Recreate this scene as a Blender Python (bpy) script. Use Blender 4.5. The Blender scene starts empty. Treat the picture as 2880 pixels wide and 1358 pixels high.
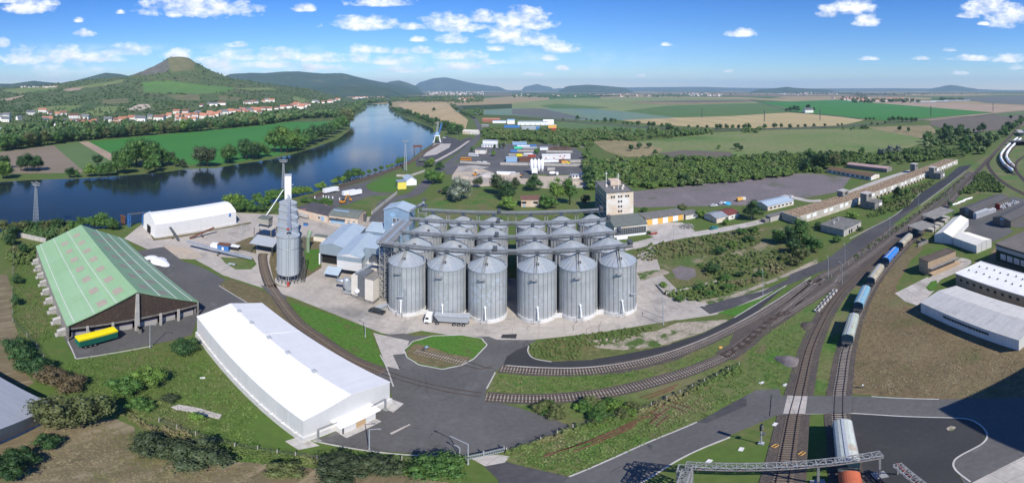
import bpy, bmesh, math, random
import numpy as np
from mathutils import Vector, Matrix
from mathutils.geometry import tessellate_polygon
R_ = math.radians
random.seed(7); NPR = np.random.RandomState(11)
SC = bpy.context.scene
COL = SC.collection
# ---- survey of the place: sight lines measured from the camera height (75 m over the ground) give ground points
F, HY, CAMH = 1080.0, 250.0, 75.0
VW = dict(A=(0,560,.3292),B=(0,940,.3440),C=(680,540,.3456),D=(680,940,.3440),E=(980,560,.32916),F=(1340,900,.3770),G=(1700,540,.2963),
 H=(2220,440,.3128),I=(2080,780,.4756),J=(0,0,.5590),K=(1440,0,.5590),L=(0,220,.2795),M=(640,200,.2795),N=(1160,330,.2329),O=(1700,220,.2469),
 Q=(2280,220,.2469),V=(800,440,.1708),R=(720,500,.2635),S=(890,560,.2469),T=(1640,480,.1811),U=(2480,560,.2469),W=(2580,380,.1975),
 X=(380,580,.1481),Y=(150,780,.1893),Z=(1900,1220,.2640),f=(0,0,1.118))
def px(v, a, b):
    x0, y0, s = VW[v]; return x0+a*s, y0+b*s
def at(v, a, b, z=0.0):
    x, y = px(v, a, b)
    th = (x-1440)/F; ph = max((y-HY)/F, .0016)
    r = (CAMH-z)/math.tan(ph)
    return Vector((r*math.sin(th), r*math.cos(th), z))
def pts(v, *ps, z=0.0): return [at(v, a, b, z) for a, b in ps]

# ---- objects
def link(o, parent=None):
    COL.objects.link(o)
    if parent is not None: o.parent = parent
    return o
def tag(o, label=None, cat=None, group=None, kind=None):
    if label: o['label'] = label
    if cat: o['category'] = cat
    if group: o['group'] = group
    if kind: o['kind'] = kind
    return o
def thing(name, label, cat, loc=(0,0,0), rz=0.0, group=None):
    o = bpy.data.objects.new(name, None); o.empty_display_size = .3
    link(o); o.location = loc; o.rotation_euler = (0,0,rz)
    return tag(o, label, cat, group)
KIDS = {}
def kid(o, p):
    o.parent = p; KIDS.setdefault(p.name, []).append(o)
def copy_tree(o, parent=None):
    c = o.copy(); COL.objects.link(c)
    if parent is not None: kid(c, parent)
    for ch in KIDS.get(o.name, []): copy_tree(ch, c)
    return c
def dup(o, loc, rz=0.0, label=None, group=None, scale=None):
    c = copy_tree(o); c.location = loc; c.rotation_euler = (0,0,rz)
    if label: c['label'] = label
    if group: c['group'] = group
    if scale is not None: c.scale = scale
    return c

class MB:
    def __init__(s): s.v=[]; s.f=[]; s.m=[]
    def add(s, vs, fs, m=0):
        n=len(s.v); s.v += [tuple(p) for p in vs]
        for f in fs: s.f.append(tuple(i+n for i in f)); s.m.append(m)
        return s
    def box(s, x0,x1,y0,y1,z0,z1,m=0):
        return s.add([(x0,y0,z0),(x1,y0,z0),(x1,y1,z0),(x0,y1,z0),(x0,y0,z1),(x1,y0,z1),(x1,y1,z1),(x0,y1,z1)],
          [(0,3,2,1),(4,5,6,7),(0,1,5,4),(1,2,6,5),(2,3,7,6),(3,0,4,7)],m)
    def hull8(s, lo, hi, m=0):
        return s.add(list(lo)+list(hi),[(0,3,2,1),(4,5,6,7),(0,1,5,4),(1,2,6,5),(2,3,7,6),(3,0,4,7)],m)
    def prism(s, poly, z0, z1, m=0):
        n=len(poly); vs=[(p[0],p[1],z0) for p in poly]+[(p[0],p[1],z1) for p in poly]
        return s.add(vs,[tuple(range(n-1,-1,-1)),tuple(range(n,2*n))]+[(i,(i+1)%n,n+(i+1)%n,n+i) for i in range(n)],m)
    def extx(s, prof, x0, x1, m=0):     # profile in (y,z), counter-clockwise seen from +x
        n=len(prof); vs=[(x0,p[0],p[1]) for p in prof]+[(x1,p[0],p[1]) for p in prof]
        return s.add(vs,[tuple(range(n-1,-1,-1)),tuple(range(n,2*n))]+[(i,(i+1)%n,n+(i+1)%n,n+i) for i in range(n)],m)
    def beam(s, p, q, w, h=None, m=0):
        p=Vector(p); q=Vector(q); d=q-p
        if d.length<1e-6: return s
        d.normalize(); h=h or w
        up=Vector((0,0,1)) if abs(d.z)<.95 else Vector((1,0,0))
        a=d.cross(up).normalized()*w/2; b=a.cross(d).normalized()*h/2
        return s.add([p-a-b,p+a-b,p+a+b,p-a+b,q-a-b,q+a-b,q+a+b,q-a+b],
          [(3,2,1,0),(4,5,6,7),(0,1,5,4),(1,2,6,5),(2,3,7,6),(3,0,4,7)],m)
    def cyl(s, p, q, r0, r1=None, n=10, m=0, caps=True):
        p=Vector(p); q=Vector(q); r1=r0 if r1 is None else r1; d=(q-p).normalized()
        up=Vector((0,0,1)) if abs(d.z)<.95 else Vector((1,0,0))
        a=d.cross(up).normalized(); b=a.cross(d)
        vs=[]
        for c,r in ((p,r0),(q,r1)):
            for i in range(n):
                t=2*math.pi*i/n; vs.append(c+a*(r*math.cos(t))-b*(r*math.sin(t)))
        fs=[(i,(i+1)%n,n+(i+1)%n,n+i) for i in range(n)]
        if caps: fs+=[tuple(range(n-1,-1,-1)),tuple(range(n,2*n))]
        return s.add(vs,fs,m)
    def lathe(s, prof, n=32, m=0, c=(0,0)):   # prof: list of (r,z)
        vs=[];k=len(prof)
        for r,z in prof:
            for i in range(n):
                t=2*math.pi*i/n; vs.append((c[0]+r*math.cos(t),c[1]+r*math.sin(t),z))
        fs=[(j*n+i,j*n+(i+1)%n,(j+1)*n+(i+1)%n,(j+1)*n+i) for j in range(k-1) for i in range(n)]
        return s.add(vs,fs,m)
    def truss(s, p, q, w, h, n, t, m=0, diag=True):   # box lattice girder along p->q
        p=Vector(p); q=Vector(q); d=q-p; L=d.length; d.normalize()
        up=Vector((0,0,1)) if abs(d.z)<.9 else Vector((1,0,0))
        a=d.cross(up).normalized()*w/2; b=a.cross(d).normalized()*h/2
        cs=[-a-b,a-b,a+b,-a+b]
        for c in cs: s.beam(p+c,q+c,t,None,m)
        for k in range(n+1):
            o=p+d*(L*k/n)
            for i in range(4): s.beam(o+cs[i],o+cs[(i+1)%4],t*.7,None,m)
            if diag and k<n:
                o2=p+d*(L*(k+1)/n)
                for i in range(4):
                    j=(i+1)%4
                    if k%2: s.beam(o+cs[i],o2+cs[j],t*.6,None,m)
                    else: s.beam(o+cs[j],o2+cs[i],t*.6,None,m)
        return s
    def build(s, name, mats, parent=None, smooth=False, loc=None):
        me=bpy.data.meshes.new(name); me.from_pydata(s.v,[],s.f)
        if not isinstance(mats,(list,tuple)): mats=[mats]
        for x in mats: me.materials.append(x)
        if len(mats)>1: me.polygons.foreach_set('material_index', s.m)
        if smooth: me.polygons.foreach_set('use_smooth',[True]*len(s.f))
        me.update()
        o=bpy.data.objects.new(name,me); COL.objects.link(o)
        if parent is not None: kid(o,parent)
        if loc is not None: o.location=loc
        return o
def mesh_np(name, V, Fq, mat, parent=None, smooth=False):
    me=bpy.data.meshes.new(name); V=np.asarray(V,dtype=np.float32); Fq=np.asarray(Fq,dtype=np.int32)
    k=Fq.shape[1]; me.vertices.add(len(V)); me.vertices.foreach_set('co',V.ravel())
    me.loops.add(Fq.size); me.loops.foreach_set('vertex_index',Fq.ravel())
    me.polygons.add(len(Fq)); me.polygons.foreach_set('loop_start',np.arange(0,Fq.size,k,dtype=np.int32))
    if smooth: me.polygons.foreach_set('use_smooth',np.ones(len(Fq),dtype=bool))
    me.materials.append(mat); me.update(calc_edges=True); me.validate()
    o=bpy.data.objects.new(name,me); COL.objects.link(o)
    if parent is not None: kid(o,parent)
    return o

# ---- materials
def nd(nt, t, **kw):
    n=nt.nodes.new(t)
    for k,v in kw.items(): setattr(n,k,v)
    return n
def new_mat(name):
    m=bpy.data.materials.new(name); m.use_nodes=True; nt=m.node_tree
    b=nt.nodes['Principled BSDF']; return m,nt,b
def mixc(nt, fac, a, b, mode='MIX'):
    n=nd(nt,'ShaderNodeMix',data_type='RGBA',blend_type=mode)
    for s,v in ((0,fac),(6,a),(7,b)):
        if isinstance(v,(int,float)): n.inputs[s].default_value=v
        elif isinstance(v,tuple): n.inputs[s].default_value=(*v[:3],1)
        else: nt.links.new(v,n.inputs[s])
    return n.outputs[2]
def noise(nt, co, scale, detail=4, rough=.55, lo=.4, hi=.6):
    n=nd(nt,'ShaderNodeTexNoise'); n.inputs['Scale'].default_value=scale; n.inputs['Detail'].default_value=detail; n.inputs['Roughness'].default_value=rough
    nt.links.new(co,n.inputs['Vector'])
    r=nd(nt,'ShaderNodeMapRange'); r.inputs[1].default_value=lo; r.inputs[2].default_value=hi; r.clamp=True
    nt.links.new(n.outputs[0],r.inputs[0]); return r.outputs[0]
def coords(nt, world, scale=(1,1,1), rot=0.0):
    if world: o=nd(nt,'ShaderNodeNewGeometry').outputs['Position']
    else: o=nd(nt,'ShaderNodeTexCoord').outputs['Object']
    if scale!=(1,1,1) or rot:
        mp=nd(nt,'ShaderNodeMapping'); mp.inputs['Scale'].default_value=scale; mp.inputs['Rotation'].default_value=(0,0,rot)
        nt.links.new(o,mp.inputs[0]); o=mp.outputs[0]
    return o
def mat(name, c1, c2=None, s=.5, c3=None, s3=.08, lo3=.5, hi3=.62, fine=0, finek=.25, rough=.85, metal=0, spec=.3, world=False, stretch=(1,1,1), rot=0, bump=0, bscale=3, lo=.35, hi=.65, objrand=0):
    m,nt,b=new_mat(name)
    b.inputs['Roughness'].default_value=rough; b.inputs['Metallic'].default_value=metal
    b.inputs['Specular IOR Level'].default_value=spec
    c=c1
    if c2 or c3 or fine or bump:
        co=coords(nt,world,stretch,rot); co0=coords(nt,world)
    if c2: c=mixc(nt,noise(nt,co,s,5,.6,lo,hi),c1,c2)
    if c3: c=mixc(nt,noise(nt,co0,s3,5,.62,lo3,hi3),c,c3)
    if fine:
        v=noise(nt,co,fine,3,.6,.25,.75)
        mr=nd(nt,'ShaderNodeMapRange'); mr.inputs[3].default_value=1-finek; mr.inputs[4].default_value=1+finek
        nt.links.new(v,mr.inputs[0])
        mu=nd(nt,'ShaderNodeVectorMath',operation='SCALE')
        if isinstance(c,tuple): mu.inputs[0].default_value=c[:3]
        else: nt.links.new(c,mu.inputs[0])
        nt.links.new(mr.outputs[0],mu.inputs['Scale']); c=mu.outputs[0]
    if objrand:
        oi=nd(nt,'ShaderNodeObjectInfo'); hs=nd(nt,'ShaderNodeHueSaturation')
        mr=nd(nt,'ShaderNodeMapRange'); mr.inputs[3].default_value=1-objrand; mr.inputs[4].default_value=1+objrand
        nt.links.new(oi.outputs['Random'],mr.inputs[0]); nt.links.new(mr.outputs[0],hs.inputs['Value'])
        if isinstance(c,tuple): hs.inputs['Color'].default_value=(*c,1)
        else: nt.links.new(c,hs.inputs['Color'])
        c=hs.outputs[0]
    if isinstance(c,tuple): b.inputs['Base Color'].default_value=(*c,1)
    else: nt.links.new(c,b.inputs['Base Color'])
    if bump:
        v=noise(nt,co,bscale,4,.6,0,1); bp=nd(nt,'ShaderNodeBump'); bp.inputs['Strength'].default_value=bump; bp.inputs['Distance'].default_value=.3
        nt.links.new(v,bp.inputs['Height']); nt.links.new(bp.outputs[0],b.inputs['Normal'])
    return m
def leafmat(name, c1, c2, c3=None, s=1.2, world=False, rnd=.22):
    m=mat(name,c1,c2,s,c3,s3=.35 if not world else .05,fine=6 if not world else .5,finek=.3,rough=.55,spec=.25,world=world,objrand=rnd)
    return m
# ---- camera (a stitched panorama: equirectangular)
cd=bpy.data.cameras.new('camera'); cam=bpy.data.objects.new('camera',cd); COL.objects.link(cam)
cam.location=(0,0,CAMH); cam.rotation_euler=(R_(90),0,0); SC.camera=cam
cd.type='PANO'; cd.panorama_type='EQUIRECTANGULAR'; cd.clip_start=.1; cd.clip_end=90000
cd.longitude_min=-1440/F; cd.longitude_max=1440/F; cd.latitude_min=-(1358-HY)/F; cd.latitude_max=HY/F
SC.render.engine='CYCLES'
try:
    SC.cycles.max_bounces=5; SC.cycles.diffuse_bounces=2; SC.cycles.glossy_bounces=3; SC.cycles.transmission_bounces=2; SC.cycles.volume_bounces=0
    SC.cycles.sample_clamp_indirect=4; SC.cycles.use_denoising=True
except Exception: pass
SC.view_settings.view_transform='Standard'; SC.view_settings.look='None'; SC.view_settings.exposure=0.31; SC.view_settings.gamma=1
# ---- sun and sky
SUN_EL=R_(44); SD=Vector((.44*math.cos(SUN_EL)/1.0,-.9*math.cos(SUN_EL),math.sin(SUN_EL))).normalized()
ld=bpy.data.lights.new('sun','SUN'); ld.energy=4.9; ld.angle=R_(.5); ld.color=(1,.955,.875)
so=bpy.data.objects.new('sun',ld); COL.objects.link(so); so.location=(0,0,500); so.rotation_euler=(-SD).to_track_quat('-Z','Y').to_euler()
W=bpy.data.worlds.new('World'); SC.world=W; W.use_nodes=True; wt=W.node_tree
bg=wt.nodes['Background']; bg.inputs[1].default_value=SKY_S if 'SKY_S' in globals() else .10
sky=nd(wt,'ShaderNodeTexSky',sky_type='NISHITA'); sky.sun_disc=False; sky.sun_elevation=SUN_EL; sky.sun_rotation=math.atan2(SD.x,SD.y)
sky.air_density=1.0; sky.dust_density=.0; sky.ozone_density=1.6; sky.altitude=200
hs=nd(wt,'ShaderNodeHueSaturation'); hs.inputs['Saturation'].default_value=1.15; hs.inputs['Value'].default_value=1.0
wt.links.new(sky.outputs[0],hs.inputs['Color'])
tc=nd(wt,'ShaderNodeTexCoord'); sx=nd(wt,'ShaderNodeSeparateXYZ'); wt.links.new(tc.outputs['Generated'],sx.inputs[0])
def M(op,a,b=None,c=None,clamp=False):
    n=nd(wt,'ShaderNodeMath',operation=op); n.use_clamp=clamp
    for i,v in enumerate((a,b,c)):
        if v is None: continue
        if isinstance(v,(int,float)): n.inputs[i].default_value=v
        else: wt.links.new(v,n.inputs[i])
    return n.outputs[0]
az=M('ARCTAN2',sx.outputs[0],sx.outputs[1]); el=M('ARCSINE',sx.outputs[2])
uv=nd(wt,'ShaderNodeCombineXYZ'); wt.links.new(az,uv.inputs[0]); wt.links.new(M('MULTIPLY',el,1.7),uv.inputs[1])
def wnoise(scale,det,off=0.0,rough=.6):
    n=nd(wt,'ShaderNodeTexNoise'); n.inputs['Scale'].default_value=scale; n.inputs['Detail'].default_value=det; n.inputs['Roughness'].default_value=rough
    a=nd(wt,'ShaderNodeVectorMath',operation='ADD'); a.inputs[1].default_value=(off,off*.7,0); wt.links.new(uv.outputs[0],a.inputs[0]); wt.links.new(a.outputs[0],n.inputs['Vector'])
    return n.outputs[0]
n1=wnoise(16,7); n2=wnoise(44,6,3.1); nn=M('ADD',M('MULTIPLY',n1,.62),M('MULTIPLY',n2,.38))
# cumulus clouds seen from the place: azimuth / elevation centre and half sizes (read in J / K views)
CL=[('J',130,30,120,34),('J',60,0,150,14),('J',250,6,60,18),('J',1000,25,290,52),('J',880,55,70,26),('J',1520,38,60,18),('J',1900,8,170,20),('J',1835,108,165,36),('J',395,98,24,12),('J',422,168,55,16),('J',605,60,22,9),
 ('J',10,215,35,26),('J',120,280,120,38),('J',230,285,130,30),('J',330,262,100,30),('J',480,285,150,24),('J',660,250,110,26),('J',890,268,75,26),('J',1190,222,60,14),('J',1200,272,110,30),('J',1400,270,130,32),('J',1610,285,110,26),('J',1100,315,190,26),('J',1400,320,180,18),('J',1560,335,160,20),
 ('J',2080,130,75,18),('J',2290,110,170,44),('J',2420,85,70,30),('J',2560,150,120,50),('J',2270,190,70,24),('J',2110,195,40,12),('J',1830,245,80,22),('J',1910,250,60,16),('J',2010,255,50,16),('J',2125,250,55,18),('J',1790,285,80,24),('J',1960,300,120,22),('J',2300,275,130,22),('J',2500,240,50,14),('J',2500,205,50,14),('J',2050,345,130,18),('J',2350,330,130,18),('J',2480,310,70,14),
 ('K',40,90,165,52),('K',90,195,130,30),('K',255,230,85,34),('K',1160,162,78,20),('K',780,222,30,8),('K',1720,20,110,44),('K',1590,50,70,30),('K',1790,95,60,30),('K',2400,20,150,50),('K',2500,75,110,50),('K',2300,70,60,18),('K',2380,115,30,10),('K',1800,293,45,9),('K',2060,290,40,10),('K',2300,290,110,14),('K',2500,290,100,22),('K',2200,248,40,9),('K',650,376,22,9),('K',250,340,30,12),('K',120,370,60,10),('K',190,290,45,14),('K',1090,355,22,7),('K',2250,365,50,10),('K',2540,335,50,14)]
dens=None; low=None
for v,a,b,ra,rb in CL:
    x,y=px(v,a,b); s=VW[v][2]; u0=(x-1440)/F; v0=(HY-y)/F; ra=ra*s/F*1.2; rb=rb*s/F*1.25
    du=M('MULTIPLY_ADD',az,1/ra,-u0/ra); v0b=v0-.45*rb
    dv=M('MULTIPLY_ADD',el,1/(1.5*rb),-v0b/(1.5*rb)); dv=M('MAXIMUM',dv,M('MULTIPLY',dv,-2.6))
    d=M('SUBTRACT',1.0,M('MULTIPLY_ADD',du,du,M('MULTIPLY',dv,dv)))
    dens=d if dens is None else M('MAXIMUM',dens,d)
dens=M('MAXIMUM',dens,-1.6)
cov=M('MULTIPLY_ADD',M('SUBTRACT',nn,.5),6.4,M('MULTIPLY',dens,1.3))
band=M('MULTIPLY',M('SUBTRACT',1.0,M('ABSOLUTE',M('MULTIPLY_ADD',el,16,-.95)),clamp=True),M('SUBTRACT',.55,az,clamp=True))
wisp=M('MULTIPLY',M('MULTIPLY_ADD',wnoise(9,7,7.7),5,-2.45,clamp=True),M('MULTIPLY',band,1.0))
al=M('MAXIMUM',M('MULTIPLY_ADD',cov,.72,-.06,clamp=True),wisp)
al=M('MULTIPLY',al,.93)
# a cloud is brighter on the lit upper side than below
up_=nd(wt,'ShaderNodeVectorMath',operation='ADD'); up_.inputs[1].default_value=(.01,.03,0); wt.links.new(uv.outputs[0],up_.inputs[0])
nb=nd(wt,'ShaderNodeTexNoise'); nb.inputs['Scale'].default_value=16; nb.inputs['Detail'].default_value=5; wt.links.new(up_.outputs[0],nb.inputs['Vector'])
lit=M('MULTIPLY_ADD',M('SUBTRACT',n1,nb.outputs[0]),2.4,M('SUBTRACT',.95,M('MULTIPLY',cov,.20)),clamp=True)
cmix=nd(wt,'ShaderNodeMix',data_type='RGBA'); cmix.inputs[6].default_value=(5.9,6.6,7.7,1); cmix.inputs[7].default_value=(11.0,10.9,10.8,1); wt.links.new(lit,cmix.inputs[0])
fin=nd(wt,'ShaderNodeMix',data_type='RGBA'); wt.links.new(al,fin.inputs[0]); tr=nd(wt,'ShaderNodeValToRGB'); te=tr.color_ramp.elements; te[0].color=(.98,1.04,1.10,1); te[1].position=1; te[1].color=(.27,.70,1.30,1); e_=te.new(.25); e_.color=(.66,.92,1.22,1); wt.links.new(M('MULTIPLY',el,3.6,clamp=True),tr.inputs[0])
tm=nd(wt,'ShaderNodeMix',data_type='RGBA',blend_type='MULTIPLY'); tm.inputs[0].default_value=1; wt.links.new(hs.outputs[0],tm.inputs[6]); wt.links.new(tr.outputs[0],tm.inputs[7]); wt.links.new(tm.outputs[2],fin.inputs[6]); wt.links.new(cmix.outputs[2],fin.inputs[7])
wt.links.new(fin.outputs[2],bg.inputs[0])
try: W.cycles.sampling_method='MANUAL'; W.cycles.sample_map_resolution=512
except Exception: pass

# ---- ground materials
G={}
G['grass']=mat('grass',(.080,.128,.027),(.12,.122,.044),.03,(.045,.125,.014),.1,.5,.66,fine=.9,finek=.35,world=True,bump=.5,bscale=.8)
G['lush']=mat('lush',(.05,.145,.014),(.072,.135,.022),.07,(.09,.10,.03),.15,.58,.7,fine=1.2,finek=.35,world=True,bump=.6,bscale=1)
G['dry']=mat('dry',(.15,.115,.062),(.10,.088,.04),.05,(.07,.095,.03),.045,.55,.68,fine=.7,finek=.28,world=True,bump=.4,bscale=.9)
G['mown']=mat('mown',(.175,.138,.082),(.125,.10,.055),.1,(.08,.10,.032),.05,.56,.72,fine=1.6,finek=.25,world=True,stretch=(1,.22,1),rot=R_(25),bump=.3,bscale=1.5)
G['brown']=mat('brown',(.125,.09,.046),(.155,.118,.062),.06,(.085,.09,.032),.05,.55,.7,fine=.8,finek=.3,world=True,bump=.4,bscale=1)
G['scrub']=mat('scrubground',(.068,.11,.024),(.125,.112,.044),.06,(.23,.19,.125),.07,.57,.66,fine=.8,finek=.35,world=True,bump=.6,bscale=.7)
G['asphalt']=mat('asphalt',(.108,.104,.099),(.083,.080,.077),.05,(.13,.128,.124),.16,.58,.75,fine=1.1,finek=.14,world=True,rough=.8)
G['asphaltdark']=mat('asphaltdark',(.033,.033,.035),(.042,.041,.042),.1,(.055,.05,.047),.2,.62,.75,fine=1.5,finek=.12,world=True,rough=.75)
G['asphaltold']=mat('asphaltold',(.056,.054,.056),(.078,.075,.075),.06,(.12,.072,.05),.09,.63,.76,fine=.7,finek=.2,world=True)
G['concrete']=mat('concrete',(.41,.365,.315),(.345,.31,.27),.05,(.20,.188,.172),.035,.52,.68,fine=.6,finek=.12,world=True)
G['pale']=mat('paleconcrete',(.44,.40,.36),(.36,.33,.29),.12,(.26,.24,.2),.1,.6,.75,fine=.8,finek=.14,world=True)
G['gravel']=mat('gravel',(.17,.14,.138),(.14,.125,.12),.05,(.07,.095,.035),.03,.6,.72,fine=.6,finek=.25,world=True)
G['sand']=mat('sand',(.45,.36,.26),(.36,.31,.25),.06,(.3,.27,.24),.06,.55,.7,fine=.5,finek=.15,world=True)
G['rubble']=mat('rubble',(.36,.31,.24),(.26,.22,.165),.3,(.06,.10,.02),.16,.5,.6,fine=1.5,finek=.35,world=True,bump=.6,bscale=2)
G['ballast']=mat('ballast',(.095,.076,.062),(.07,.06,.053),.2,(.07,.085,.035),.07,.62,.75,fine=2.5,finek=.4,world=True,bump=.6,bscale=4)
G['kerb']=mat('kerb',(.46,.44,.41),(.36,.34,.31),.5,fine=2,finek=.12,world=True)
def enrich(m, layers):
    nt=m.node_tree; b=nt.nodes['Principled BSDF']; c=b.inputs['Base Color'].links[0].from_socket
    for (col,sc,lo,hi,st,rot,det) in layers:
        c=mixc(nt,noise(nt,coords(nt,True,st,rot),sc,det,.65,lo,hi),c,col)
    nt.links.new(c,b.inputs['Base Color'])
def slabs(m, w, h, rot, k=.12, mo=.06):
    nt=m.node_tree; b=nt.nodes['Principled BSDF']; c=b.inputs['Base Color'].links[0].from_socket
    br=nd(nt,'ShaderNodeTexBrick'); br.offset=.0; br.inputs['Scale'].default_value=1; br.inputs['Brick Width'].default_value=w; br.inputs['Row Height'].default_value=h; br.inputs['Mortar Size'].default_value=mo; br.inputs['Color1'].default_value=(1-k,1-k,1-k,1); br.inputs['Color2'].default_value=(1+k,1+k,1+k,1); br.inputs['Mortar'].default_value=(.55,.53,.5,1)
    nt.links.new(coords(nt,True,(1,1,1.0001),rot),br.inputs[0]); nt.links.new(mixc(nt,1.0,c,br.outputs[0],'MULTIPLY'),b.inputs['Base Color'])
enrich(G['grass'],[((.155,.135,.066),.045,.50,.68,(1,1,1),0,7),((.135,.10,.055),.13,.57,.70,(1,1,1),0,6),((.05,.10,.016),.2,.60,.75,(1,1,1),0,5)])
enrich(G['lush'],[((.13,.125,.05),.22,.62,.74,(1,1,1),0,6),((.035,.10,.012),.9,.6,.7,(1,1,1),0,4)])
enrich(G['dry'],[((.23,.19,.11),.5,.6,.72,(1,1,1),0,5)])
enrich(G['mown'],[((.225,.185,.115),.35,.52,.62,(1,.09,1),R_(62),4),((.10,.085,.045),.28,.6,.7,(1,.09,1),R_(62),4),((.085,.10,.035),.03,.58,.7,(1,1,1),0,6)])
enrich(G['brown'],[((.22,.175,.095),.045,.56,.72,(1,1,1),0,7),((.075,.055,.03),.16,.6,.72,(1,.5,1),.6,6),((.10,.115,.04),.022,.6,.72,(1,1,1),0,6),((.25,.21,.13),.8,.68,.76,(1,1,1),0,3)])
enrich(G['scrub'],[((.24,.205,.13),.09,.6,.72,(1,1,1),0,7),((.05,.115,.018),.16,.58,.7,(1,1,1),0,6),((.20,.17,.10),.8,.62,.72,(1,1,1),0,4)])
enrich(G['asphalt'],[((.145,.143,.138),.05,.58,.80,(1,.3,1),.7,7),((.05,.05,.052),.35,.66,.72,(1,.35,1),1.9,5),((.17,.165,.155),.22,.68,.80,(1,1,1),0,6)])
enrich(G['asphaltold'],[((.05,.05,.05),.5,.62,.7,(1,.2,1),.55,4),((.16,.155,.15),.12,.6,.78,(1,.25,1),.55,6)])
enrich(G['asphaltdark'],[((.05,.049,.047),.25,.6,.76,(1,.4,1),.4,6)])
enrich(G['concrete'],[((.21,.20,.185),.12,.58,.74,(1,.35,1),.2,7),((.52,.485,.44),.25,.62,.74,(1,1,1),0,5),((.15,.145,.135),.9,.68,.75,(1,.4,1),.3,4)])
slabs(G['concrete'],7,4.2,R_(4),.05,.03); slabs(G['pale'],3.5,3.0,R_(30),.07,.04)
enrich(G['gravel'],[((.20,.17,.165),.06,.55,.7,(1,.4,1),.2,7),((.09,.105,.04),.05,.62,.72,(1,1,1),0,7)])
def field(n,c,c2,s=.01,stretch=(1,1,1),rot=0,fine=.12,fk=.12,c3=None): return mat(n,c,c2,s,c3,.006,.55,.7,fine=fine,finek=fk,world=True,stretch=stretch,rot=rot)
G['wheat']=field('stubble',(.40,.30,.155),(.33,.245,.125),.035,(1,.06,1),R_(60),.12,.16)
G['wheat2']=field('stubble2',(.40,.31,.15),(.34,.27,.13),.03,(1,.05,1),R_(-18),.1,.2)
G['tan']=field('tan',(.34,.25,.17),(.29,.215,.15),.01)
G['soil']=field('soil',(.21,.165,.115),(.18,.145,.10),.03,(1,.1,1),R_(-30),.2,.1)
G['soil2']=field('soil2',(.135,.105,.082),(.115,.10,.07),.012,fine=.1)
G['crop']=field('crop',(.036,.15,.02),(.045,.168,.026),.012,(1,.15,1),R_(10),.1,.05)
G['crop2']=field('crop2',(.075,.135,.035),(.10,.145,.05),.012,(1,.3,1))
G['maize']=field('maize',(.07,.135,.033),(.09,.145,.042),.008,(1,.4,1),.6)
G['olive']=field('olive',(.19,.22,.085),(.15,.185,.065),.006,(1,.3,1))
G['teal']=field('teal',(.12,.185,.155),(.14,.20,.115),.009,(1,.3,1))
G['greyblue']=field('greyblue',(.10,.115,.105),(.12,.12,.10),.006)
G['meadow']=field('meadow',(.115,.17,.042),(.17,.18,.068),.011,fine=.15,fk=.2,c3=(.055,.125,.02))
G['drygrass']=field('drygrass',(.26,.205,.105),(.18,.155,.07),.02,fine=.2,fk=.25,c3=(.09,.11,.035))
G['vine']=field('vineyard',(.075,.165,.03),(.095,.165,.04),.03,(1,.1,1),.4,.1,.2)

def smooth_pts(P, n=8, closed=False):
    out=[]; N=len(P); rng=range(N if closed else N-1)
    for i in rng:
        p0=P[(i-1)%N] if (closed or i>0) else P[i]; p1=P[i]; p2=P[(i+1)%N]; p3=P[(i+2)%N] if (closed or i+2<N) else p2
        for k in range(n):
            t=k/n; out.append(.5*((2*p1)+(p2-p0)*t+(2*p0-5*p1+4*p2-p3)*t*t+(3*p1-p0-3*p2+p3)*t**3))
    if not closed: out.append(P[-1])
    return out
def sheet(name, P, m, z, smooth=0, kind='structure', z1=None):
    P=[Vector((p[0],p[1],0)) for p in P]
    if smooth: P=smooth_pts(P,smooth,True)
    tris=tessellate_polygon([P]); me=bpy.data.meshes.new(name)
    def zz(p): return z
    me.from_pydata([(p.x,p.y,zz(p)) for p in P],[],[tuple(t) for t in tris]); me.materials.append(m if not isinstance(m,str) else G[m])
    for pl in me.polygons:
        if pl.normal.z<0: pl.flip()
    o=bpy.data.objects.new(name,me); COL.objects.link(o); tag(o,kind=kind); return o
def strip(P, w, z, n=8, wz=None):
    P=[Vector((p[0],p[1],0)) for p in P]; P=smooth_pts(P,n) if n else P
    V=[]
    for i,p in enumerate(P):
        d=(P[min(i+1,len(P)-1)]-P[max(i-1,0)]).normalized(); s=Vector((-d.y,d.x,0))*w/2
        V.append((p-s,p+s))
    return P,V
def road(name, P, w, m, z, n=8, kind='structure', h=0):
    Pp,V=strip(P,w,z,n); mb=MB(); k=len(V)
    vs=[(a.x,a.y,z+h) for a,b in V]+[(b.x,b.y,z+h) for a,b in V]
    fs=[(i,i+1,k+i+1,k+i) for i in range(k-1)]
    if h:
        vs+=[(a.x,a.y,z-.05) for a,b in V]+[(b.x,b.y,z-.05) for a,b in V]
        fs+=[(i+1,i,2*k+i,2*k+i+1) for i in range(k-1)]+[(k+i,k+i+1,3*k+i+1,3*k+i) for i in range(k-1)]
    mb.add([(x,y,q) for x,y,q in vs],[tuple(reversed(f)) for f in fs])
    o=mb.build(name,G[m] if isinstance(m,str) else m); 
    me=o.data; me.calc_loop_triangles() if hasattr(me,'calc_loop_triangles') else None
    if len(me.polygons) and me.polygons[0].normal.z<0:
        for pl in me.polygons: pl.flip()
    tag(o,kind=kind); return o
def ptsd(v,*ps,n=6):
    out=[]
    for i in range(len(ps)):
        a=ps[i]; b=ps[(i+1)%len(ps)]
        for k in range(n): out.append(at(v,a[0]+(b[0]-a[0])*k/n,a[1]+(b[1]-a[1])*k/n))
    return out
def mixpts(*vp,n=5):      # points given in several views
    q=[px(*p) for p in vp]; VW['_']=(0,0,1); return ptsd('_',*q,n=n)
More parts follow.
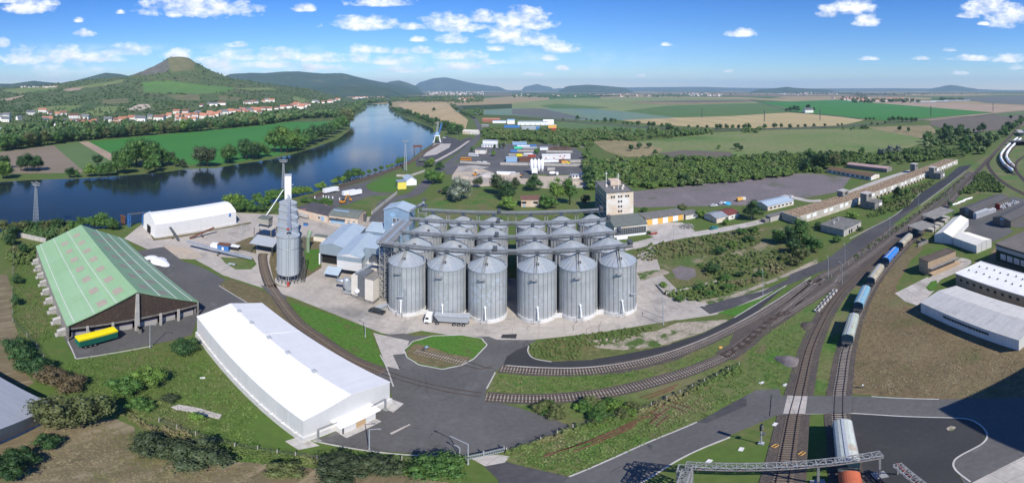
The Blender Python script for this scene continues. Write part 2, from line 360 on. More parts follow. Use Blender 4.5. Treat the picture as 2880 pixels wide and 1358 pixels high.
# base ground
rings=[0,40,80,130,200,300,450,700,1100,1700,2600,4000,6500,10000,16000,26000]; ns=96
V=[(0,0,0)]; Fc=[]
mb=MB(); mb.v.append((0,0,0))
for r in rings[1:]:
    for i in range(ns): mb.v.append((r*math.sin(2*math.pi*i/ns),r*math.cos(2*math.pi*i/ns),0))
for i in range(ns): mb.f.append((0,1+(i+1)%ns,1+i)); mb.m.append(0)
for k in range(len(rings)-2):
    for i in range(ns):
        a=1+k*ns+i; b=1+k*ns+(i+1)%ns; mb.f.append((a,b,b+ns,a+ns)); mb.m.append(0)
# the far plain turns to a patchwork of fields and woods
gm,gnt,gb=new_mat('ground'); gb.inputs['Roughness'].default_value=.9; gb.inputs['Specular IOR Level'].default_value=.2
co=coords(gnt,True)
near=mixc(gnt,noise(gnt,co,.03,5,.6,.35,.65),(.075,.135,.024),(.115,.125,.04)); near=mixc(gnt,noise(gnt,co,.09,5,.6,.5,.68),near,(.15,.125,.06))
near=mixc(gnt,noise(gnt,co,.6,4,.6,.3,.7),near,(.065,.105,.024)) 
vo=nd(gnt,'ShaderNodeTexVoronoi'); vo.inputs['Scale'].default_value=.0017; mp=nd(gnt,'ShaderNodeMapping'); mp.inputs['Rotation'].default_value=(0,0,.5); mp.inputs['Scale'].default_value=(1,.45,1); gnt.links.new(co,mp.inputs[0]); gnt.links.new(mp.outputs[0],vo.inputs['Vector'])
cr=nd(gnt,'ShaderNodeValToRGB'); cr.color_ramp.interpolation='CONSTANT'; gnt.links.new(vo.outputs['Color'],cr.inputs[0])
els=cr.color_ramp.elements; els[0].position=0; els[0].color=(.07,.11,.03,1); els[1].position=.24; els[1].color=(.28,.22,.12,1)
for p_,c_ in ((.4,(.055,.12,.03)),(.52,(.035,.06,.02)),(.66,(.16,.13,.09)),(.8,(.10,.13,.05)),(.9,(.3,.25,.15))):
    e=els.new(p_); e.color=(*c_,1)
ln=nd(gnt,'ShaderNodeVectorMath',operation='LENGTH'); gnt.links.new(co,ln.inputs[0])
mr=nd(gnt,'ShaderNodeMapRange'); mr.inputs[1].default_value=900; mr.inputs[2].default_value=1500; gnt.links.new(ln.outputs['Value'],mr.inputs[0])
gnt.links.new(mixc(gnt,mr.outputs[0],near,cr.outputs[0]),gb.inputs['Base Color'])
g=mb.build('ground',gm); tag(g,kind='structure')

# river
wm,wn,wb=new_mat('river water'); wb.inputs['Base Color'].default_value=(.012,.02,.022,1); wb.inputs['Roughness'].default_value=.07; wb.inputs['IOR'].default_value=1.33
wb.inputs['Specular IOR Level'].default_value=.5
wc=coords(wn,True,(1,.45,1),R_(35)); nz=nd(wn,'ShaderNodeTexNoise'); nz.inputs['Scale'].default_value=.55; nz.inputs['Detail'].default_value=4; wn.links.new(wc,nz.inputs[0])
bp=nd(wn,'ShaderNodeBump'); bp.inputs['Strength'].default_value=.22; bp.inputs['Distance'].default_value=.25; wn.links.new(nz.outputs[0],bp.inputs['Height']); wn.links.new(bp.outputs[0],wb.inputs['Normal'])
rp=noise(wn,coords(wn,True,(1,.25,1),R_(60)),.018,4,.6,.4,.65); mr=nd(wn,'ShaderNodeMapRange'); mr.inputs[3].default_value=.07; mr.inputs[4].default_value=.13; wn.links.new(rp,mr.inputs[0]); wn.links.new(mr.outputs[0],wb.inputs['Roughness'])
RIV=mixpts(('A',-60,290),('A',0,285),('A',400,285),('A',740,262),('A',1000,238),('A',1100,215),('A',1300,190),('A',1700,140),('A',1900,80),('A',2187,60),('V',120,690),('V',480,590),('V',700,500),('V',1000,430),('V',1500,290),('V',1830,165),('V',2040,80),
  ('M',1890,850),('M',1960,795),('M',2070,725),('M',2090,640),('M',2060,570),('M',1800,478),('M',1680,420),('M',1640,385),('M',1620,330),('M',1400,332),('M',1385,400),('M',1250,445),('M',1225,600),('M',1100,690),('M',860,775),('M',600,850),('M',430,890),('M',80,940),
  ('L',2170,905),('L',1860,915),('L',1700,940),('L',1450,965),('L',1100,990),('L',800,1010),('L',300,1025),('L',0,1045),('L',-100,1050))
sheet('river_water',RIV,wm,.03)
# fields beyond the river
sheet('field_ploughed',ptsd('L',(0,742),(540,675),(820,915),(840,950),(130,960),(-80,960),(-80,750)),'soil',.03)
sheet('field_strip_green',ptsd('L',(540,675),(790,640),(1120,830),(1000,880),(810,910)),'crop2',.05)
sheet('field_strip_tan',ptsd('L',(790,640),(890,637),(1150,775),(1115,830)),'tan',.07)
sheet('field_crop',mixpts(('L',890,637),('L',1700,560),('L',2576,480),('M',600,515),('M',1000,478),('M',1160,470),('M',1150,500),('M',1000,560),('M',860,680),('M',500,850),('L',2250,860),('L',1900,870),('L',1500,800),('L',1150,775)),'crop',.05)
sheet('field_stubble',mixpts(('M',1710,332),('M',1800,320),('M',2200,318),('M',2300,400),('M',2420,490),('M',2395,580),('M',2330,600),('M',2120,535),('M',1900,440),('M',1760,370)),'wheat',.05)
# fields of the plain
Z=.12
sheet('field_olive',ptsd('K',(220,497),(700,487),(1180,497),(1240,515),(1390,545),(1390,562),(1290,572),(830,592),(560,560),(380,545),(0,548),(0,520)),'olive',Z)
sheet('field_teal',ptsd('K',(-300,560),(0,545),(150,546),(380,545),(560,560),(830,592),(560,604),(380,607),(200,596),(0,580),(-200,575)),'teal',Z+.1)
sheet('field_greyblue',ptsd('K',(0,548),(150,546),(400,600),(200,596),(0,575)),'greyblue',Z+.2)
sheet('field_maize',ptsd('K',(560,558),(780,533),(1000,525),(1240,520),(1390,548),(1390,562),(1100,584),(830,592)),'maize',Z+.2)
sheet('field_dark_strip',ptsd('K',(140,532),(230,523),(490,541),(420,547),(200,546)),'maize',Z+.4)
sheet('field_pale_strip',ptsd('K',(560,514),(980,505),(1190,503),(1240,512),(1100,518),(780,528)),'drygrass',Z+.5)
sheet('field_brown_strip',ptsd('K',(600,512),(850,506),(1150,503),(1230,510),(900,516)),'soil2',Z+.8)
sheet('field_wheat',ptsd('K',(545,604),(830,592),(1100,584),(1390,566),(1500,573),(1640,587),(1790,600),(1700,622),(1640,632),(1250,646),(1000,642),(720,628)),'wheat2',Z+.1)
sheet('field_crop_far',ptsd('K',(1250,515),(1640,502),(1790,515),(2050,535),(2420,566),(2200,585),(1990,602),(1870,605),(1560,578),(1400,562),(1390,545)),'crop',Z+.3)
sheet('field_tan_far',ptsd('K',(1640,515),(2000,515),(2300,522),(2620,535),(2620,548),(2420,570),(2250,592),(2110,607),(2030,603),(2430,567),(2050,538),(1790,519)),'tan',Z+.2)
sheet('field_soil_far',ptsd('K',(2110,609),(2260,592),(2430,572),(2650,555),(2650,620),(2480,650),(2300,668),(2180,650),(2100,628)),'soil2',Z+.1)
sheet('field_dark_far',ptsd('K',(2240,492),(2640,480),(2640,530),(2380,518)),'greyblue',Z+.3)
sheet('field_crop_edge',ptsd('K',(2400,575),(2640,553),(2640,568),(2480,585)),'crop2',Z+.4)
sheet('field_meadow',ptsd('K',(640,712),(760,700),(1000,670),(1300,650),(1840,648),(2060,680),(2090,710),(1980,750),(1700,775),(1300,790),(840,790),(700,760)),'meadow',Z)
sheet('field_bare',ptsd('K',(740,770),(860,755),(1100,765),(1120,790),(840,800)),'soil2',Z+.04)
sheet('field_dry',ptsd('K',(405,712),(540,705),(640,715),(760,748),(720,790),(560,790),(470,760)),'drygrass',Z+.06)
sheet('field_dry_edge',ptsd('K',(1780,640),(2100,630),(2140,660),(2080,700),(1900,665)),'drygrass',Z+.08)
sheet('field_garden',ptsd('K',(225,612),(480,622),(720,640),(760,656),(500,668),(230,660)),'crop2',Z)
road('highway',[at('K',a,b) for a,b in ((-60,590),(230,605),(420,622),(700,643),(1020,655),(1320,650),(1640,638),(1760,628),(1900,618),(2110,600),(2400,578),(2620,556))],14,'asphalt',Z+.5)
road('country_road',[at('K',a,b) for a,b in ((1180,500),(1300,530),(1420,560),(1600,580),(1780,603))],9,'asphaltold',Z+.6)
# big yards
sheet('gravel_yard',ptsd('f',(1560,485),(1700,470),(1890,440),(2040,436),(2140,446),(2115,482),(2000,502),(1890,516),(1600,522)),'gravel',.03,1)
road('service_path',[at(*p) for p in (('G',250,520),('G',660,430),('G',1000,378),('G',1500,278),('G',1900,155),('H',200,455),('H',400,392),('H',620,292),('H',880,195),('H',1100,125))],6.5,'pale',.06)
road('side_path',[at('H',a,b) for a,b in ((290,395),(180,400),(40,370),(-60,350))],5,'pale',.05)
sheet('workshop_yard',ptsd('G',(190,500),(200,560),(660,430),(860,370),(740,290),(560,285),(400,318),(400,400),(470,430)),'pale',.05)
sheet('scrub_ground',ptsd('G',(270,580),(450,490),(860,435),(1400,330),(1500,335),(1650,320),(2025,470),(2025,640),(1600,835),(1200,995),(900,1058),(680,1045),(500,950),(350,860),(300,760)),'scrub',.04)
sheet('rubble_patch',ptsd('G',(880,1040),(1200,980),(1500,870),(1800,740),(2025,630),(2025,680),(1700,815),(1300,985),(1000,1065)),'rubble',.06)
sheet('coal_patch',ptsd('G',(640,740),(720,700),(860,730),(870,800),(780,840),(680,820)),'gravel',.07)
sheet('bare_patch',ptsd('G',(300,760),(560,735),(640,770),(500,800),(350,845)),'rubble',.07)
# works yard of the silo plant
sheet('works_yard',ptsd('f',(312,600),(362,560),(600,535),(700,540),(830,555),(935,545),(985,530),(1000,700),(1600,700),(1604,640),(1640,612),(1665,690),(1720,745),(1790,768),(1900,735),(1960,716),(1975,722),(1930,745),(1800,792),(1640,815),(1500,838),(1330,856),(1220,857),(1060,832),(1000,845),(960,838),(820,782),(735,748),(640,718),(560,692),(530,674),(470,642),(400,640)),'concrete',.05)
sheet('quarry_patch',ptsd('X',(520,720),(700,740),(1000,800),(1300,960),(1100,1010),(860,1000),(640,900)),'sand',.07)
sheet('lawn_silos',ptsd('R',(480,640),(690,625),(700,960),(560,1050),(480,1100),(330,1170),(200,1150),(140,900),(180,690),(220,640)),'dry',.07)
sheet('lawn_silos_green',ptsd('R',(510,770),(690,760),(695,930),(600,1000),(540,960)),'lush',.09)
sheet('lawn_conveyor',ptsd('X',(1620,970),(2240,990),(2310,1100),(2200,1200),(1900,1200),(1700,1070)),'grass',.07)
sheet('lawn_track',ptsd('X',(1900,700),(2150,600),(2290,570),(2300,900),(2100,850),(1980,830)),'dry',.07)
sheet('verge_tent',ptsd('X',(280,545),(420,610),(1000,530),(1500,440),(2200,300),(2200,330),(1800,410),(1500,460),(1000,570),(360,660)),'dry',.07)
sheet('asphalt_yard',mixpts(('A',1160,445),('A',1400,408),('A',1560,530),('A',1690,572),('A',1800,620),('A',1930,690),('A',1870,740),('A',2110,890),('A',1960,900),('A',1690,1000),('A',1640,1160),('B',1400,55),('B',1000,130),('B',620,205),('B',560,100),('B',480,-60),('A',700,700)),'asphalt',.08)
sheet('verge_dry',mixpts(('A',1870,740),('A',1960,680),('C',160,795),('C',260,855),('C',420,1020),('C',560,1160),('D',620,30),('D',560,20),('C',300,1040),('C',100,950),('C',0,890)),'dry',.07)
sheet('lawn_triangle',mixpts(('C',395,900),('C',640,970),('C',900,1060),('C',1040,1120),('D',1060,5),('D',1165,245),('D',1150,285),('D',900,180),('D',700,20),('C',560,1110)),'lush',.08)
sheet('slab_ramp',ptsd('D',(1075,-10),(1160,10),(1370,55),(1330,160),(1235,170),(1290,290),(1180,262)),'pale',.09)
sheet('asphalt_court',mixpts(('D',1160,10),('D',2020,20),('D',2085,45),('F',450,150),('F',390,190),('F',200,340),('F',130,390),('F',70,540),('F',60,590),('F',330,660),('F',600,750),('F',720,800),('F',480,890),('F',210,970),('D',1760,1000),('D',1040,950),('D',580,872),('D',700,830),('D',1240,560),('D',1205,420),('D',1100,330),('D',1180,262)),'asphalt',.07)
ISL=ptsd('D',(1328,130),(1400,60),(1560,15),(1800,8),(1960,35),(2005,90),(1900,200),(1800,255),(1640,287),(1450,252),(1350,190),n=3)
sheet('island_lawn',ISL,'lush',.09,2)
sheet('island_dry',ptsd('D',(1345,140),(1420,80),(1560,110),(1700,160),(1880,190),(1790,250),(1640,275),(1450,240),(1360,185),n=3),'dry',.11,2)
# right hand side
sheet('verge_thicket',ptsd('F',(385,195),(560,150),(900,95),(1300,40),(1480,0),(1900,0),(1700,95),(1400,195),(1100,255),(850,298),(560,312),(430,285)),'scrub',.06)
sheet('verge_rubble',ptsd('F',(830,160),(1000,130),(1350,80),(1500,20),(1900,-5),(1700,90),(1350,200),(1100,225),(900,210)),'rubble',.08)
sheet('new_asphalt',mixpts(('F',225,275),('F',300,225),('F',390,190),('F',385,240),('F',430,287),('F',560,312),('F',850,298),('F',1100,257),('F',1400,197),('F',1700,97),('F',1900,-5),('I',120,135),('I',275,48),('I',230,90),('I',120,190),('I',0,272),('F',1700,140),('F',1400,250),('F',1100,320),('F',800,354),('F',500,354),('F',200,335)),'asphaltdark',.08)
sheet('verge_bright',ptsd('G',(1070,1150),(1250,1090),(1480,1010),(1660,910),(1720,890),(1500,1020),(1260,1180)),'lush',.09)
sheet('loading_road',mixpts(('G',900,1090),('G',1200,1010),('G',1500,940),('G',1740,830),('H',0,1065),('H',330,930),('H',540,770),('H',720,650),('H',960,520),('H',1080,430),('H',1180,330),('H',1420,180),('H',1520,92),('H',1640,72),('H',1590,130),('H',1400,275),('H',1200,415),('H',950,600),('H',700,800),('H',500,960),('H',215,1065),('G',1700,900),('G',1200,1110),('G',1000,1160)),'asphaltold',.07)
sheet('new_surface',ptsd('H',(1080,430),(1180,330),(1420,180),(1520,92),(1640,72),(1590,125),(1400,262),(1150,440),(980,530)),'asphaltdark',.09)
sheet('track_field',mixpts(('F',200,335),('F',800,354),('F',1400,250),('I',0,272),('I',120,190),('I',440,0),('H',330,1090),('H',700,800),('H',950,605),('H',1300,360),('H',1640,90),('W',1000,270),('W',1280,60),('W',1519,0),('W',1519,900),('H',1700,330),('H',1100,850),('H',860,1000),('I',760,140),('I',690,280),('I',660,690),('I',240,660),('I',100,668),('F',2016,562),('F',1650,760),('F',690,1170),('F',170,1040),('F',200,980),('F',720,800),('F',330,650),('F',60,590),('F',140,390)),'grass',.05)
sheet('track_ballast',mixpts(('F',190,340),('F',800,354),('F',1400,250),('I',0,285),('I',200,175),('I',440,10),('H',260,1090),('H',420,1000),('H',330,1140),('I',560,60),('I',300,240),('I',0,450),('F',1600,400),('F',1200,520),('F',1000,560),('F',1500,420),('F',1860,240),('I',-20,300),('F',1500,300),('F',1100,400),('F',800,420),('F',400,418),('F',150,395)),'ballast',.07)
sheet('brown_meadow',mixpts(('I',845,0),('I',760,150),('I',700,300),('I',665,480),('I',645,690),('I',1180,724),('I',1720,712),('I',1720,200),('U',700,1215),('U',300,1215),('U',150,1000),('U',280,800),('U',420,520),('U',200,720),('U',0,900)),'brown',.07)
sheet('track_verge',ptsd('U',(0,905),(120,760),(300,560),(420,520),(480,560),(330,700),(180,900),(60,1060)),'dry',.09)
sheet('road_crossing',mixpts(('F',690,1170),('F',1000,1040),('F',1645,762),('F',1800,690),('F',2016,562),('I',100,668),('I',235,660),('I',245,703),('I',660,702),('I',1180,722),('I',1760,710),('I',1760,1260),('I',1350,1260),('I',1280,1140),('I',1270,1090),('I',1320,1045),('I',1440,980),('I',1465,925),('I',1410,865),('I',1310,835),('I',1000,825),('I',655,808),('I',400,808),('I',215,820),('I',0,910),('F',1480,1060),('F',1230,1215),('F',1000,1300),('F',600,1260)),'asphalt',.08)
sheet('dark_court',mixpts(('I',655,810),('I',1000,828),('I',1310,838),('I',1405,868),('I',1460,925),('I',1435,980),('I',1315,1045),('I',1262,1090),('I',1272,1140),('I',1345,1260),('I',650,1260),('I',690,1000)),'asphaltdark',.10)
sheet('apron_corner',ptsd('I',(1375,1215),(1700,1050),(1760,1010),(1760,1300),(1345,1300)),'pale',.11)
sheet('slab_crossing',ptsd('I',(283,702),(402,706),(388,812),(258,808),n=1),'pale',.27)
sheet('court_tents',ptsd('U',(940,360),(990,230),(1050,235),(1200,260),(1450,330),(1500,370),(1400,430),(1230,500),(1220,450)),'asphalt',.09)
sheet('court_sheds',ptsd('H',(1600,560),(1830,480),(2000,360),(2140,390),(2140,640),(2050,640),(1770,600)),'asphalt',.08)
sheet('shed_ground',ptsd('U',(850,690),(1020,720),(1200,700),(1280,560),(1330,500),(1620,500),(1620,900),(1400,860),(1080,730)),'brown',.085)
road('slab_path',[at('U',a,b) for a,b in ((870,690),(960,720),(800,820),(620,900),(560,960),(480,990))],4.5,'concrete',.10)
sheet('slab_pad',ptsd('U',(150,1075),(320,990),(520,890),(590,935),(500,1010),(540,1050),(600,1045),(480,1160),(400,1215),(270,1170)),'pale',.11)
sheet('slab_lawn',ptsd('U',(500,1010),(560,940),(620,925),(640,970),(580,1050)),'lush',.12)
# left foreground
sheet('mown_meadow',mixpts(('B',-60,330),('B',0,330),('B',200,450),('B',380,560),('B',460,690),('B',700,700),('B',940,690),('B',1100,760),('B',1120,900),('B',1300,1010),('B',1600,1080),('B',1900,1045),('D',100,1050),('D',600,1095),('D',1300,1150),('D',1700,1215),('D',1700,1330),('B',0,1330),('B',-120,1330)),'mown',.04)
sheet('meadow_edge',mixpts(('A',-40,640),('A',60,650),('A',110,800),('A',100,1000),('A',180,1215),('B',120,200),('B',280,400),('B',200,440),('B',-40,300)),'mown',.045)
sheet('gate_slab',ptsd('D',(1860,1010),(2093,985),(2190,1000),(2150,1050),(1990,1080)),'pale',.09)
sheet('entry_path',mixpts(('F',170,1040),('F',300,1080),('F',690,1170),('F',660,1260),('F',200,1260),('F',150,1180),('F',40,1075)),'asphaltold',.06)
SLAB=ptsd('B',(1395,600),(1460,578),(1620,605),(1815,662),(1790,700),(1560,640),(1440,622),n=2)
sheet('slab_remnant',SLAB,'pale',.22)
# town-side yards beyond the plant
road('main_road',[at(*p) for p in (('M',2280,330),('M',2400,400),('M',2470,470),('N',735,0),('N',800,100),('N',800,220),('N',640,400),('N',480,530),('N',330,640),('N',130,830),('N',0,930),('S',820,20),('S',720,180),('S',690,260))],9,'asphalt',.09)
sheet('depot_yard',ptsd('N',(860,325),(1640,318),(1960,370),(2085,450),(2060,600),(2040,690),(400,690),(400,620),(540,545),(700,400)),'asphalt',.07)
sheet('depot_sand',ptsd('N',(480,700),(560,590),(720,580),(900,640),(1040,690),(1400,700),(1620,710),(2120,690),(2130,850),(1600,860),(1300,800),(800,840),(480,750)),'sand',.09)
sheet('depot_pale',ptsd('N',(550,590),(760,580),(930,600),(700,660),(560,660)),'concrete',.10)
sheet('quay_yard',ptsd('M',(2050,740),(2200,650),(2350,700),(2440,660),(2490,700),(2300,830),(2100,940),(1900,960),(1890,880)),'asphaltold',.06)
sheet('quay_slab',ptsd('M',(1965,860),(2080,730),(2250,730),(2230,770),(2100,840)),'pale',.08)
sheet('truck_park',ptsd('V',(330,700),(700,590),(1250,440),(1660,330),(1400,430),(1330,490),(1400,560),(1560,598),(1800,604),(1850,622),(1400,655),(1050,790),(800,840),(480,780)),'asphalt',.07)
sheet('lawn_park',ptsd('V',(1333,490),(1420,430),(1660,340),(1860,340),(1850,560),(1730,588),(1500,575)),'lush',.08)
sheet('lawn_lower',ptsd('V',(1060,795),(1380,660),(1800,622),(1700,760),(1440,890),(1430,860)),'grass',.08)
sheet('lawn_back',ptsd('E',(460,130),(600,50),(900,-60),(1500,0),(2100,0),(2110,130),(1400,180),(620,180)),'grass',.05)

# repairs and marks on the paving
for n_,v,P,m_ in (('road_patch','E',[(1315,1158),(1440,1152),(1432,1192),(1300,1188)],'asphaltdark'),('road_patch','D',[(1165,5),(1330,-5),(1430,20),(1380,52),(1240,30)],'asphalt'),('road_patch','C',[(150,760),(250,770),(370,860),(330,890),(220,830)],'asphalt'),('ground_mark','I',[(1222,895),(1250,878),(1280,888),(1262,910),(1235,908)],'rubble'),('road_patch','F',[(1640,765),(2016,562),(2016,640),(1720,770)],'asphaltold'),('ground_mark','D',[(1210,810),(1370,735),(1380,742),(1225,822)],'concrete')):
    sheet(n_,ptsd(v,*P,n=2),m_,.115 if v!='E' else .07)

CRK=mat('crack filler',(.035,.034,.033),(.05,.048,.046),1,world=True)
mb=MB()
for v,bx,n,l in (('D',(1250,330,1900,930),5,16),('E',(1050,1090,2300,1170),6,10),('F',(750,1060,1250,1200),3,10),('A',(1200,450,1900,850),4,16),('D',(700,880,1300,960),2,9)):
    for _ in range(n):
        p=at(v,random.uniform(bx[0],bx[2]),random.uniform(bx[1],bx[3])); a=random.uniform(0,6.28)
        for k in range(random.randint(4,l)):
            a+=random.uniform(-.5,.5); q=p+Vector((math.cos(a),math.sin(a),0))*random.uniform(.6,1.4); d=(q-p).normalized(); s_=Vector((-d.y,d.x,0))*.035
            mb.add([(p-s_)+Vector((0,0,.125)),(p+s_)+Vector((0,0,.125)),(q+s_)+Vector((0,0,.125)),(q-s_)+Vector((0,0,.125))],[(3,2,1,0)]); p=q
tag(mb.build('road_cracks',CRK),kind='structure')

sheet('road_crossing',ptsd('I',(552,704),(668,703),(664,806),(545,807),n=1),'asphalt',.27)

sheet('road_crossing',ptsd('I',(190,700),(245,703),(560,704),(552,807),(400,809),(215,820),(180,822),n=2),'asphalt',.25)
# ---- trees
def ico(sub=1):
    bm=bmesh.new(); bmesh.ops.create_icosphere(bm,subdivisions=sub,radius=1.0)
    V=np.array([v.co[:] for v in bm.verts]); Fq=np.array([[v.index for v in f.verts] for f in bm.faces]); bm.free(); return V,Fq
ICO1=ico(1); ICO2=ico(2)
def crown(seed, c, rx, rz, nl, lr, nq, qs, core=.64, sub=1, low=0.0):
    rs=np.random.RandomState(seed); Vs=[];Fs=[];n=0; lobes=[]
    for i in range(nl):
        d=rs.normal(size=3); d/=np.linalg.norm(d)
        if d[2]<-.35: d[2]*=.3
        k=rs.uniform(.45,.85); ce=np.array([d[0]*rx*k,d[1]*rx*k,c+d[2]*rz*k]); r=lr*rs.uniform(.7,1.25)
        lobes.append((ce,r))
    lobes.append((np.array([0,0,c]),min(rx,rz)*.75))
    base=ICO2 if sub==2 else ICO1
    for ce,r in lobes:
        V=base[0]*rs.uniform(.82,1.12,size=(len(base[0]),1))*r*core; V=V*np.array([1,1,min(1.25,max(.8,rz/rx))])+ce
        V[:,2]=np.maximum(V[:,2],low); Vs.append(V); Fs.append(base[1]+n); n+=len(V)
    w=np.array([r*r for _,r in lobes]); w/=w.sum()
    idx=rs.choice(len(lobes),nq,p=w)
    for i in idx:
        ce,r=lobes[i]; d=rs.normal(size=3); d/=np.linalg.norm(d)
        p=ce+d*r*rs.uniform(.5,1.22)**.8*np.array([1,1,min(1.25,max(.8,rz/rx))])
        if p[2]<low+.01: p[2]=low+.01+rs.uniform(0,.04)
        nrm=d*.7+rs.normal(size=3)*.45+np.array([0,0,.25]); nrm/=np.linalg.norm(nrm)
        a=np.cross(nrm,rs.normal(size=3)); a/=np.linalg.norm(a)+1e-9; b=np.cross(nrm,a); s=qs*rs.uniform(.6,1.35)
        Vs.append(np.array([p-a*s*.5,p-b*s*.32+a*s*.05,p+a*s*.5,p+b*s*.32])); Fs.append(np.array([[0,1,2],[0,2,3]])+n); n+=4
    return np.vstack(Vs),np.vstack(Fs)
LM={}
LM['mid']=leafmat('leaf mid',(0.048,0.111,0.023),(0.081,0.155,0.032),(0.111,0.148,0.044),s=2.2)
LM['dark']=leafmat('leaf dark',(0.027,0.068,0.021),(0.051,0.101,0.027),(0.074,0.104,0.030),s=2.2)
LM['light']=leafmat('leaf light',(0.096,0.179,0.027),(0.142,0.216,0.042),(0.074,0.133,0.030),s=2.2)
LM['olive']=leafmat('leaf olive',(0.081,0.104,0.032),(0.126,0.133,0.048),(0.059,0.089,0.030),s=2.2)
LM['silver']=leafmat('leaf silver',(0.126,0.155,0.111),(0.193,0.223,0.164),(0.074,0.104,0.067),s=2.2)
LM['grey']=leafmat('leaf greygreen',(.042,.060,.026),(.066,.086,.038),(.055,.065,.03),s=2.2)
LM['rust']=leafmat('leaf rust',(.085,.068,.034),(.11,.082,.04),(.07,.08,.03),s=2.2)
LM['wood']=leafmat('leaf woodland',(0.058,0.107,0.023),(0.093,0.145,0.035),(0.122,0.151,0.049),s=.09,world=True,rnd=0)
LM['woodl']=leafmat('leaf thicket',(0.087,0.148,0.026),(0.122,0.174,0.037),(0.052,0.099,0.023),s=.05,world=True,rnd=0)
LM['woodd']=leafmat('leaf hill wood',(0.045,0.090,0.027),(0.073,0.130,0.035),(0.104,0.138,0.043),s=.03,world=True,rnd=0)
BARK=mat('bark',(.09,.07,.05),(.06,.048,.036),6,fine=20,finek=.3)
def trunkmesh(h,r,seed,limbs=5):
    rs=random.Random(seed); mb=MB(); mb.cyl((0,0,-.01),(0.01,0,h*.6),r,r*.7,8); mb.cyl((.01,0,h*.6),(0,.015,h*1.05),r*.7,r*.3,8)
    for i in range(limbs):
        t=2*math.pi*(i+rs.random()*.6)/limbs; z=h*rs.uniform(.45,.95); l=rs.uniform(.16,.24)
        mb.cyl((0,0,z),(l*math.cos(t),l*math.sin(t),z+l*1.0),r*.45,r*.15,6)
    me=mb.build('trunk',BARK,smooth=True); d=me.data; bpy.data.objects.remove(me); return d
def crownmesh(*a,**k):
    V,Fq=crown(*a,**k); o=mesh_np('crown',V,Fq,LM['mid']); d=o.data; bpy.data.objects.remove(o); return d
PROTO={
 'broad':[(crownmesh(s,.53,.37,.43,16,.165,2300,.050,low=.03),trunkmesh(.5,.026,s)) for s in (1,2,3)],
 'round':[(crownmesh(s,.50,.46,.44,17,.18,2400,.052,low=.02),trunkmesh(.4,.03,s)) for s in (4,5)],
 'tall':[(crownmesh(s,.56,.20,.42,15,.11,1600,.046,low=.08),trunkmesh(.6,.022,s)) for s in (6,7)],
 'bush':[(crownmesh(s,.42,.56,.44,20,.20,2500,.060,low=.0),trunkmesh(.3,.03,s,7)) for s in (8,9,10)],
 'small':[(crownmesh(s,.52,.40,.42,8,.2,380,.10,low=.02),trunkmesh(.4,.03,s)) for s in (11,12,13)],
}
def tree(kind, p, h, leaf, label, group=None, name='tree', wide=1.0, rz=None, cat=None):
    pr=PROTO[kind]; cm,tm=random.choice(pr); rz=random.uniform(0,6.28) if rz is None else rz
    r=thing(name,label,cat or ('shrub' if kind=='bush' else 'tree'),(p[0],p[1],p[2] if len(p)>2 else 0),rz,group)
    r.scale=(h*wide,h*wide,h)
    c=bpy.data.objects.new('crown',cm); COL.objects.link(c); kid(c,r)
    c.material_slots[0].link='OBJECT'; c.material_slots[0].material=LM[leaf] if isinstance(leaf,str) else leaf
    t=bpy.data.objects.new('trunk',tm); COL.objects.link(t); kid(t,r)
    return r
FARC=[crown(s,.5,.42,.45,5,.27,46,.3,core=.85,low=0.0) for s in range(20,26)]
NEARC=[crown(s,.48,.46,.44,8,.25,170,.15,core=.78,low=0.0) for s in range(30,35)]
def woods(name, P, hs, mt, label=None, protos=FARC, cat='woodland', wide=1.0):
    Vs=[];Fs=[];n=0
    for p,h in zip(P,hs):
        V,Fq=random.choice(protos); t=random.uniform(0,6.28); c,s=math.cos(t),math.sin(t)
        w=h*wide*random.uniform(.8,1.25)
        X=np.empty_like(V); X[:,0]=(V[:,0]*c-V[:,1]*s)*w+p[0]; X[:,1]=(V[:,0]*s+V[:,1]*c)*w+p[1]; X[:,2]=V[:,2]*h+(p[2] if len(p)>2 else 0)
        Vs.append(X); Fs.append(Fq+n); n+=len(V)
    o=mesh_np(name,np.vstack(Vs),np.vstack(Fs),mt); return tag(o,label,cat if label else None,kind='stuff')
def inpoly(x,y,P):
    c=False;j=len(P)-1
    for i in range(len(P)):
        if (P[i][1]>y)!=(P[j][1]>y) and x<(P[j][0]-P[i][0])*(y-P[i][1])/(P[j][1]-P[i][1])+P[i][0]: c=not c
        j=i
    return c
def scatter(v, poly, n, spread=None, rnd=random):
    """n ground points inside a region, even over the ground it covers"""
    Q=[at(v,a,b) for a,b in poly]; x0=min(q.x for q in Q);x1=max(q.x for q in Q);y0=min(q.y for q in Q);y1=max(q.y for q in Q); out=[];k=0
    Qd=ptsd(v,*poly,n=4)
    while len(out)<n and k<n*60:
        k+=1; x=rnd.uniform(x0,x1);y=rnd.uniform(y0,y1)
        if inpoly(x,y,Qd): out.append((x,y,0))
    return out
def scatter_px(v, poly, n):
    x0=min(p[0] for p in poly);x1=max(p[0] for p in poly);y0=min(p[1] for p in poly);y1=max(p[1] for p in poly);out=[];k=0
    while len(out)<n and k<n*60:
        k+=1;x=random.uniform(x0,x1);y=random.uniform(y0,y1)
        if inpoly(x,y,poly): out.append(at(v,x,y))
    return out
ORD=['first','second','third','fourth','fifth','sixth','seventh','eighth','ninth','tenth','eleventh','twelfth','thirteenth','fourteenth','fifteenth','sixteenth','seventeenth','eighteenth','nineteenth','twentieth']
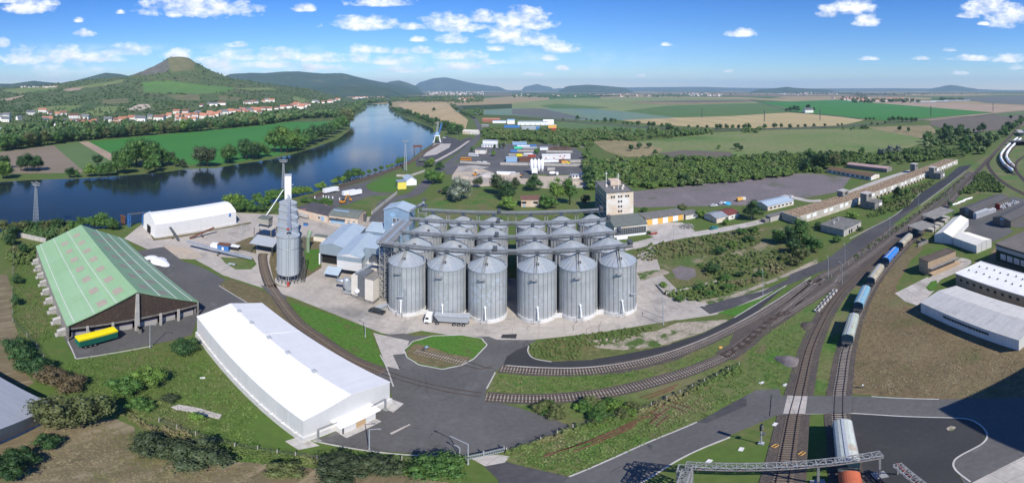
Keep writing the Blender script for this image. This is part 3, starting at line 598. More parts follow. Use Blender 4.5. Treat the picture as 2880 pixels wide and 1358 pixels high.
# ---- hills
from mathutils import noise as MN
def fbm(x,y,s): return MN.fractal(Vector((x*s,y*s,3.7)),1.0,2.1,4)
RW=[(850,0),(1000,.04),(1200,.14),(1500,.33),(1750,.55),(2000,.82),(2200,1),(2600,.85),(3300,.25)]
SH=[(-80,440),(0,440),(150,432),(250,425),(350,412),(450,402),(560,390),(640,384),(720,380),(1100,387),(1200,403),(1300,418),(1400,430),(1500,440),(1650,450),(1800,459),(1950,472),(2060,484)]
SHT=[((px('J',a,b)[0]-1440)/F, max(0,CAMH+2200*math.tan((HY-px('J',a,b)[1])/F))) for a,b in SH]
CT=(px('J',895,0)[0]-1440)/F; CX,CY=2250*math.sin(CT),2250*math.cos(CT)
CONE=[(0,263),(40,262),(62,256),(90,238),(146,209),(240,160),(330,130),(480,95),(700,40),(900,0)]
def terr(x,y):
    r=math.hypot(x,y); th=math.atan2(x,y)
    if r<850 or th>-.40: return 0.0
    s=np.interp(r,[a for a,_ in RW],[b for _,b in RW]); h=np.interp(th,[a for a,_ in SHT],[b for _,b in SHT])
    h*=min(1,max(0,(-.40-th)/.13))
    n=fbm(x,y,.0022)
    h=h*s*(1+.10*n); d=math.hypot(x-CX,y-CY); c=np.interp(d*(1+.07*fbm(x,y,.006)),[a for a,_ in CONE],[b for _,b in CONE])
    c+=5*fbm(x,y,.02)*min(1,c/120) if d>60 else 0
    return float(max(h,c) if max(h,c)-min(h,c)>20 else (math.log(math.exp(h/12)+math.exp(c/12))*12-8.3*(1-(max(h,c)-min(h,c))/20) if c>5 else max(h,c)))
def terr_hit(v,a,b):
    x,y=px(v,a,b); th=(x-1440)/F; tp=math.tan((y-HY)/F)
    for r in range(600,3200,8):
        X,Y=r*math.sin(th),r*math.cos(th); h=terr(X,Y)
        if CAMH-r*tp<=h: return Vector((X,Y,h))
    return at(v,a,b) if y>HY+4 else Vector((X,Y,h))
HM=[mat('hill scrub',(.058,.092,.025),(.085,.11,.034),.012,(.095,.10,.042),.005,.53,.68,fine=.06,finek=.35,world=True),G['vine'],
    mat('hill grass',(.15,.14,.06),(.115,.115,.05),.02,fine=.1,finek=.2,world=True),mat('hill rock',(.13,.115,.10),(.08,.085,.06),.03,fine=.08,finek=.35,world=True),G['tan'],
    mat('vineyard dark',(.05,.09,.022),(.045,.075,.022),.03,fine=.2,finek=.2,world=True),G['sand'],G['meadow']]
HP=[(1,'J',[(715,415),(850,405),(1000,425),(1190,440),(1150,460),(1000,472),(830,468),(725,465)]),(2,'J',[(848,292),(890,280),(945,280),(985,310),(975,350),(920,357),(880,362),(850,345)]),
 (3,'J',[(640,372),(780,325),(850,300),(850,345),(840,362),(720,378)]),(4,'L',[(0,215),(230,172),(250,180),(90,228)]),(4,'L',[(620,118),(720,95),(840,92),(800,115),(700,128)]),
 (5,'L',[(690,335),(900,255),(985,262),(830,345),(750,350)]),(7,'L',[(760,378),(1010,282),(1260,285),(1130,352),(1000,375)]),(7,'L',[(200,355),(420,288),(840,268),(690,335),(740,380),(560,340)]),
 (6,'L',[(1270,315),(1400,262),(1490,262),(1525,290),(1400,322)]),(2,'L',[(1680,172),(2000,160),(2020,222),(1800,222)]),(2,'L',[(2200,170),(2440,200),(2400,230),(2200,215)]),(7,'M',[(650,252),(720,260),(835,300),(740,325),(660,290)]),
 (7,'J',[(0,455),(120,440),(300,430),(280,450),(100,470)]),(2,'L',[(1030,215),(1290,200),(1300,245),(1040,260)]),(7,'L',[(760,90),(1240,10),(1250,40),(900,95)]),(7,'J',[(1180,445),(1350,440),(1400,452),(1250,455)])]
th0,th1=-1.36,-.38; nt_,nr_=330,190
ths=np.linspace(th0,th1,nt_); rr=850+(3300-850)*np.linspace(0,1,nr_)**1.05
V=[];mi=[]
for r in rr:
    for t in ths:
        x,y=r*math.sin(t),r*math.cos(t); V.append((x,y,terr(x,y)-.4))
Fq=[(k*nt_+i,k*nt_+i+1,(k+1)*nt_+i+1,(k+1)*nt_+i) for k in range(nr_-1) for i in range(nt_-1)]
o=mesh_np('hill_terrain',V,Fq,HM[0],smooth=True); tag(o,kind='structure')
for m_ in HM[1:]: o.data.materials.append(m_)
HPp=[(i,[px(v,*p) for p in P]) for i,v,P in HP]
idx=[]
for f in Fq:
    cx=sum(V[i][0] for i in f)/4; cy=sum(V[i][1] for i in f)/4; cz=sum(V[i][2] for i in f)/4; r=math.hypot(cx,cy)
    X=1440+F*math.atan2(cx,cy); Y=HY-F*math.atan2(cz-CAMH,r); k=0
    for i,P in HPp:
        if inpoly(X,Y,P): k=i; break
    idx.append(k)
o.data.polygons.foreach_set('material_index',np.array(idx,dtype=np.int32))
hw=[];hh=[]
for f,k in zip(Fq,idx):
    if k in (0,) and random.random()<.085:
        v=V[f[0]]; 
        if v[2]>3 and fbm(v[0],v[1],.006)>-.28 and math.hypot(v[0],v[1])<2700: hw.append((v[0]+random.uniform(-5,5),v[1]+random.uniform(-5,5),v[2]-.5)); hh.append(random.uniform(3.5,8.5))
woods('hillside_woodland',hw,hh,LM['woodd'],'scrubby woodland covering the slopes of the cone-topped hill',wide=1.3)
FH=mat('forest hill',(.026,.052,.022),(.040,.068,.026),.002,(.10,.11,.05),.0016,.6,.68,fine=.012,finek=.3,world=True)
def ridge(name, v, prof, r, front, back, m=FH, na=90, rough=.06):
    q=[px(v,a,b) for a,b in prof]; T=[(x-1440)/F for x,_ in q]; Hh=[CAMH+r*math.tan((HY-y)/F) for _,y in q]
    V=[];nr=13
    for j in range(nr):
        s=j/(nr-1); 
        for i in range(na):
            t=T[0]+(T[-1]-T[0])*i/(na-1); h=max(0,np.interp(t,T,Hh)); e=min(1,7*i/(na-1),7*(na-1-i)/(na-1)); h*=e*e*(3-2*e)
            if s<=.5: k=s/.5; d=r-front*(1-k); w=k*k*(3-2*k)
            else: k=(s-.5)/.5; d=r+back*k; w=1-k*k
            x,y=d*math.sin(t),d*math.cos(t); n=fbm(x,y,8.0/r)
            V.append((x,y,max(-3,h*w*(1+n*.45*(1-w)+n*.015)-2)))
    Fq=[(j*na+i,j*na+i+1,(j+1)*na+i+1,(j+1)*na+i) for j in range(nr-1) for i in range(na-1)]
    o=mesh_np(name,V,Fq,m,smooth=True); return tag(o,kind='structure')
ridge('hill_range','J',[(1000,385),(1050,375),(1130,371),(1250,366),(1330,368),(1400,362),(1500,358),(1560,364),(1620,369),(1720,367),(1790,385),(1900,408),(1960,418),(2050,432),(2180,444)],7000,2800,1500)
ridge('hill_knoll','J',[(1890,432),(1935,418),(1970,408),(2010,404),(2050,415),(2090,430),(2130,440)],8500,1000,900)
ridge('hill_blue','J',[(2040,438),(2080,421),(2130,408),(2180,393),(2240,388),(2290,398),(2350,412),(2420,424),(2480,432),(2576,440)],14000,2500,2500)
ridge('hill_left','J',[(-120,428),(-20,420),(60,421),(120,412),(170,405),(230,412),(300,418),(380,404),(450,385),(530,365),(600,371),(680,388),(800,410)],5200,1500,1200)
ridge('hill_left_far','J',[(-120,412),(0,420),(90,422),(200,426)],11000,1500,1500)
ridge('hill_forest','J',[(1300,442),(1450,437),(1600,432),(1700,425),(1800,424),(1880,432),(1960,442),(2050,452)],4600,900,700)
ridge('hill_mid','K',[(220,444),(290,431),(380,425),(430,428),(520,436),(620,444)],9000,1500,1200)
ridge('hill_small','K',[(40,440),(90,430),(125,422),(160,431),(220,441)],15000,1500,1500)
ridge('hill_plain','K',[(-60,441),(200,442),(500,440),(960,436),(1100,441),(1500,445),(1900,443),(2300,446),(2640,449)],16000,3000,2500)
ridge('hill_wood','K',[(1180,452),(1300,446),(1350,440),(1385,436),(1420,441),(1500,446),(1650,452)],8500,900,800)
ridge('hill_cone','K',[(2080,448),(2150,438),(2180,430),(2210,427),(2240,430),(2290,440),(2370,449)],13000,1200,1200)
# ---- building materials
B={}
B['white']=mat('white sheet',(.74,.72,.69),(.71,.69,.665),.25,fine=1.2,finek=.03,rough=.5)
B['whitewall']=mat('white wall sheet',(.66,.645,.62),(.61,.60,.58),.3,fine=3,finek=.03,rough=.5,stretch=(1,1,.15))
def seams(m,axis,per,k=.07,dirt=0):
    nt=m.node_tree; b=nt.nodes['Principled BSDF']; c=b.inputs['Base Color'].links[0].from_socket; co=coords(nt,False); sp=nd(nt,'ShaderNodeSeparateXYZ'); nt.links.new(co,sp.inputs[0])
    def mm(op,a,v):
        n=nd(nt,'ShaderNodeMath',operation=op); nt.links.new(a,n.inputs[0]); n.inputs[1].default_value=v; return n.outputs[0]
    f=mm('LESS_THAN',mm('FRACT',mm('DIVIDE',sp.outputs[axis],per),0),.07)
    c=mixc(nt,f,c,mixc(nt,1.0,c,(1-k*2.2,1-k*2.2,1-k*2.2),'MULTIPLY'))
    wn_=nd(nt,'ShaderNodeTexWhiteNoise',noise_dimensions='1D'); nt.links.new(mm('FLOOR',mm('DIVIDE',sp.outputs[axis],per),0),wn_.inputs['W']); mr=nd(nt,'ShaderNodeMapRange'); mr.inputs[3].default_value=1-k*.6; mr.inputs[4].default_value=1+k*.3; nt.links.new(wn_.outputs[0],mr.inputs[0])
    sc=nd(nt,'ShaderNodeVectorMath',operation='SCALE'); nt.links.new(c,sc.inputs[0]); nt.links.new(mr.outputs[0],sc.inputs['Scale']); c=sc.outputs[0]
    if dirt: c=mixc(nt,noise(nt,coords(nt,False,(1,.12,.12) if axis==0 else (.12,1,.12)),.9,6,.7,.55,.8),c,mixc(nt,1.0,c,(1-dirt,1-dirt,1-dirt*1.1),'MULTIPLY'))
    nt.links.new(c,b.inputs['Base Color'])
seams(B['white'],0,1.1,.03,.12); seams(B['whitewall'],0,1.0,.06,.10)
B['plinth']=mat('white plinth',(.62,.61,.59),(.52,.50,.47),.8,fine=3,finek=.06)
B['green']=mat('green roof',(.235,.37,.205),(.215,.345,.19),.15,(.25,.38,.23),.05,.5,.7,fine=1,finek=.04,rough=.55,stretch=(.1,1,1))
seams(B['green'],0,1.0,.05,.12)
B['roofpatch']=mat('pink rooflight',(.33,.275,.225),(.285,.25,.20),1.2,fine=4,finek=.1)
seams(B['roofpatch'],0,.5,.1,.2)
B['wood']=mat('dark boards',(.075,.05,.038),(.045,.032,.026),1.5,(.12,.085,.06),1.2,.55,.7,fine=3,finek=.25,stretch=(6,6,.3))
B['conc']=mat('wall concrete',(.46,.43,.39),(.36,.34,.31),.5,(.27,.25,.22),.4,.55,.72,fine=3,finek=.1)
B['concd']=mat('old concrete',(.26,.24,.215),(.18,.17,.155),.6,(.12,.115,.105),.4,.55,.72,fine=3,finek=.15)
B['peach']=mat('peach render',(.56,.43,.32),(.50,.38,.28),.25,(.62,.54,.46),.15,.5,.7,fine=3,finek=.06)
B['cream']=mat('cream render',(.62,.52,.40),(.55,.45,.335),.2,(.68,.65,.60),.12,.45,.6,fine=3,finek=.06)
B['creamsh']=mat('cream panel',(.66,.61,.53),(.60,.55,.48),.3,fine=2,finek=.04,rough=.5)
B['steel']=mat('galvanised',(.40,.43,.45),(.33,.36,.385),.4,fine=3,finek=.08,rough=.45,metal=.35)
B['steeld']=mat('dark steel',(.13,.135,.14),(.09,.095,.10),1,fine=4,finek=.15,rough=.5,metal=.3)
B['frame']=mat('pale steelwork',(.34,.34,.33),(.26,.26,.255),1,fine=4,finek=.1,rough=.5,metal=.2)
B['bluecl']=mat('blue cladding',(.20,.29,.39),(.23,.32,.42),.3,(.17,.26,.37),.4,.5,.65,fine=4,finek=.06,rough=.5,stretch=(5,5,.1))
B['bluegrey']=mat('grey blue cladding',(.20,.255,.30),(.235,.285,.325),.3,fine=4,finek=.06,rough=.5,stretch=(4,4,.1))
B['blueroof']=mat('pale blue roof',(.36,.43,.485),(.33,.40,.455),.3,(.30,.36,.41),.2,.55,.75,fine=2,finek=.05,rough=.5)
B['greyroof']=mat('grey green felt',(.15,.165,.145),(.125,.14,.125),.3,fine=2,finek=.08)
B['felt']=mat('dark felt',(.082,.075,.075),(.115,.105,.10),.35,(.16,.14,.13),.3,.6,.75,fine=2,finek=.15)
B['feltold']=mat('patched felt',(.13,.125,.115),(.19,.18,.165),.45,(.08,.09,.045),.3,.58,.7,fine=2,finek=.2)
B['glass']=mat('window glass',(.025,.03,.035),(.04,.046,.05),2,rough=.12,spec=.6)
B['black']=mat('open doorway',(.012,.012,.012),rough=.9)
B['blue']=mat('blue paint',(.05,.16,.42),(.06,.19,.45),1,fine=3,finek=.06,rough=.45)
B['bluelt']=mat('light blue paint',(.27,.42,.58),(.22,.36,.52),1,fine=3,finek=.06,rough=.45)
B['yellow']=mat('yellow door',(.72,.41,.10),(.66,.36,.08),.8,fine=4,finek=.08,stretch=(6,6,.5))
B['red']=mat('red paint',(.36,.05,.035),(.30,.04,.03),1,fine=3,finek=.1)
B['tile']=mat('orange tiles',(.40,.175,.105),(.32,.14,.09),.5,fine=2,finek=.12,objrand=.2)
B['tiled']=mat('brown tiles',(.20,.10,.07),(.15,.08,.06),.5,fine=2,finek=.12,objrand=.2)
B['slate']=mat('grey roof',(.15,.155,.165),(.11,.115,.125),.5,fine=2,finek=.12,objrand=.2)
B['house']=mat('pale house wall',(.80,.76,.69),(.72,.68,.60),.4,objrand=.14)
B['rustroof']=mat('rusty brown roof',(.155,.095,.05),(.11,.07,.045),.3,(.10,.095,.04),.3,.55,.7,fine=2,finek=.18)
B['pinkroof']=mat('faded red roof',(.42,.29,.27),(.33,.22,.20),.3,fine=2,finek=.15)
B['eternit']=mat('fibre cement',(.075,.072,.07),(.10,.095,.09),.3,fine=2,finek=.12,stretch=(1,4,1))
B['brickbeige']=mat('beige brick',(.42,.31,.20),(.36,.26,.165),.5,fine=5,finek=.15)
B['greywall']=mat('grey timber wall',(.15,.135,.12),(.11,.10,.09),.8,fine=4,finek=.2,stretch=(4,4,.3))
B['rust']=mat('rust',(.17,.075,.045),(.11,.05,.035),1.5,fine=5,finek=.25)
B['rail']=mat('rail',(.12,.085,.07),(.09,.06,.05),1,rough=.5,metal=.4)
B['sleeper']=mat('sleeper',(.34,.30,.255),(.24,.21,.18),.5,fine=4,finek=.2,world=True)
B['sleeperd']=mat('old sleeper',(.16,.125,.095),(.20,.16,.12),.4,fine=4,finek=.2,world=True)
B['tyre']=mat('tyre',(.02,.02,.021),rough=.85)
B['rim']=mat('rim',(.35,.35,.36),rough=.4,metal=.6)
B['orange']=mat('orange machine',(.62,.25,.03),rough=.45)
B['yellowp']=mat('yellow tarpaulin',(.80,.66,.01),(.76,.62,.01),.8,rough=.5)
B['greenp']=mat('green tarpaulin',(.012,.135,.085),(.01,.115,.075),.6,rough=.5)
B['whitep']=mat('white paint',(.78,.78,.77),(.72,.72,.72),1,rough=.4)
B['darkp']=mat('dark car paint',(.02,.024,.03),rough=.25,spec=.6)
B['tealp']=mat('teal car paint',(.02,.20,.20),rough=.3)
B['greyp']=mat('grey paint',(.36,.38,.40),(.32,.34,.36),1,fine=3,finek=.05,rough=.45)

def frame3(a,b,c):
    a=Vector(a[:2]);b=Vector(b[:2]);c=Vector(c[:2]); ex=(b-a); L=ex.length; ex.normalize(); ey=Vector((-ex.y,ex.x)); Wd=(c-b).dot(ey)
    ce=a+ex*L/2+ey*Wd/2; return (ce.x,ce.y,0),math.atan2(ex.y,ex.x),L,abs(Wd)
def frame2(a,b,depth):      # front edge a->b, depth behind it
    a=Vector(a[:2]);b=Vector(b[:2]);ex=(b-a);L=ex.length;ex.normalize();ey=Vector((-ex.y,ex.x))
    ce=a+ex*L/2+ey*depth/2; return (ce.x,ce.y,0),math.atan2(ex.y,ex.x),L,depth
def gable_wall(L,W,he,hr,axis='x',z0=0):
    mb=MB()
    if axis=='x': mb.extx([(-W/2,z0),(W/2,z0),(W/2,he),(0,hr),(-W/2,he)],-L/2,L/2)
    else:
        mb.extx([(-L/2,z0),(L/2,z0),(L/2,he),(0,hr),(-L/2,he)],-W/2,W/2); mb.v=[(y,-x,z) if False else (y,x,z) for x,y,z in mb.v]; mb.f=[tuple(reversed(f)) for f in mb.f]
    return mb
def gable_roof(L,W,he,hr,t=.18,o=.35,axis='x'):
    mb=MB(); A,C_=(L,W) if axis=='x' else (W,L); s=(hr-he)/(C_/2); e=C_/2+o; ze=he-o*s
    prof=[(-e,ze+.03),(0,hr+.03),(e,ze+.03),(e,ze+t),(0,hr+t),(-e,ze+t)]
    mb.extx(prof[::-1][::-1],-A/2-o,A/2+o)
    if axis!='x': mb.v=[(y,x,z) for x,y,z in mb.v]; mb.f=[tuple(reversed(f)) for f in mb.f]
    return mb
def flat_roof(L,W,h,t=.3,o=.25,par=0):
    mb=MB(); mb.box(-L/2-o,L/2+o,-W/2-o,W/2+o,h+.002,h+t)
    if par:
        for x0,x1,y0,y1 in ((-L/2-o,L/2+o,-W/2-o,-W/2-o+.3),(-L/2-o,L/2+o,W/2+o-.3,W/2+o),(-L/2-o,-L/2-o+.3,-W/2-o+.3,W/2+o-.3),(L/2+o-.3,L/2+o,-W/2-o+.3,W/2+o-.3)): mb.box(x0,x1,y0,y1,h+t,h+t+par)
    return mb
def wins(root, side, L, W, xs, z0, w, h, m='glass', fm='whitep', name='window', d=.06, fr=True):
    """windows as separate parts on one facade; side 'f' front(-y) 'b' back 'l' -x 'r' +x"""
    for x in xs:
        mb=MB(); f=MB(); a,b_=x-w/2,x+w/2
        def bx(q,a,b_,z0,z1,d0,d1):
            if side=='f': q.box(a,b_,-W/2-d1,-W/2-d0,z0,z1)
            elif side=='b': q.box(a,b_,W/2+d0,W/2+d1,z0,z1)
            elif side=='l': q.box(-L/2-d1,-L/2-d0,a,b_,z0,z1)
            else: q.box(L/2+d0,L/2+d1,a,b_,z0,z1)
        bx(mb,a,b_,z0,z0+h,-.02,d); o=mb.build(name,B[m],root)
        if fr:
            t=.08
            bx(f,a-t,b_+t,z0-t,z0,-.02,d+.05); bx(f,a-t,b_+t,z0+h,z0+h+t,-.02,d+.05); bx(f,a-t,a,z0,z0+h,-.02,d+.05); bx(f,b_,b_+t,z0,z0+h,-.02,d+.05); bx(f,x-.03,x+.03,z0,z0+h,0,d+.03)
            f.build('frame',B[fm],o)
def lin(a,b,n): return [a+(b-a)*(i+.5)/n for i in range(n)]

# ===== white foreground hall
lo,rz,L,Wd=frame3((-72.8,67.9),(-29.6,49.0),(-22.1,66.6))
t=thing('warehouse_hall','long white sheet-metal hall with ridge vents in the foreground, beside the curved track','hall',lo,rz)
gable_wall(L,Wd,7.9,10.4,z0=1.9).build('wall',B['whitewall'],t)
MB().box(-L/2-.35,L/2+.35,-Wd/2-.35,Wd/2+.35,0,1.9).build('plinth',B['plinth'],t)
mb=gable_roof(L,Wd,7.9,10.4,.16,.12)
for x in (-5.5,):
    for s in (-1,1): mb.beam((x,s*.2,10.60),(x,s*Wd/2,8.10),.5,.12)
mb.build('roof',B['white'],t)
for x in (-18.5,-11.5,-3.2,4.5,13.5):
    m_=MB(); m_.box(x-.35,x+.35,-.35,.35,10.5,10.95); m_.add([(x-.5,-.5,10.95),(x+.5,-.5,10.95),(x+.5,.5,10.95),(x-.5,.5,10.95),(x,0,11.25)],[(0,1,4),(1,2,4),(2,3,4),(3,0,4),(3,2,1,0)]); m_.build('roof_vent',B['greyp'],t)
for x in lin(-L/2,L/2,13):
    MB().box(x-.12,x+.12,-Wd/2-.5,-Wd/2,1.95,2.12).beam((x,-Wd/2-.42,2.0),(x,-Wd/2-.42,2.7),.07).build('wall_lamp',B['whitep'],t)
g0=MB(); g0.box(L/2-.02,L/2+1.9,-3.6,3.9,.0,3.0); g0.build('porch',B['whitewall'],t)
MB().hull8([(L/2+.0,-4.4,4.05),(L/2+2.5,-4.4,3.3),(L/2+2.5,4.6,3.3),(L/2+0,4.6,4.05)],[(L/2+.0,-4.4,4.17),(L/2+2.5,-4.4,3.42),(L/2+2.5,4.6,3.42),(L/2+0,4.6,4.17)]).build('canopy',B['white'],t)
MB().box(L/2+1.88,L/2+1.96,-.6,1.5,.25,2.7).build('doorway',mat('board door',(.52,.36,.2),(.45,.3,.16),2),t)
MB().box(L/2+1.9,L/2+2.0,-3.55,-3.25,.1,2.9).build('door_edge',B['steeld'],t)
MB().box(L/2+1.5,L/2+3.2,-3.8,3.9,0,.22).build('ramp',B['conc'],t)
for y in (-7.6,7.4):
    MB().beam((L/2+1.0,y,0),(L/2+1.0,y,4.2),.22).beam((L/2+1.0,y,4.1),(L/2+1.0,y*.5,4.1),.16).box(L/2+.6,L/2+1.5,y-.4,y+.4,0,.25).build('door_track_post',B['frame'],t)
MB().prism([(L/2-1.6,-Wd/2-.3),(L/2-1.6,-Wd/2-2.2),(L/2+1.6,-Wd/2-2.0),(L/2+2.4,-Wd/2+1.2),(L/2+.4,-Wd/2+1.0)],.0,.12).build('corner_slab',B['conc'],t)
MB().prism([(L/2+.4,Wd/2-2.0),(L/2+2.6,Wd/2-2.0),(L/2+2.0,Wd/2+1.6),(L/2-.5,Wd/2+1.4),(L/2-.5,Wd/2+.4)],.0,.12).build('corner_slab',B['conc'],t)
# ===== green roofed hall
lo,rz,L,Wd=frame3((-150.6,51.7),(-89.3,39.0),(-82.6,76.9))
t=thing('storage_hall','big open-fronted storage hall with a faded green roof and dark board gable','hall',lo,rz)
HE,HR=5.5,14.6
mb=MB(); s=(HR-HE)/(Wd/2)
mb.extx([(-Wd/2,HE),(0,HR),(Wd/2,HE),(Wd/2,HE+.35),(0,HR+.35),(-Wd/2,HE+.35)],-L/2,L/2+.1); mb.build('roof',B['green'],t)
for sg in (-1,1):
    for k in ((.31,.62,.9) if sg<0 else (.35,.62,.88)):
        y=sg*Wd/2*k; z=HR-abs(y)*s+.36; MB().beam((-L/2,y,z+.03),(L/2+.1,y,z+.03),.2,.05).build('roof_strip',B['plinth'],t)
    for k in (.2,.47):
        for x in lin(-L/2+4,L/2-1,7):
            y=sg*Wd/2*k; z=HR-abs(y)*s+.36; x2=x+(2 if k>.3 else 0); y0,y1=y-1.25,y+1.25
            zz=lambda yy: HR-abs(yy)*s+.37
            MB().hull8([(x2-1.45,y0,zz(y0)),(x2+1.45,y0,zz(y0)),(x2+1.45,y1,zz(y1)),(x2-1.45,y1,zz(y1))],[(x2-1.45,y0,zz(y0)+.05),(x2+1.45,y0,zz(y0)+.05),(x2+1.45,y1,zz(y1)+.05),(x2-1.45,y1,zz(y1)+.05)]).build('rooflight',B['roofpatch'],t)
gx=L/2-.35
MB().extx([(-Wd/2+.2,4.6),(Wd/2-.2,4.6),(Wd/2-.2,HE-.05),(0,HR-.05),(-Wd/2+.2,HE-.05)],gx-.2,gx).build('gable_boards',B['wood'],t)
MB().box(gx-.3,gx+.05,-Wd/2+.2,Wd/2-.2,4.0,4.6).build('gable_beam',B['concd'],t)
MB().extx([(-Wd/2+.2,0),(Wd/2-.2,0),(Wd/2-.2,HE-.05),(0,HR-.05),(-Wd/2+.2,HE-.05)],-L/2+.4,-L/2+.6).build('back_gable',B['wood'],t)
mb=MB(); mb.extx([(-.7,0),(.55,0),(.5,5),(.38,HR-.6),(-.35,HR-.6),(-.7,5.2)],gx+.1,gx+.7); mb.build('column',B['conc'],t)
for y in (-13.8,-6.9,7.0,12.6): MB().extx([(-.35,0),(.35,0),(.28,4.2),(-.28,4.8)],gx+.1,gx+.7).build('column',B['conc'],t) if False else MB().beam((gx+.3,y,0),(gx+.3,y,4.7),.6,.5).build('column',B['conc'],t)
for y in (-Wd/2+.3,Wd/2-.3): MB().beam((gx+.4,y,0),(gx+.4,y,5.4),.4).build('corner_post',B['concd'],t)
bays=[(-17.6,-13.8),(-13.2,-7.3),(-6.4,-.9),(.9,6.6),(7.4,12.2),(13,18.2)]
for k,(y0,y1) in enumerate(bays):
    q=MB().box(gx-1.4,gx-1.0,y0,y1,0,2.0); q.build('bay_wall',B['conc'],t)
    MB().box(gx-1.42,gx-.98,y0,y1,2.0,2.3).build('bay_edge',mat('navy band',(.03,.035,.12),rough=.6) if k==0 else bpy.data.materials['navy band'],t)
    MB().box(gx-1.3,gx-1.2,y0,y1,2.3,4.0).build('bay_boards',mat('bay boards',(.28,.14,.05),(.07,.045,.03),1.1,fine=3,finek=.3) if k==0 else bpy.data.materials['bay boards'],t)
for y in (-9.5,-5.0,-2.6,2.4,8.6,11.2):
    MB().extx([(-.28,0),(.28,0),(.28,1.9),(-.28,1.9)],gx+.6,gx+2.6).add([],[]).build('buttress',B['conc'],t)
for k,x in enumerate(lin(-L/2+3,L/2,9)):
    for sg in (-1,):
        mb=MB(); mb.hull8([(x-.7,sg*(Wd/2+1.9),0),(x+.7,sg*(Wd/2+1.9),0),(x+.7,sg*(Wd/2-.5),0),(x-.7,sg*(Wd/2-.5),0)],[(x-.7,sg*(Wd/2+1.9),1.9),(x+.7,sg*(Wd/2+1.9),1.9),(x+.7,sg*(Wd/2-.5),2.6),(x-.7,sg*(Wd/2-.5),2.6)]); mb.box(x-.9,x+.9,-Wd/2-2.5,-Wd/2-1.9,0,.4); mb.build('side_buttress',B['conc'],t)
MB().box(-L/2+.5,L/2-1.2,-Wd/2+.2,-Wd/2+.5,0,5.4).build('side_wall',B['concd'],t)
MB().box(-L/2+.5,L/2-1.2,Wd/2-.5,Wd/2-.2,0,5.4).build('side_wall',B['concd'],t)
# ===== white tent hall by the river
lo,rz,L,Wd=frame2((-146.6,109.6),(-134.6,154.0),16.4)
t=thing('tent_hall','white fabric tent hall with rounded roof on the river bank','tent hall',lo,rz)
mb=MB(); mb.extx([(-Wd/2,0),(Wd/2,0),(Wd/2,7.4),(Wd/2-1.5,8.6),(3,10.6),(0,11),(-3,10.6),(-Wd/2+1.5,8.6),(-Wd/2,7.4)],-L/2,L/2); mb.build('fabric',B['white'],t)
MB().box(-L/2-.3,L/2+.3,-Wd/2-.3,Wd/2+.3,0,.7).build('plinth',B['plinth'],t)
MB().box(-L/2-.34,-L/2-.2,-2.2,2.2,0,4.4).build('doorway',B['black'],t)
MB().box(L/2-4.6,L/2-3.3,-Wd/2-.06,-Wd/2,5.0,6.9).build('emblem',B['blue'],t)
# ===== grey roofed warehouse at the frame edge
lo,rz,L,Wd=frame3((-53.0,10.0),(-60.6,23.8),(-86,11.5))
a=Vector((-50.2,3.6)); b=Vector((-60.5,23.9))
lo,rz,L,Wd=frame2((b.x-27*.895,b.y-27*.446),(b.x,b.y),26) 
ex=(a-b).normalized(); ey=Vector((-ex.y,ex.x)); 
# long axis b->a, depth to the west
ce=b+ex*15+Vector((-ex.y*-1,ex.x*-1))*0
dirw=Vector((-.895,-.446)); ce=b+ex*15+dirw*13
rz=math.atan2(ex.y,ex.x)
t=thing('metal_warehouse','low warehouse with ribbed grey metal roof and tan wall at the mown meadow','warehouse',(ce.x,ce.y,0),rz)
gable_wall(30,26,4.6,5.9,'y').build('wall',mat('tan cladding',(.50,.39,.275),(.44,.345,.245),.3,fine=3,finek=.08,stretch=(5,5,.1)),t)
gable_roof(30,26,4.6,5.9,.15,.2,'y').build('roof',mat('grey metal roof',(.36,.37,.385),(.32,.33,.345),.3,fine=2,finek=.05,rough=.45,metal=.2,stretch=(4,.3,1)),t)
MB().box(-15.15,15.15,-13.15,13.15,0,.5).build('plinth',B['bluelt'],t)
# ===== receiving halls of the silo plant
lo,rz,L,Wd=frame3((-72.8,134.7),(-65.1,134.4),(-68.4,161.1))
rz=R_(5)
t=thing('receiving_hall','blue grey drive-through hall with a wide gable roof and open portal','hall',(-69.2,148.0,0),R_(5))
gable_wall(11.0,27,9.2,10.8,'y',z0=5.2).build('wall',B['bluegrey'],t)
gable_roof(11.0,27,9.2,10.8,.15,.15,'y').build('roof',B['blueroof'],t)
MB().box(-5.5,-5.2,-13.5,13.5,0,5.2).box(5.2,5.5,-13.5,13.5,0,5.2).box(-5.2,5.2,12.9,13.5,0,5.2).build('side_wall',B['bluegrey'],t)
MB().box(-5.1,5.1,-11.5,-11.2,0,5.2).build('doorway',B['black'],t)
for x in (-5.35,5.35): MB().beam((x,-13.6,0),(x,-13.6,5.2),.5).build('post',B['whitep'],t)
t=thing('weighing_hall','white slatted upper hall on legs joined to the blue drive-through hall','hall',(-58.4,139.0,0),R_(5))
gable_wall(9.5,24,9.8,11.2,'y',z0=3.8).build('wall',mat('white slats',(.58,.58,.575),(.48,.48,.475),.8,fine=2,finek=.05,stretch=(.2,.2,5)),t)
MB().box(-4.78,4.78,-12.08,12.08,7.8,9.75).build('blue_band',B['bluegrey'],t)
gable_roof(9.5,24,9.8,11.2,.15,.15,'y').build('roof',B['blueroof'],t)
for x in (-4.4,4.4):
    for y in (-11.5,-4,4,11): MB().beam((x,y,0),(x,y,3.8),.4).build('leg',B['frame'],t)
MB().hull8([(-8.2,-16.4,2.9),(-2.6,-16.4,2.9),(-2.6,-12.2,4.4),(-8.2,-12.2,4.4)],[(-8.2,-16.4,3.05),(-2.6,-16.4,3.05),(-2.6,-12.2,4.55),(-8.2,-12.2,4.55)]).build('canopy',B['blueroof'],t)
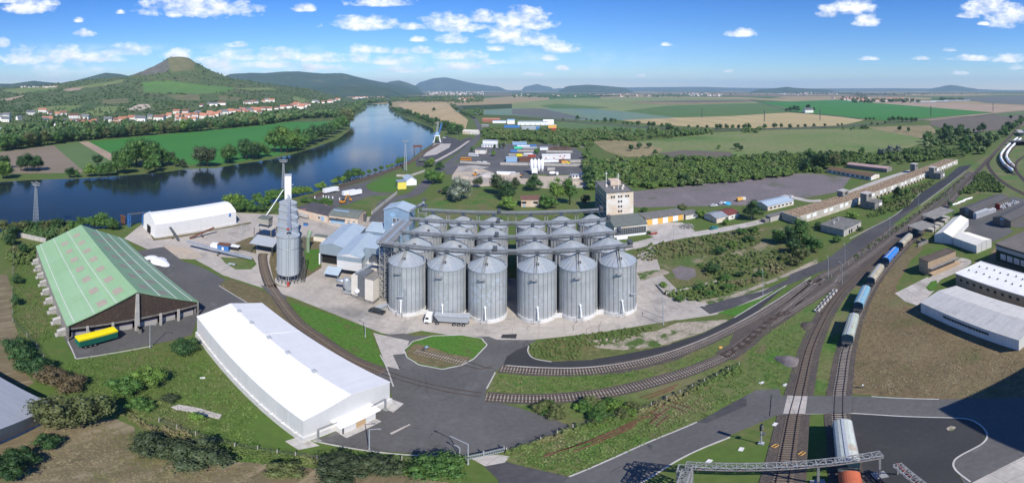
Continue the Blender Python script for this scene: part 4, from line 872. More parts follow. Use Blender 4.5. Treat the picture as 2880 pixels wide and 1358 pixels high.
for x in (-7.9,-2.9): MB().beam((x,-15.9,0),(x,-15.9,3.0),.18).build('canopy_post',B['frame'],t)
t=thing('elevator_house','tall blue cladded elevator building with a shallow gable above the silos','building',(-49.2,163.5,0),R_(-1))
gable_wall(11.5,9.5,20.4,22.2,'y').build('wall',B['bluecl'],t); gable_roof(11.5,9.5,20.4,22.2,.2,.4,'x' if False else 'y').build('roof',B['blueroof'],t)
for x in (-.9,.9): wins(t,'f',11.5,9.5,[x],14.6,1.2,2.2,'glass','whitep')
for x in (-.7,.7): wins(t,'f',11.5,9.5,[x],9.8,1.1,1.2,'glass','whitep')
for x in (-1.6,.6): MB().cyl((x,-5.3,13.2),(x,-4.7,13.4),.5,.5,14).build('dish',B['whitep'],t)
MB().box(-3,-.6,-4.80,-4.75,17.4,19.2).build('light_panel',B['bluelt'],t)
t=thing('lean_to','small blue block with sloped roof between the drive-through hall and the tower','building',(-58.5,160.5,0),R_(0))
MB().extx([(-4,0),(4,0),(4,11.3),(-4,9.6)],-4,4).build('wall',B['bluecl'],t); MB().extx([(-4.3,9.6),(4.3,11.4),(4.3,11.6),(-4.3,9.8)],-4.3,4.3).build('roof',B['blueroof'],t)
MB().box(-3.6,3.6,-4.06,-3.98,6.6,8.6).build('window',B['glass'],t)
t=thing('cleaning_house','narrow grey blue block with flat roof beside the lattice tower','building',(-49.5,137.5,0),R_(3))
MB().box(-4,4,-6,6,0,13.0).build('wall',B['bluegrey'],t); MB().extx([(-6.2,12.9),(6.2,13.7),(6.2,13.9),(-6.2,13.1)],-4.2,4.2).build('roof',B['blueroof'],t)
# grain dryer
t=thing('grain_dryer','cream grain dryer with a dark slatted centre beside the lattice tower','dryer',(-45.9,115.2,0),R_(-10))
MB().box(-4.2,-1.6,-2.5,2.6,1.6,9.6).build('side_panel',B['creamsh'],t)
MB().box(1.4,4.4,-3.2,2.9,1.4,10.2).build('side_panel',B['creamsh'],t)
mb=MB()
for z in np.arange(1.8,10.9,.42): mb.box(-1.6,1.4,-2.75,2.6,z,z+.3)
mb.box(-1.5,1.3,-2.5,2.5,1.6,11.2); mb.build('louvres',mat('dryer louvres',(.16,.17,.18),(.13,.14,.15),1,rough=.5),t)
MB().box(1.0,4.6,-3.3,3.0,10.2,10.35).build('roof',B['concd'],t)
MB().box(-4.0,1.2,-2.4,2.4,.5,1.6).box(1.5,4.3,-3.0,2.8,0,1.4).build('base',B['concd'],t)
MB().cyl((-1.6,-3.4,3.9),(-1.6,-2.4,3.9),.8,.8,14).build('fan',B['whitep'],t)
for x in (-3.4,-.2):
    for y in (-2.2,2.2): MB().beam((x,y,0),(x,y,.6),.3).build('leg',B['frame'],t)
t=thing('dust_filter','grey steel cyclone filter with a horizontal duct left of the cream dryer','filter',(-53.0,115.5,0),R_(0))
MB().lathe([(.35,1.4),(1.25,3.2),(1.3,6.2),(.9,6.9),(0.01,7.1)],16).build('cyclone',B['steel'],t,smooth=True)
MB().cyl((-.6,0,5.2),(-3.6,-.2,5.2),.75,.75,14).build('duct',B['steel'],t,smooth=True)
MB().box(.4,2.3,-1.1,1.1,2.2,6.0).box(-.4,2.2,-1,1,.6,1.6).build('housing',B['steel'],t)
for x,y in ((-1,-1),(1,-1),(-1,1),(1,1)): MB().beam((x,y,0),(x,y,3),.16).build('leg',B['frame'],t)
# lattice tower
t=thing('lattice_tower','tall pale steel lattice tower with stairs at the silo corner','tower',(-39.2,116.8,0),R_(0))
mb=MB(); 
for k in range(9):
    z0,z1=k*2.55,(k+1)*2.55
    for xa,ya,xb,yb in ((-2,-2.2,2,-2.2),(2,-2.2,2,2.2),(2,2.2,-2,2.2),(-2,2.2,-2,-2.2),(-.2,-2.2,-.2,2.2)):
        mb.beam((xa,ya,z1),(xb,yb,z1),.13); mb.beam((xa,ya,z0),(xb,yb,z1),.1); mb.beam((xb,yb,z0),(xa,ya,z1),.1)
for x in (-2,-.2,2):
    for y in (-2.2,2.2): mb.beam((x,y,0),(x,y,23),.2)
mb.build('lattice',B['frame'],t)
mb=MB()
for k in range(8): mb.beam((-1.8,-.7 if k%2 else .7,k*2.55+.3),(1.8,-.7 if k%2 else .7,k*2.55+2.75),.7,.08)
mb.build('stairs',B['frame'],t)
mb=MB().box(-2.6,2.6,-2.8,2.8,22.9,23.05)
for x,y in ((-2.6,-2.8),(2.6,-2.8),(2.6,2.8),(-2.6,2.8)): mb.beam((x,y,23),(x,y,24.1),.07)
for p,q in (((-2.6,-2.8),(2.6,-2.8)),((2.6,-2.8),(2.6,2.8)),((2.6,2.8),(-2.6,2.8)),((-2.6,2.8),(-2.6,-2.8))): mb.beam((*p,24.1),(*q,24.1),.07); mb.beam((*p,23.6),(*q,23.6),.05)
mb.build('platform',B['frame'],t)
t=thing('feed_platform','grey machinery platform with railings between dryer and lattice tower','platform',(-44.4,121.5,0),0)
mb=MB()
for x in (-3,3):
    for y in (-2.5,2.5): mb.beam((x,y,0),(x,y,15),.22)
mb.build('leg',B['frame'],t)
for z in (9.6,12.4): MB().box(-3.3,3.3,-2.8,2.8,z,z+.2).build('deck',B['creamsh'],t)
MB().box(-2.4,2.0,-1.8,1.8,12.6,14.4).cyl((-1,-1,14.4),(-1,-1,15.6),.8,.8,12).build('machine',B['steeld'],t)
MB().beam((-3.5,-2.9,10.7),(3.5,-2.9,10.7),.08).beam((-3.5,-2.9,10.2),(3.5,-2.9,10.2),.06).build('railing',B['frame'],t)
MB().beam((-4.5,-8,10.6),(0,-1,13.2),.7,.5).build('conveyor',B['steel'],t)
MB().lathe([(2.2,13.2),(2.3,16.0),(1.0,17.2)],14,c=(.6,3.5)).build('hopper',B['steel'],t,smooth=True)
# ===== the grain silos
def silo_wall_mat(name, patch):
    m,nt,b=new_mat(name); b.inputs['Roughness'].default_value=.42; b.inputs['Metallic'].default_value=.45
    co=coords(nt,False); c=mixc(nt,noise(nt,coords(nt,False,(1,1,.25)),.5,4,.6),(.53,.55,.56),(.46,.48,.495))
    sp=nd(nt,'ShaderNodeSeparateXYZ'); nt.links.new(co,sp.inputs[0])
    z1=nd(nt,'ShaderNodeMapRange'); z1.interpolation_type='STEPPED'; z1.inputs[1].default_value=1.5; z1.inputs[2].default_value=19.5; z1.inputs[5].default_value=15; nt.links.new(sp.outputs[2],z1.inputs[0])
    wn_=nd(nt,'ShaderNodeTexWhiteNoise',noise_dimensions='1D'); nt.links.new(z1.outputs[0],wn_.inputs['W'])
    mr=nd(nt,'ShaderNodeMapRange'); mr.inputs[3].default_value=.93; mr.inputs[4].default_value=1.06; nt.links.new(wn_.outputs[0],mr.inputs[0])
    sc=nd(nt,'ShaderNodeVectorMath',operation='SCALE'); nt.links.new(c,sc.inputs[0]); nt.links.new(mr.outputs[0],sc.inputs['Scale']); c=sc.outputs[0]
    if patch:
        f=noise(nt,coords(nt,False,(1,1,.8)),.75,3,.5,.5 if patch>1 else .56,.62 if patch>1 else .68)
        zr=nd(nt,'ShaderNodeMapRange'); zr.inputs[1].default_value=6; zr.inputs[2].default_value=8; nt.links.new(sp.outputs[2],zr.inputs[0])
        zq=nd(nt,'ShaderNodeMapRange'); zq.inputs[1].default_value=18 if patch>1 else 13; zq.inputs[2].default_value=16 if patch>1 else 11; nt.links.new(sp.outputs[2],zq.inputs[0])
        mu=nd(nt,'ShaderNodeMath',operation='MULTIPLY'); nt.links.new(f,mu.inputs[0]); nt.links.new(zr.outputs[0],mu.inputs[1])
        m2=nd(nt,'ShaderNodeMath',operation='MULTIPLY'); nt.links.new(mu.outputs[0],m2.inputs[0]); nt.links.new(zq.outputs[0],m2.inputs[1])
        c=mixc(nt,m2.outputs[0],c,(.56,.63,.70))
    nt.links.new(c,b.inputs['Base Color'])
    wv=nd(nt,'ShaderNodeTexWave',wave_type='BANDS',bands_direction='Z'); wv.inputs['Scale'].default_value=2.2; nt.links.new(co,wv.inputs[0])
    bp=nd(nt,'ShaderNodeBump'); bp.inputs['Strength'].default_value=.25; bp.inputs['Distance'].default_value=.05; nt.links.new(wv.outputs[0],bp.inputs['Height']); nt.links.new(bp.outputs[0],b.inputs['Normal'])
    return m
SW=[silo_wall_mat('silo steel',0),silo_wall_mat('silo steel patched',1),silo_wall_mat('silo steel blotched',2)]
SROOF=mat('silo roof steel',(.42,.455,.48),(.36,.39,.41),.35,(.46,.44,.40),.25,.55,.7,fine=3,finek=.06,rough=.42,metal=.4)
RIBM=mat('silo rib',(.23,.245,.255),(.19,.205,.215),.6,rough=.45,metal=.4)
def silo_parts(root, R, zb, he, hr, nrib, base_r, base_h, wall=None, ribw=.1):
    mb=MB(); mb.lathe([(R,zb),(R,he)],48); w=mb.build('wall',wall or SW[0],root,smooth=True)
    mb=MB()
    for i in range(nrib):
        t=2*math.pi*(i+.5)/nrib; mb.beam((R*1.006*math.cos(t),R*1.006*math.sin(t),zb),(R*1.006*math.cos(t),R*1.006*math.sin(t),he),ribw,ribw)
    mb.build('stiffener',RIBM,w)
    mb=MB(); n=24
    for i in range(n):
        a=2*math.pi*i/n; b=2*math.pi*(i+1)/n; ro=R+.15; ri=.55
        mb.add([(ro*math.cos(a),ro*math.sin(a),he-.05),(ro*math.cos(b),ro*math.sin(b),he-.05),(ri*math.cos(b),ri*math.sin(b),hr),(ri*math.cos(a),ri*math.sin(a),hr)],[(0,1,2,3)])
        mb.beam((ro*math.cos(a),ro*math.sin(a),he+.01),(ri*math.cos(a),ri*math.sin(a),hr+.05),.09,.11)
    mb.lathe([(.55,hr),(.62,hr+.4),(.3,hr+.6),(0.01,hr+.62)],14); mb.lathe([(R+.16,he-.35),(R+.17,he-.02),(R+.02,he-.02)],48); r=mb.build('roof',SROOF,root)
    MB().box(-.5,.4,-R*.62,-R*.62+.9,he+(hr-he)*.40,he+(hr-he)*.40+.75).build('hatch',B['steeld'],r,loc=None)
    if base_r: MB().lathe([(base_r-.02,0),(base_r,base_h),(R-.4,base_h)],48).build('base_ring',B['plinth'],root)
    return w,r
def silo_access(root, R, he, hr, fl=1):
    mb=MB(); t=-1.72*1.0; ca,sa=math.cos(t),math.sin(t)
    for s in (-.35,.35):
        mb.beam((ca*(R+.1)-sa*s,sa*(R+.1)+ca*s,he),(ca*.8-sa*s,sa*.8+ca*s,hr+.25),.12,.5)
    for k in range(9):
        f=k/8; r=R+.1+(.8-R-.1)*f; z=he+.2+(hr+.25-he)*f; mb.beam((ca*r-sa*-.4,sa*r+ca*-.4,z),(ca*r-sa*.4,sa*r+ca*.4,z),.12)
    mb.build('roof_ladder',B['frame'],root)
    px_,py_=ca*(R+.75),sa*(R+.75); mb=MB(); mb.box(px_-1.0,px_+1.0,py_-.6,py_+.6,he-2.2,he-2.05)
    for x in (-1,1): mb.beam((px_+x,py_-.6,he-2.1),(px_+x,py_-.6,he-1.0),.07)
    mb.beam((px_-1,py_-.6,he-1.05),(px_+1,py_-.6,he-1.05),.07); mb.build('platform',B['frame'],root)
    # sloping spout pipe and access rail near the base
    sx_,sy_=math.cos(-1.62),math.sin(-1.62)
    MB().cyl((sx_*(R+.15),sy_*(R+.15),6.4),(sx_*(R+1.25)+.25,sy_*(R+1.25),2.2),.2,.2,8).cyl((sx_*(R),sy_*R,6.5),(sx_*(R+.6),sy_*(R+.6),6.5),.32,.32,10).build('spout',B['whitep'],root)
    mb=MB(); y=-(R+.95)
    for x in (-1.5,.3): mb.beam((x,y,0),(x,y,2.1),.09)
    mb.beam((-1.5,y,2.1),(.3,y,2.1),.09); mb.beam((-1.5,y,1.1),(.3,y,1.1),.06); mb.build('railing',B['steeld'],root)
XS=[-31.5,-19.3,-7.2,7.4,19.5,31.8]; YS=[112.6,124.8,139.1,151.4]; SR,SHE,SHR=5.62,19.2,22.7
RN=['front','second','third','rear']; CN=['nearest the lattice tower','second from the lattice tower','third from the lattice tower, before the central gap','fourth from the lattice tower, after the central gap','fifth from the lattice tower','farthest from the lattice tower']
front=thing('grain_silo','x','silo',(XS[0],YS[0],0),0,'big grain silos of the plant'); silo_parts(front,SR,1.4,SHE,SHR,26,SR+.25,1.5); silo_access(front,SR,SHE,SHR)
back=thing('grain_silo','x','silo',(XS[0],YS[1],0),0,'big grain silos of the plant'); silo_parts(back,SR,1.4,SHE,SHR,26,SR+.25,1.5)
for j,y in enumerate(YS):
    for i,x in enumerate(XS):
        src=front if j==0 else back; lab=f'{"blotched " if (i,j)==(2,0) else ""}galvanised silo in the {RN[j]} row, {CN[i]}'
        if (i,j)==(0,0) or (i,j)==(0,1): o=src; o['label']=lab
        else: o=dup(src,(x,y,0),R_(360/26*((i*3+j)%26)) if j else 0,lab)
        if j==0:
            for ch in KIDS[o.name]:
                if ch.name.startswith('wall'):
                    ch.material_slots[0].link='OBJECT'; ch.material_slots[0].material=SW[[1,1,2,1,0,1][i]]
        o.location=(x,y,0)
# ladders with cages on the first and last front silo
for x in (XS[0],XS[5]):
    src=[o for o in bpy.data.objects if o.name.startswith('grain_silo') and abs(o.location.x-x)<.1 and abs(o.location.y-YS[0])<.1][0]
    mb=MB()
    for k,(a,z0,z1) in enumerate(((-1.62,8.5,19.2),(-1.40,1.5,11.5))):
        if x>0: a+=.55
        c,s=math.cos(a),math.sin(a); r=SR+.35
        for d in (-.4,.4): mb.beam((c*r-s*d,s*r+c*d,z0),(c*r-s*d,s*r+c*d,z1),.07)
        for z in np.arange(z0,z1,.45): mb.beam((c*r+s*.4,s*r-c*.4,z),(c*r-s*.4,s*r+c*.4,z),.06)
    c,s=math.cos(-1.6+(.55 if x>0 else 0)),math.sin(-1.6+(.55 if x>0 else 0)); mb.box(c*(SR+.9)-.9,c*(SR+.9)+.9,s*(SR+.9)-.5,s*(SR+.9)+.5,8.4,8.55); mb.build('cage_ladder',B['steel'],src)
for i in (0,1,3,4):
    t=thing('foundation_wall',f'pale concrete wall between the front silos {["nearest and second from","second and third from","fourth and fifth from","fifth and last from"][[0,1,3,4].index(i)]} the lattice tower','wall',((XS[i]+XS[i+1])/2,YS[0]-2.6,0))
    MB().box(-1.6,1.6,-.3,.3,0,1.7).build('panel',B['plinth'],t)
CVM=mat('conveyor casing',(.27,.29,.305),(.21,.225,.24),.3,fine=3,finek=.12,rough=.5,metal=.3)
# conveyor bridges over the rows
for j,y in enumerate(YS):
    x0=[-39.4,-37,-38,-36][j]; t=thing('conveyor_bridge',['front','second','third','rear'][j]+' conveyor bridge on steel posts over its row of silos','conveyor',(x0,y-.3,0),0,'conveyor bridges over the silos')
    Lb=XS[5]+4.5-x0; z=24.4
    MB().box(0,Lb,-.4,.4,z,z+.6).extx([(-.45,z+.6),(.45,z+.6),(.0,z+.82)],0,Lb).build('casing',CVM,t)
    mb=MB().box(0,Lb,-1.25,-.45,z-.35,z-.25)
    for x in np.arange(0,Lb,2.0): mb.beam((x,-1.25,z-.3),(x,-1.25,z+.85),.07)
    mb.beam((0,-1.25,z+.85),(Lb,-1.25,z+.85),.08); mb.beam((0,-1.25,z+.3),(Lb,-1.25,z+.3),.06); mb.beam((0,-1.3,z-.35),(Lb,-1.3,z-.35),.1,.3); mb.build('walkway',B['steeld'],t)
    for x in list(XS):
        MB().box(x-x0-.6,x-x0+.6,-.7,.7,z-.9,z-.3).beam((x-x0,0,z-.5),(x-x0,0,SHR+.3),.5).build('discharge',B['steel'],t)
    for k in (0,1,3,4):
        xm=(XS[k]+XS[k+1])/2-x0
        for d in (-.5,.5): MB().beam((xm+d,-.3,0),(xm+d,-.3,z-.3),.28).build('post',B['frame'],t)
    for xm in (XS[2]+5.6-x0,XS[3]-5.8-x0): MB().beam((xm,-.3,0),(xm,-.3,z-.3),.26).build('post',B['frame'],t)
    for x in (XS[2]+1.6-x0,XS[5]+3.2-x0): MB().box(x,x+1.3,-.9,.9,z+.3,z+1.6).cyl((x+.4,-1.4,z+1.1),(x+.4,-.9,z+1.1),.3,.3,10).build('drive',B['steeld'],t)
t=thing('feed_conveyor','pair of sloping feed conveyors with walkway from the blue tower to the lattice tower','conveyor',(-45,140,0),0)
for k,(dx,w) in enumerate(((0,1.0),(2.6,1.0))):
    p=Vector((dx-.6,0,24.4)); q=Vector((dx+.8,22,25.2)); MB().beam(p,q,w,.9).build('casing',B['steel'],t)
    mb=MB(); mb.beam(p+Vector((1.1,0,-.4)),q+Vector((1.1,0,-.4)),1.0,.12); n=16
    for i in range(n+1):
        c=p.lerp(q,i/n)+Vector((1.6,0,-.3)); mb.beam(c,c+Vector((0,0,1.2)),.07)
    mb.beam(p+Vector((1.6,0,.9)),q+Vector((1.6,0,.9)),.08); mb.build('walkway',B['frame'],t)
t.location=(-40.6,112.6,0)
for y in (12,20.5): MB().truss((1.2,y,0),(1.2,y,23.6),2.2,2.2,8,.16).build('trestle',B['frame'],t)
t=thing('trestle_conveyor','pale lattice trestle with inclined conveyor behind the blue tower, at the rear row','conveyor',(-37.5,158,0),0)
MB().truss((0,0,0),(0,0,24),3,3,8,.18).build('lattice',B['frame'],t); MB().beam((-7,2,19.5),(1,-2,26.2),1.0,.9).build('casing',B['steel'],t); MB().box(-2,2,-2,2,24,24.2).box(.2,1.2,-1,.6,26,27.6).build('head',B['steeld'],t)
# ===== older line of slim silos
dv=Vector((math.sin(-.5833),math.cos(-.5833)))
SMW=mat('slim silo steel',(.58,.62,.65),(.52,.56,.595),.4,fine=3,finek=.05,rough=.38,metal=.45,stretch=(1,1,.2))
base0=None; NM=['front','second','third','fourth','rearmost']
for k,r in enumerate((137.3,148,158.2,168.7,179.5)):
    loc=(dv.x*r,dv.y*r,0); lab=f'{NM[k]} slim silo on a ring of legs in the line toward the river'
    if k==0:
        t=base0=thing('slim_silo',lab,'silo',loc,-.5833*-1,'slim silos in line'); t.rotation_euler=(0,0,.5833)
        silo_parts(t,4.1,4.2,20.4,22.1,16,0,0,SMW,.06)
        MB().lathe([(4.1,4.2),(1.0,1.6),(.01,1.5)],32).build('hopper',B['steeld'],t)
        MB().lathe([(4.13,15.4),(4.2,15.5),(4.13,15.6)],32).build('band',RIBM,t)
        MB().lathe([(4.75,0),(4.75,.35),(.01,.36)],40).build('base_ring',B['conc'],t)
        for i in range(16):
            a=2*math.pi*(i+.5)/16; b=2*math.pi*(i+1.5)/16; MB().beam((4.0*math.cos(a),4.0*math.sin(a),.3),(4.0*math.cos(a),4.0*math.sin(a),4.4),.2).beam((4.0*math.cos(a),4.0*math.sin(a),4.3),(4.0*math.cos(b),4.0*math.sin(b),1.0),.1).build('leg',B['steeld'],t)
    else: dup(base0,loc,.5833,lab)
t=thing('silo_conveyor','ridge conveyor along the tops of the slim silos','conveyor',(dv.x*137,dv.y*137,0),.5833)
MB().box(-.3,.3,-3.4,47,22.9,23.4).build('casing',B['steel'],t); mb=MB().box(.35,.9,-3.4,47,22.7,22.82)
for y in np.arange(-3,47,2.5): mb.beam((.9,y,22.8),(.9,y,23.9),.06)
mb.beam((.9,-3,23.9),(.9,47,23.9),.07); mb.build('walkway',B['steel'],t)
MB().box(-.45,.45,-3.6,-2.9,23.6,24.2).build('drive',B['red'],t)
MB().beam((.15,-4.35,1.5),(.15,-4.35,22.6),.22).beam((-.5,-4.3,1),(-.5,-4.3,21.5),.1).build('downpipe',B['steel'],t)
MB().box(-.35,.45,-4.9,-4.2,.3,2.2).build('cabinet',B['red'],t)
t=thing('cage_stair','dark caged stair up the side of the front slim silo','stair',(dv.x*137.3+4.9,dv.y*137.3+2.0,0),.5833)
MB().truss((0,0,.2),(0,0,19.8),1.2,1.4,14,.12).build('frame',B['steeld'],t)
r=186; t=thing('elevator_tower','narrow white elevator tower at the river end of the slim silos','tower',(dv.x*r,dv.y*r,0),.5833)
MB().box(-1.6,1.6,-1.8,1.8,0,32.5).build('shaft',B['whitep'],t); MB().box(-1.75,1.75,-1.95,1.95,32.5,32.8).build('roof',B['greyp'],t); MB().box(1.6,2.6,-1,1,27.5,27.7).beam((2.5,-1,27.6),(2.5,-1,28.7),.08).build('balcony',B['frame'],t)
t=thing('slim_silo_vents','green dust pipe with hood beside the slim silos','pipe',(-84,143,0),0)
MB().cyl((0,0,0),(0,0,7),.8,.8,12).cyl((0,0,7),(0,2,10),.8,1.1,12).build('pipe',mat('sage steel',(.22,.30,.20),(.19,.26,.18),1),t)
# loading shelters by the old track
t=thing('loading_shelter','grey roofed shelter over the old track beside the slim silos','shelter',(*at('R',85,800)[:2],0),R_(12))
MB().hull8([(-5.5,-3,4.9),(5.5,-3,4.9),(5.5,4.2,6.4),(-5.5,4.2,6.4)],[(-5.5,-3,5.1),(5.5,-3,5.1),(5.5,4.2,6.6),(-5.5,4.2,6.6)]).build('roof',B['greyp'],t)
for x in (-5,5):
    for y,h in ((-2.6,4.9),(3.8,6.3)): MB().beam((x,y,0),(x,y,h),.25).build('post',B['steeld'],t)
MB().box(-4.8,4.8,3.7,3.9,0,5).build('back_wall',B['steeld'],t)
t=thing('loading_tower','small hopper tower on a concrete frame behind the grey shelter','tower',(*at('R',100,640)[:2],0),R_(10))
for x in (-4.5,4.5):
    for y in (-3,3): MB().beam((x,y,0),(x,y,6),.4).build('post',B['concd'],t)
MB().box(-5,5,-3.4,3.4,6,6.3).build('deck',B['conc'],t); MB().box(-2.8,2.8,-2.2,2.2,8,11).build('bin',mat('slatted bin',(.36,.34,.29),(.26,.245,.21),1,stretch=(.3,.3,5)),t); MB().box(-3,3,-2.4,2.4,11,11.3).build('roof',B['greyroof'],t)
for x in (-2.4,2.4):
    for y in (-2,2): MB().beam((x,y,6.2),(x,y,8.1),.25).build('leg',B['steeld'],t)
p=at('R',110,405); q=at('R',240,400)
t=thing('loading_pipe','thin inclined pale pipe from the yard up to the rear slim silos','pipe',(p.x,p.y,0),0); MB().cyl((0,0,.3),(q.x-p.x-2,q.y-p.y+8,14),.35,.35,10).build('pipe',B['steel'],t)
# ===== beige stores behind
def xyz(v,a,b,z=0): return at(v,a,b,z)
a=at('S',140,278);b=at('S',470,320)
lo,rz,L,Wd=frame2(a,b,14)
t=thing('store_building','peach rendered store with a barrel-curved grey green roof','store',lo,rz)
mb=MB(); n=10; prof=[(-Wd/2,0),(Wd/2,0)]+[(Wd/2-Wd*i/n,5.0+1.7*math.sin(math.pi*i/n)) for i in range(n+1)]
mb.extx(prof,-L/2,L/2); mb.build('wall',B['peach'],t)
mb=MB(); up=[(Wd/2+.3-(Wd+.6)*i/n,5.05+1.7*math.sin(math.pi*i/n)) for i in range(n+1)]
mb.extx(up[::-1]+[(y,z+.2) for y,z in up],-L/2-.2,L/2+.2); mb.build('roof',B['greyroof'],t)
MB().box(-L/2+1,L/2*.2,-2.5,-1.9,6.6,7.1).build('skylight',B['bluelt'],t)
for x in (-L/2+3,-1): MB().box(x-2,x+2,-Wd/2-.08,-Wd/2,.9,3.4).build('gate',B['bluelt'],t); MB().box(x-2.4,x+2.4,-Wd/2-1.6,-Wd/2,3.7,3.85).build('canopy',B['steeld'],t)
wins(t,'f',L,Wd,[3.2,6.2],2.8,1.6,.6); wins(t,'f',L,Wd,[3.2,6.2],1.5,1.6,.6)
MB().box(-L/2,L/2*.3,-Wd/2-2.0,-Wd/2,0,.9).build('dock',B['conc'],t)
MB().box(L/2,L/2+1.4,2,4,1,4.5).build('air_unit',B['steeld'],t)
b2=at('S',135,275); a2=Vector((-92,172,0)); a2=at('R',440,400)
lo,rz,L,Wd=frame2(a2,b2,15)
t=thing('flat_store','long low peach store with a stained black felt roof','store',lo,rz)
MB().box(-L/2,L/2-.3,-Wd/2,Wd/2,0,4.6).build('wall',B['peach'],t); flat_roof(L,Wd,4.6,.35,.4).build('roof',mat('stained felt',(.062,.058,.06),(.09,.085,.085),.3,(.28,.12,.115),.22,.60,.68,fine=2,finek=.15),t)
wins(t,'f',L,Wd,[L*.22],1.6,1.6,1.2)
MB().box(-L/2+2,-L/2+9,-Wd/2-1.8,-Wd/2,.8,2.6).build('dock_room',B['conc'],t); MB().box(L/2-5,L/2-3,-Wd/2-.08,-Wd/2,.6,3.2).build('gate',B['bluelt'],t)
t=thing('grey_container','small grey green shed on the lawn left of the drive-through hall','shed',(*at('R',690,670)[:2],0),R_(8)); MB().box(-3,3,-1.6,1.6,0,2.6).build('body',B['creamsh'],t); MB().box(-3.1,3.1,-1.7,1.7,2.6,2.75).build('roof',B['greyroof'],t)
# office block
t=thing('office_block','tall cream office block with rooftop aerials and a flat grey roof','office',(57.1,211.5,0),0)
L,Wd,Hh=15,28,18
MB().box(-L/2,L/2,-Wd/2,Wd/2,0,Hh).build('wall',B['cream'],t); flat_roof(L,Wd,Hh,.25,.1,.35).build('roof',B['feltold'],t)
for z in (15.2,12.3,9.4,6.6):
    for x in (-4.6,-3.3,-.7,.7,3.3,4.6):
        if z<15 and abs(x)>1: continue
        wins(t,'f',L,Wd,[x],z,.9,1.25,fr=False)
for z in (1.5,4.4,7.3,10.2,13.1,15.6):
    for y in lin(-Wd/2+.8,Wd/2-.8,9): wins(t,'l',L,Wd,[y],z,2.2,1.5,'glass','whitep',fr=False)
for z in (3.2,6.1,9.0,11.9): MB().box(-L/2-.1,-L/2,-Wd/2+.2,Wd/2-.2,z,z+.9).build('spandrel',B['bluegrey'],t)
MB().box(-1,5,2,9,Hh+.25,Hh+2.9).build('plant_room',B['peach'],t)
for x,y,h in ((1.0,-7,9.5),(-2.6,6,8)): MB().beam((x,y,Hh),(x,y,Hh+h),.22).beam((x-1,y,Hh+h*.82),(x+1,y,Hh+h*.82),.12).beam((x-.6,y,Hh+h*.9),(x+.6,y,Hh+h*.9),.1).build('aerial',B['whitep'],t)
for x,y in ((-1,-5),(3,-8),(5,-3),(-4,0)): MB().box(x-.5,x+.5,y-.5,y+.5,Hh+.25,Hh+1.6).build('chimney',B['cream'],t)
lo,rz,L,Wd=frame2((48.3,177.2),(65.0,177.2),17)
t=thing('workshop','low workshop with curved grey roof and a full-width glazed front','workshop',lo,rz)
MB().box(-L/2,L/2,-Wd/2,Wd/2,0,1.2).build('plinth',B['whitep'],t); 
MB().extx([(-Wd/2,1.2),(Wd/2,1.2),(Wd/2,6.2),(Wd/2-3,6.9),(0,6.9),(-Wd/2,6.0)],-L/2,L/2).build('wall',B['cream'],t)
MB().extx([(-Wd/2-.5,6.02),(0,6.92),(Wd/2-3,6.92),(Wd/2,6.3),(Wd/2,6.5),(Wd/2-3,7.12),(0,7.12),(-Wd/2-.5,6.25)],-L/2-.2,L/2+.2).build('roof',B['greyroof'],t)
w=MB().box(-L/2+.5,L/2-.4,-Wd/2-.08,-Wd/2,1.25,4.9).build('window',B['glass'],t)
mb=MB()
for x in lin(-L/2+.5,L/2-.4,17): mb.box(x-.05,x+.05,-Wd/2-.16,-Wd/2-.08,1.25,4.9)
for z in (1.3,2.2,3.1,4.0,4.85): mb.box(-L/2+.5,L/2-.4,-Wd/2-.15,-Wd/2-.085,z,z+.07)
mb.build('glazing_bars',B['greyp'],w)
lo,rz,L,Wd=frame2((69.0,189.6),(91.5,190.6),9)
t=thing('garage_row','garage row with yellow and white doors under a patched grey felt roof','garage',lo,rz)
MB().box(-L/2,L/2,-Wd/2,Wd/2,0,4.0).build('wall',B['conc'],t); flat_roof(L,Wd,4.0,.5,.6).build('roof',B['feltold'],t)
for k,x in enumerate(lin(-L/2+.6,L/2-.6,7)):
    MB().box(x-1.5,x+1.5,-Wd/2-.08,-Wd/2,.1,3.4).build('door',B['yellow'] if k%2==0 else B['whitep'],t)
t=thing('garage_annex','little cream annex with one window at the end of the yellow-door garages','annex',(96.2,193.6,0),R_(3)); MB().box(-4,4,-3.2,3.2,0,3).build('wall',B['cream'],t); flat_roof(8,6.4,3,.25,.5).build('roof',B['feltold'],t); wins(t,'f',8,6.4,[1.5],1,1.3,1.2)
# small houses by the path
a=at('G',1065,298);b=at('G',1275,240); lo,rz,L,Wd=frame2(a,b,11)
t=thing('gable_store','low store with half grey half dark red sheet roof beside the big round tree','store',lo,rz)
gable_wall(L,Wd,2.8,4.2).build('wall',B['cream'],t); mb=gable_roof(L/2,Wd,2.8,4.2,.15,.2); o=mb.build('roof',mat('grey sheet roof',(.27,.29,.31),(.22,.24,.26),.6,fine=2,finek=.08,rough=.5),t); o.location=(-L/4,0,0)
o=gable_roof(L/2,Wd,2.8,4.2,.17,.2).build('roof',mat('dark red sheet roof',(.16,.05,.04),(.13,.04,.035),.6,fine=2,finek=.1),t); o['label']='dark red half of the roof'; o.location=(L/4+.25,0,.012)
wins(t,'f',L,Wd,[L*.2,L*.36],1,1.2,1.0); MB().box(-L*.12,L*.02,-Wd/2-.06,-Wd/2,0,2.3).build('door',B['steeld'],t)
a=at('G',1550,180);b=at('G',1795,120); lo,rz,L,Wd=frame2(a,b,12)
t=thing('sheet_store','long low store with pale ribbed sheet roof behind the big round tree','store',lo,rz)
gable_wall(L,Wd,3,4.3).build('wall',B['cream'],t); gable_roof(L,Wd,3,4.3,.15,.3).build('roof',B['blueroof'],t); 
for x in lin(-L/2+1,L/2-1,6): wins(t,'f',L,Wd,[x],1,1.8,1.2)
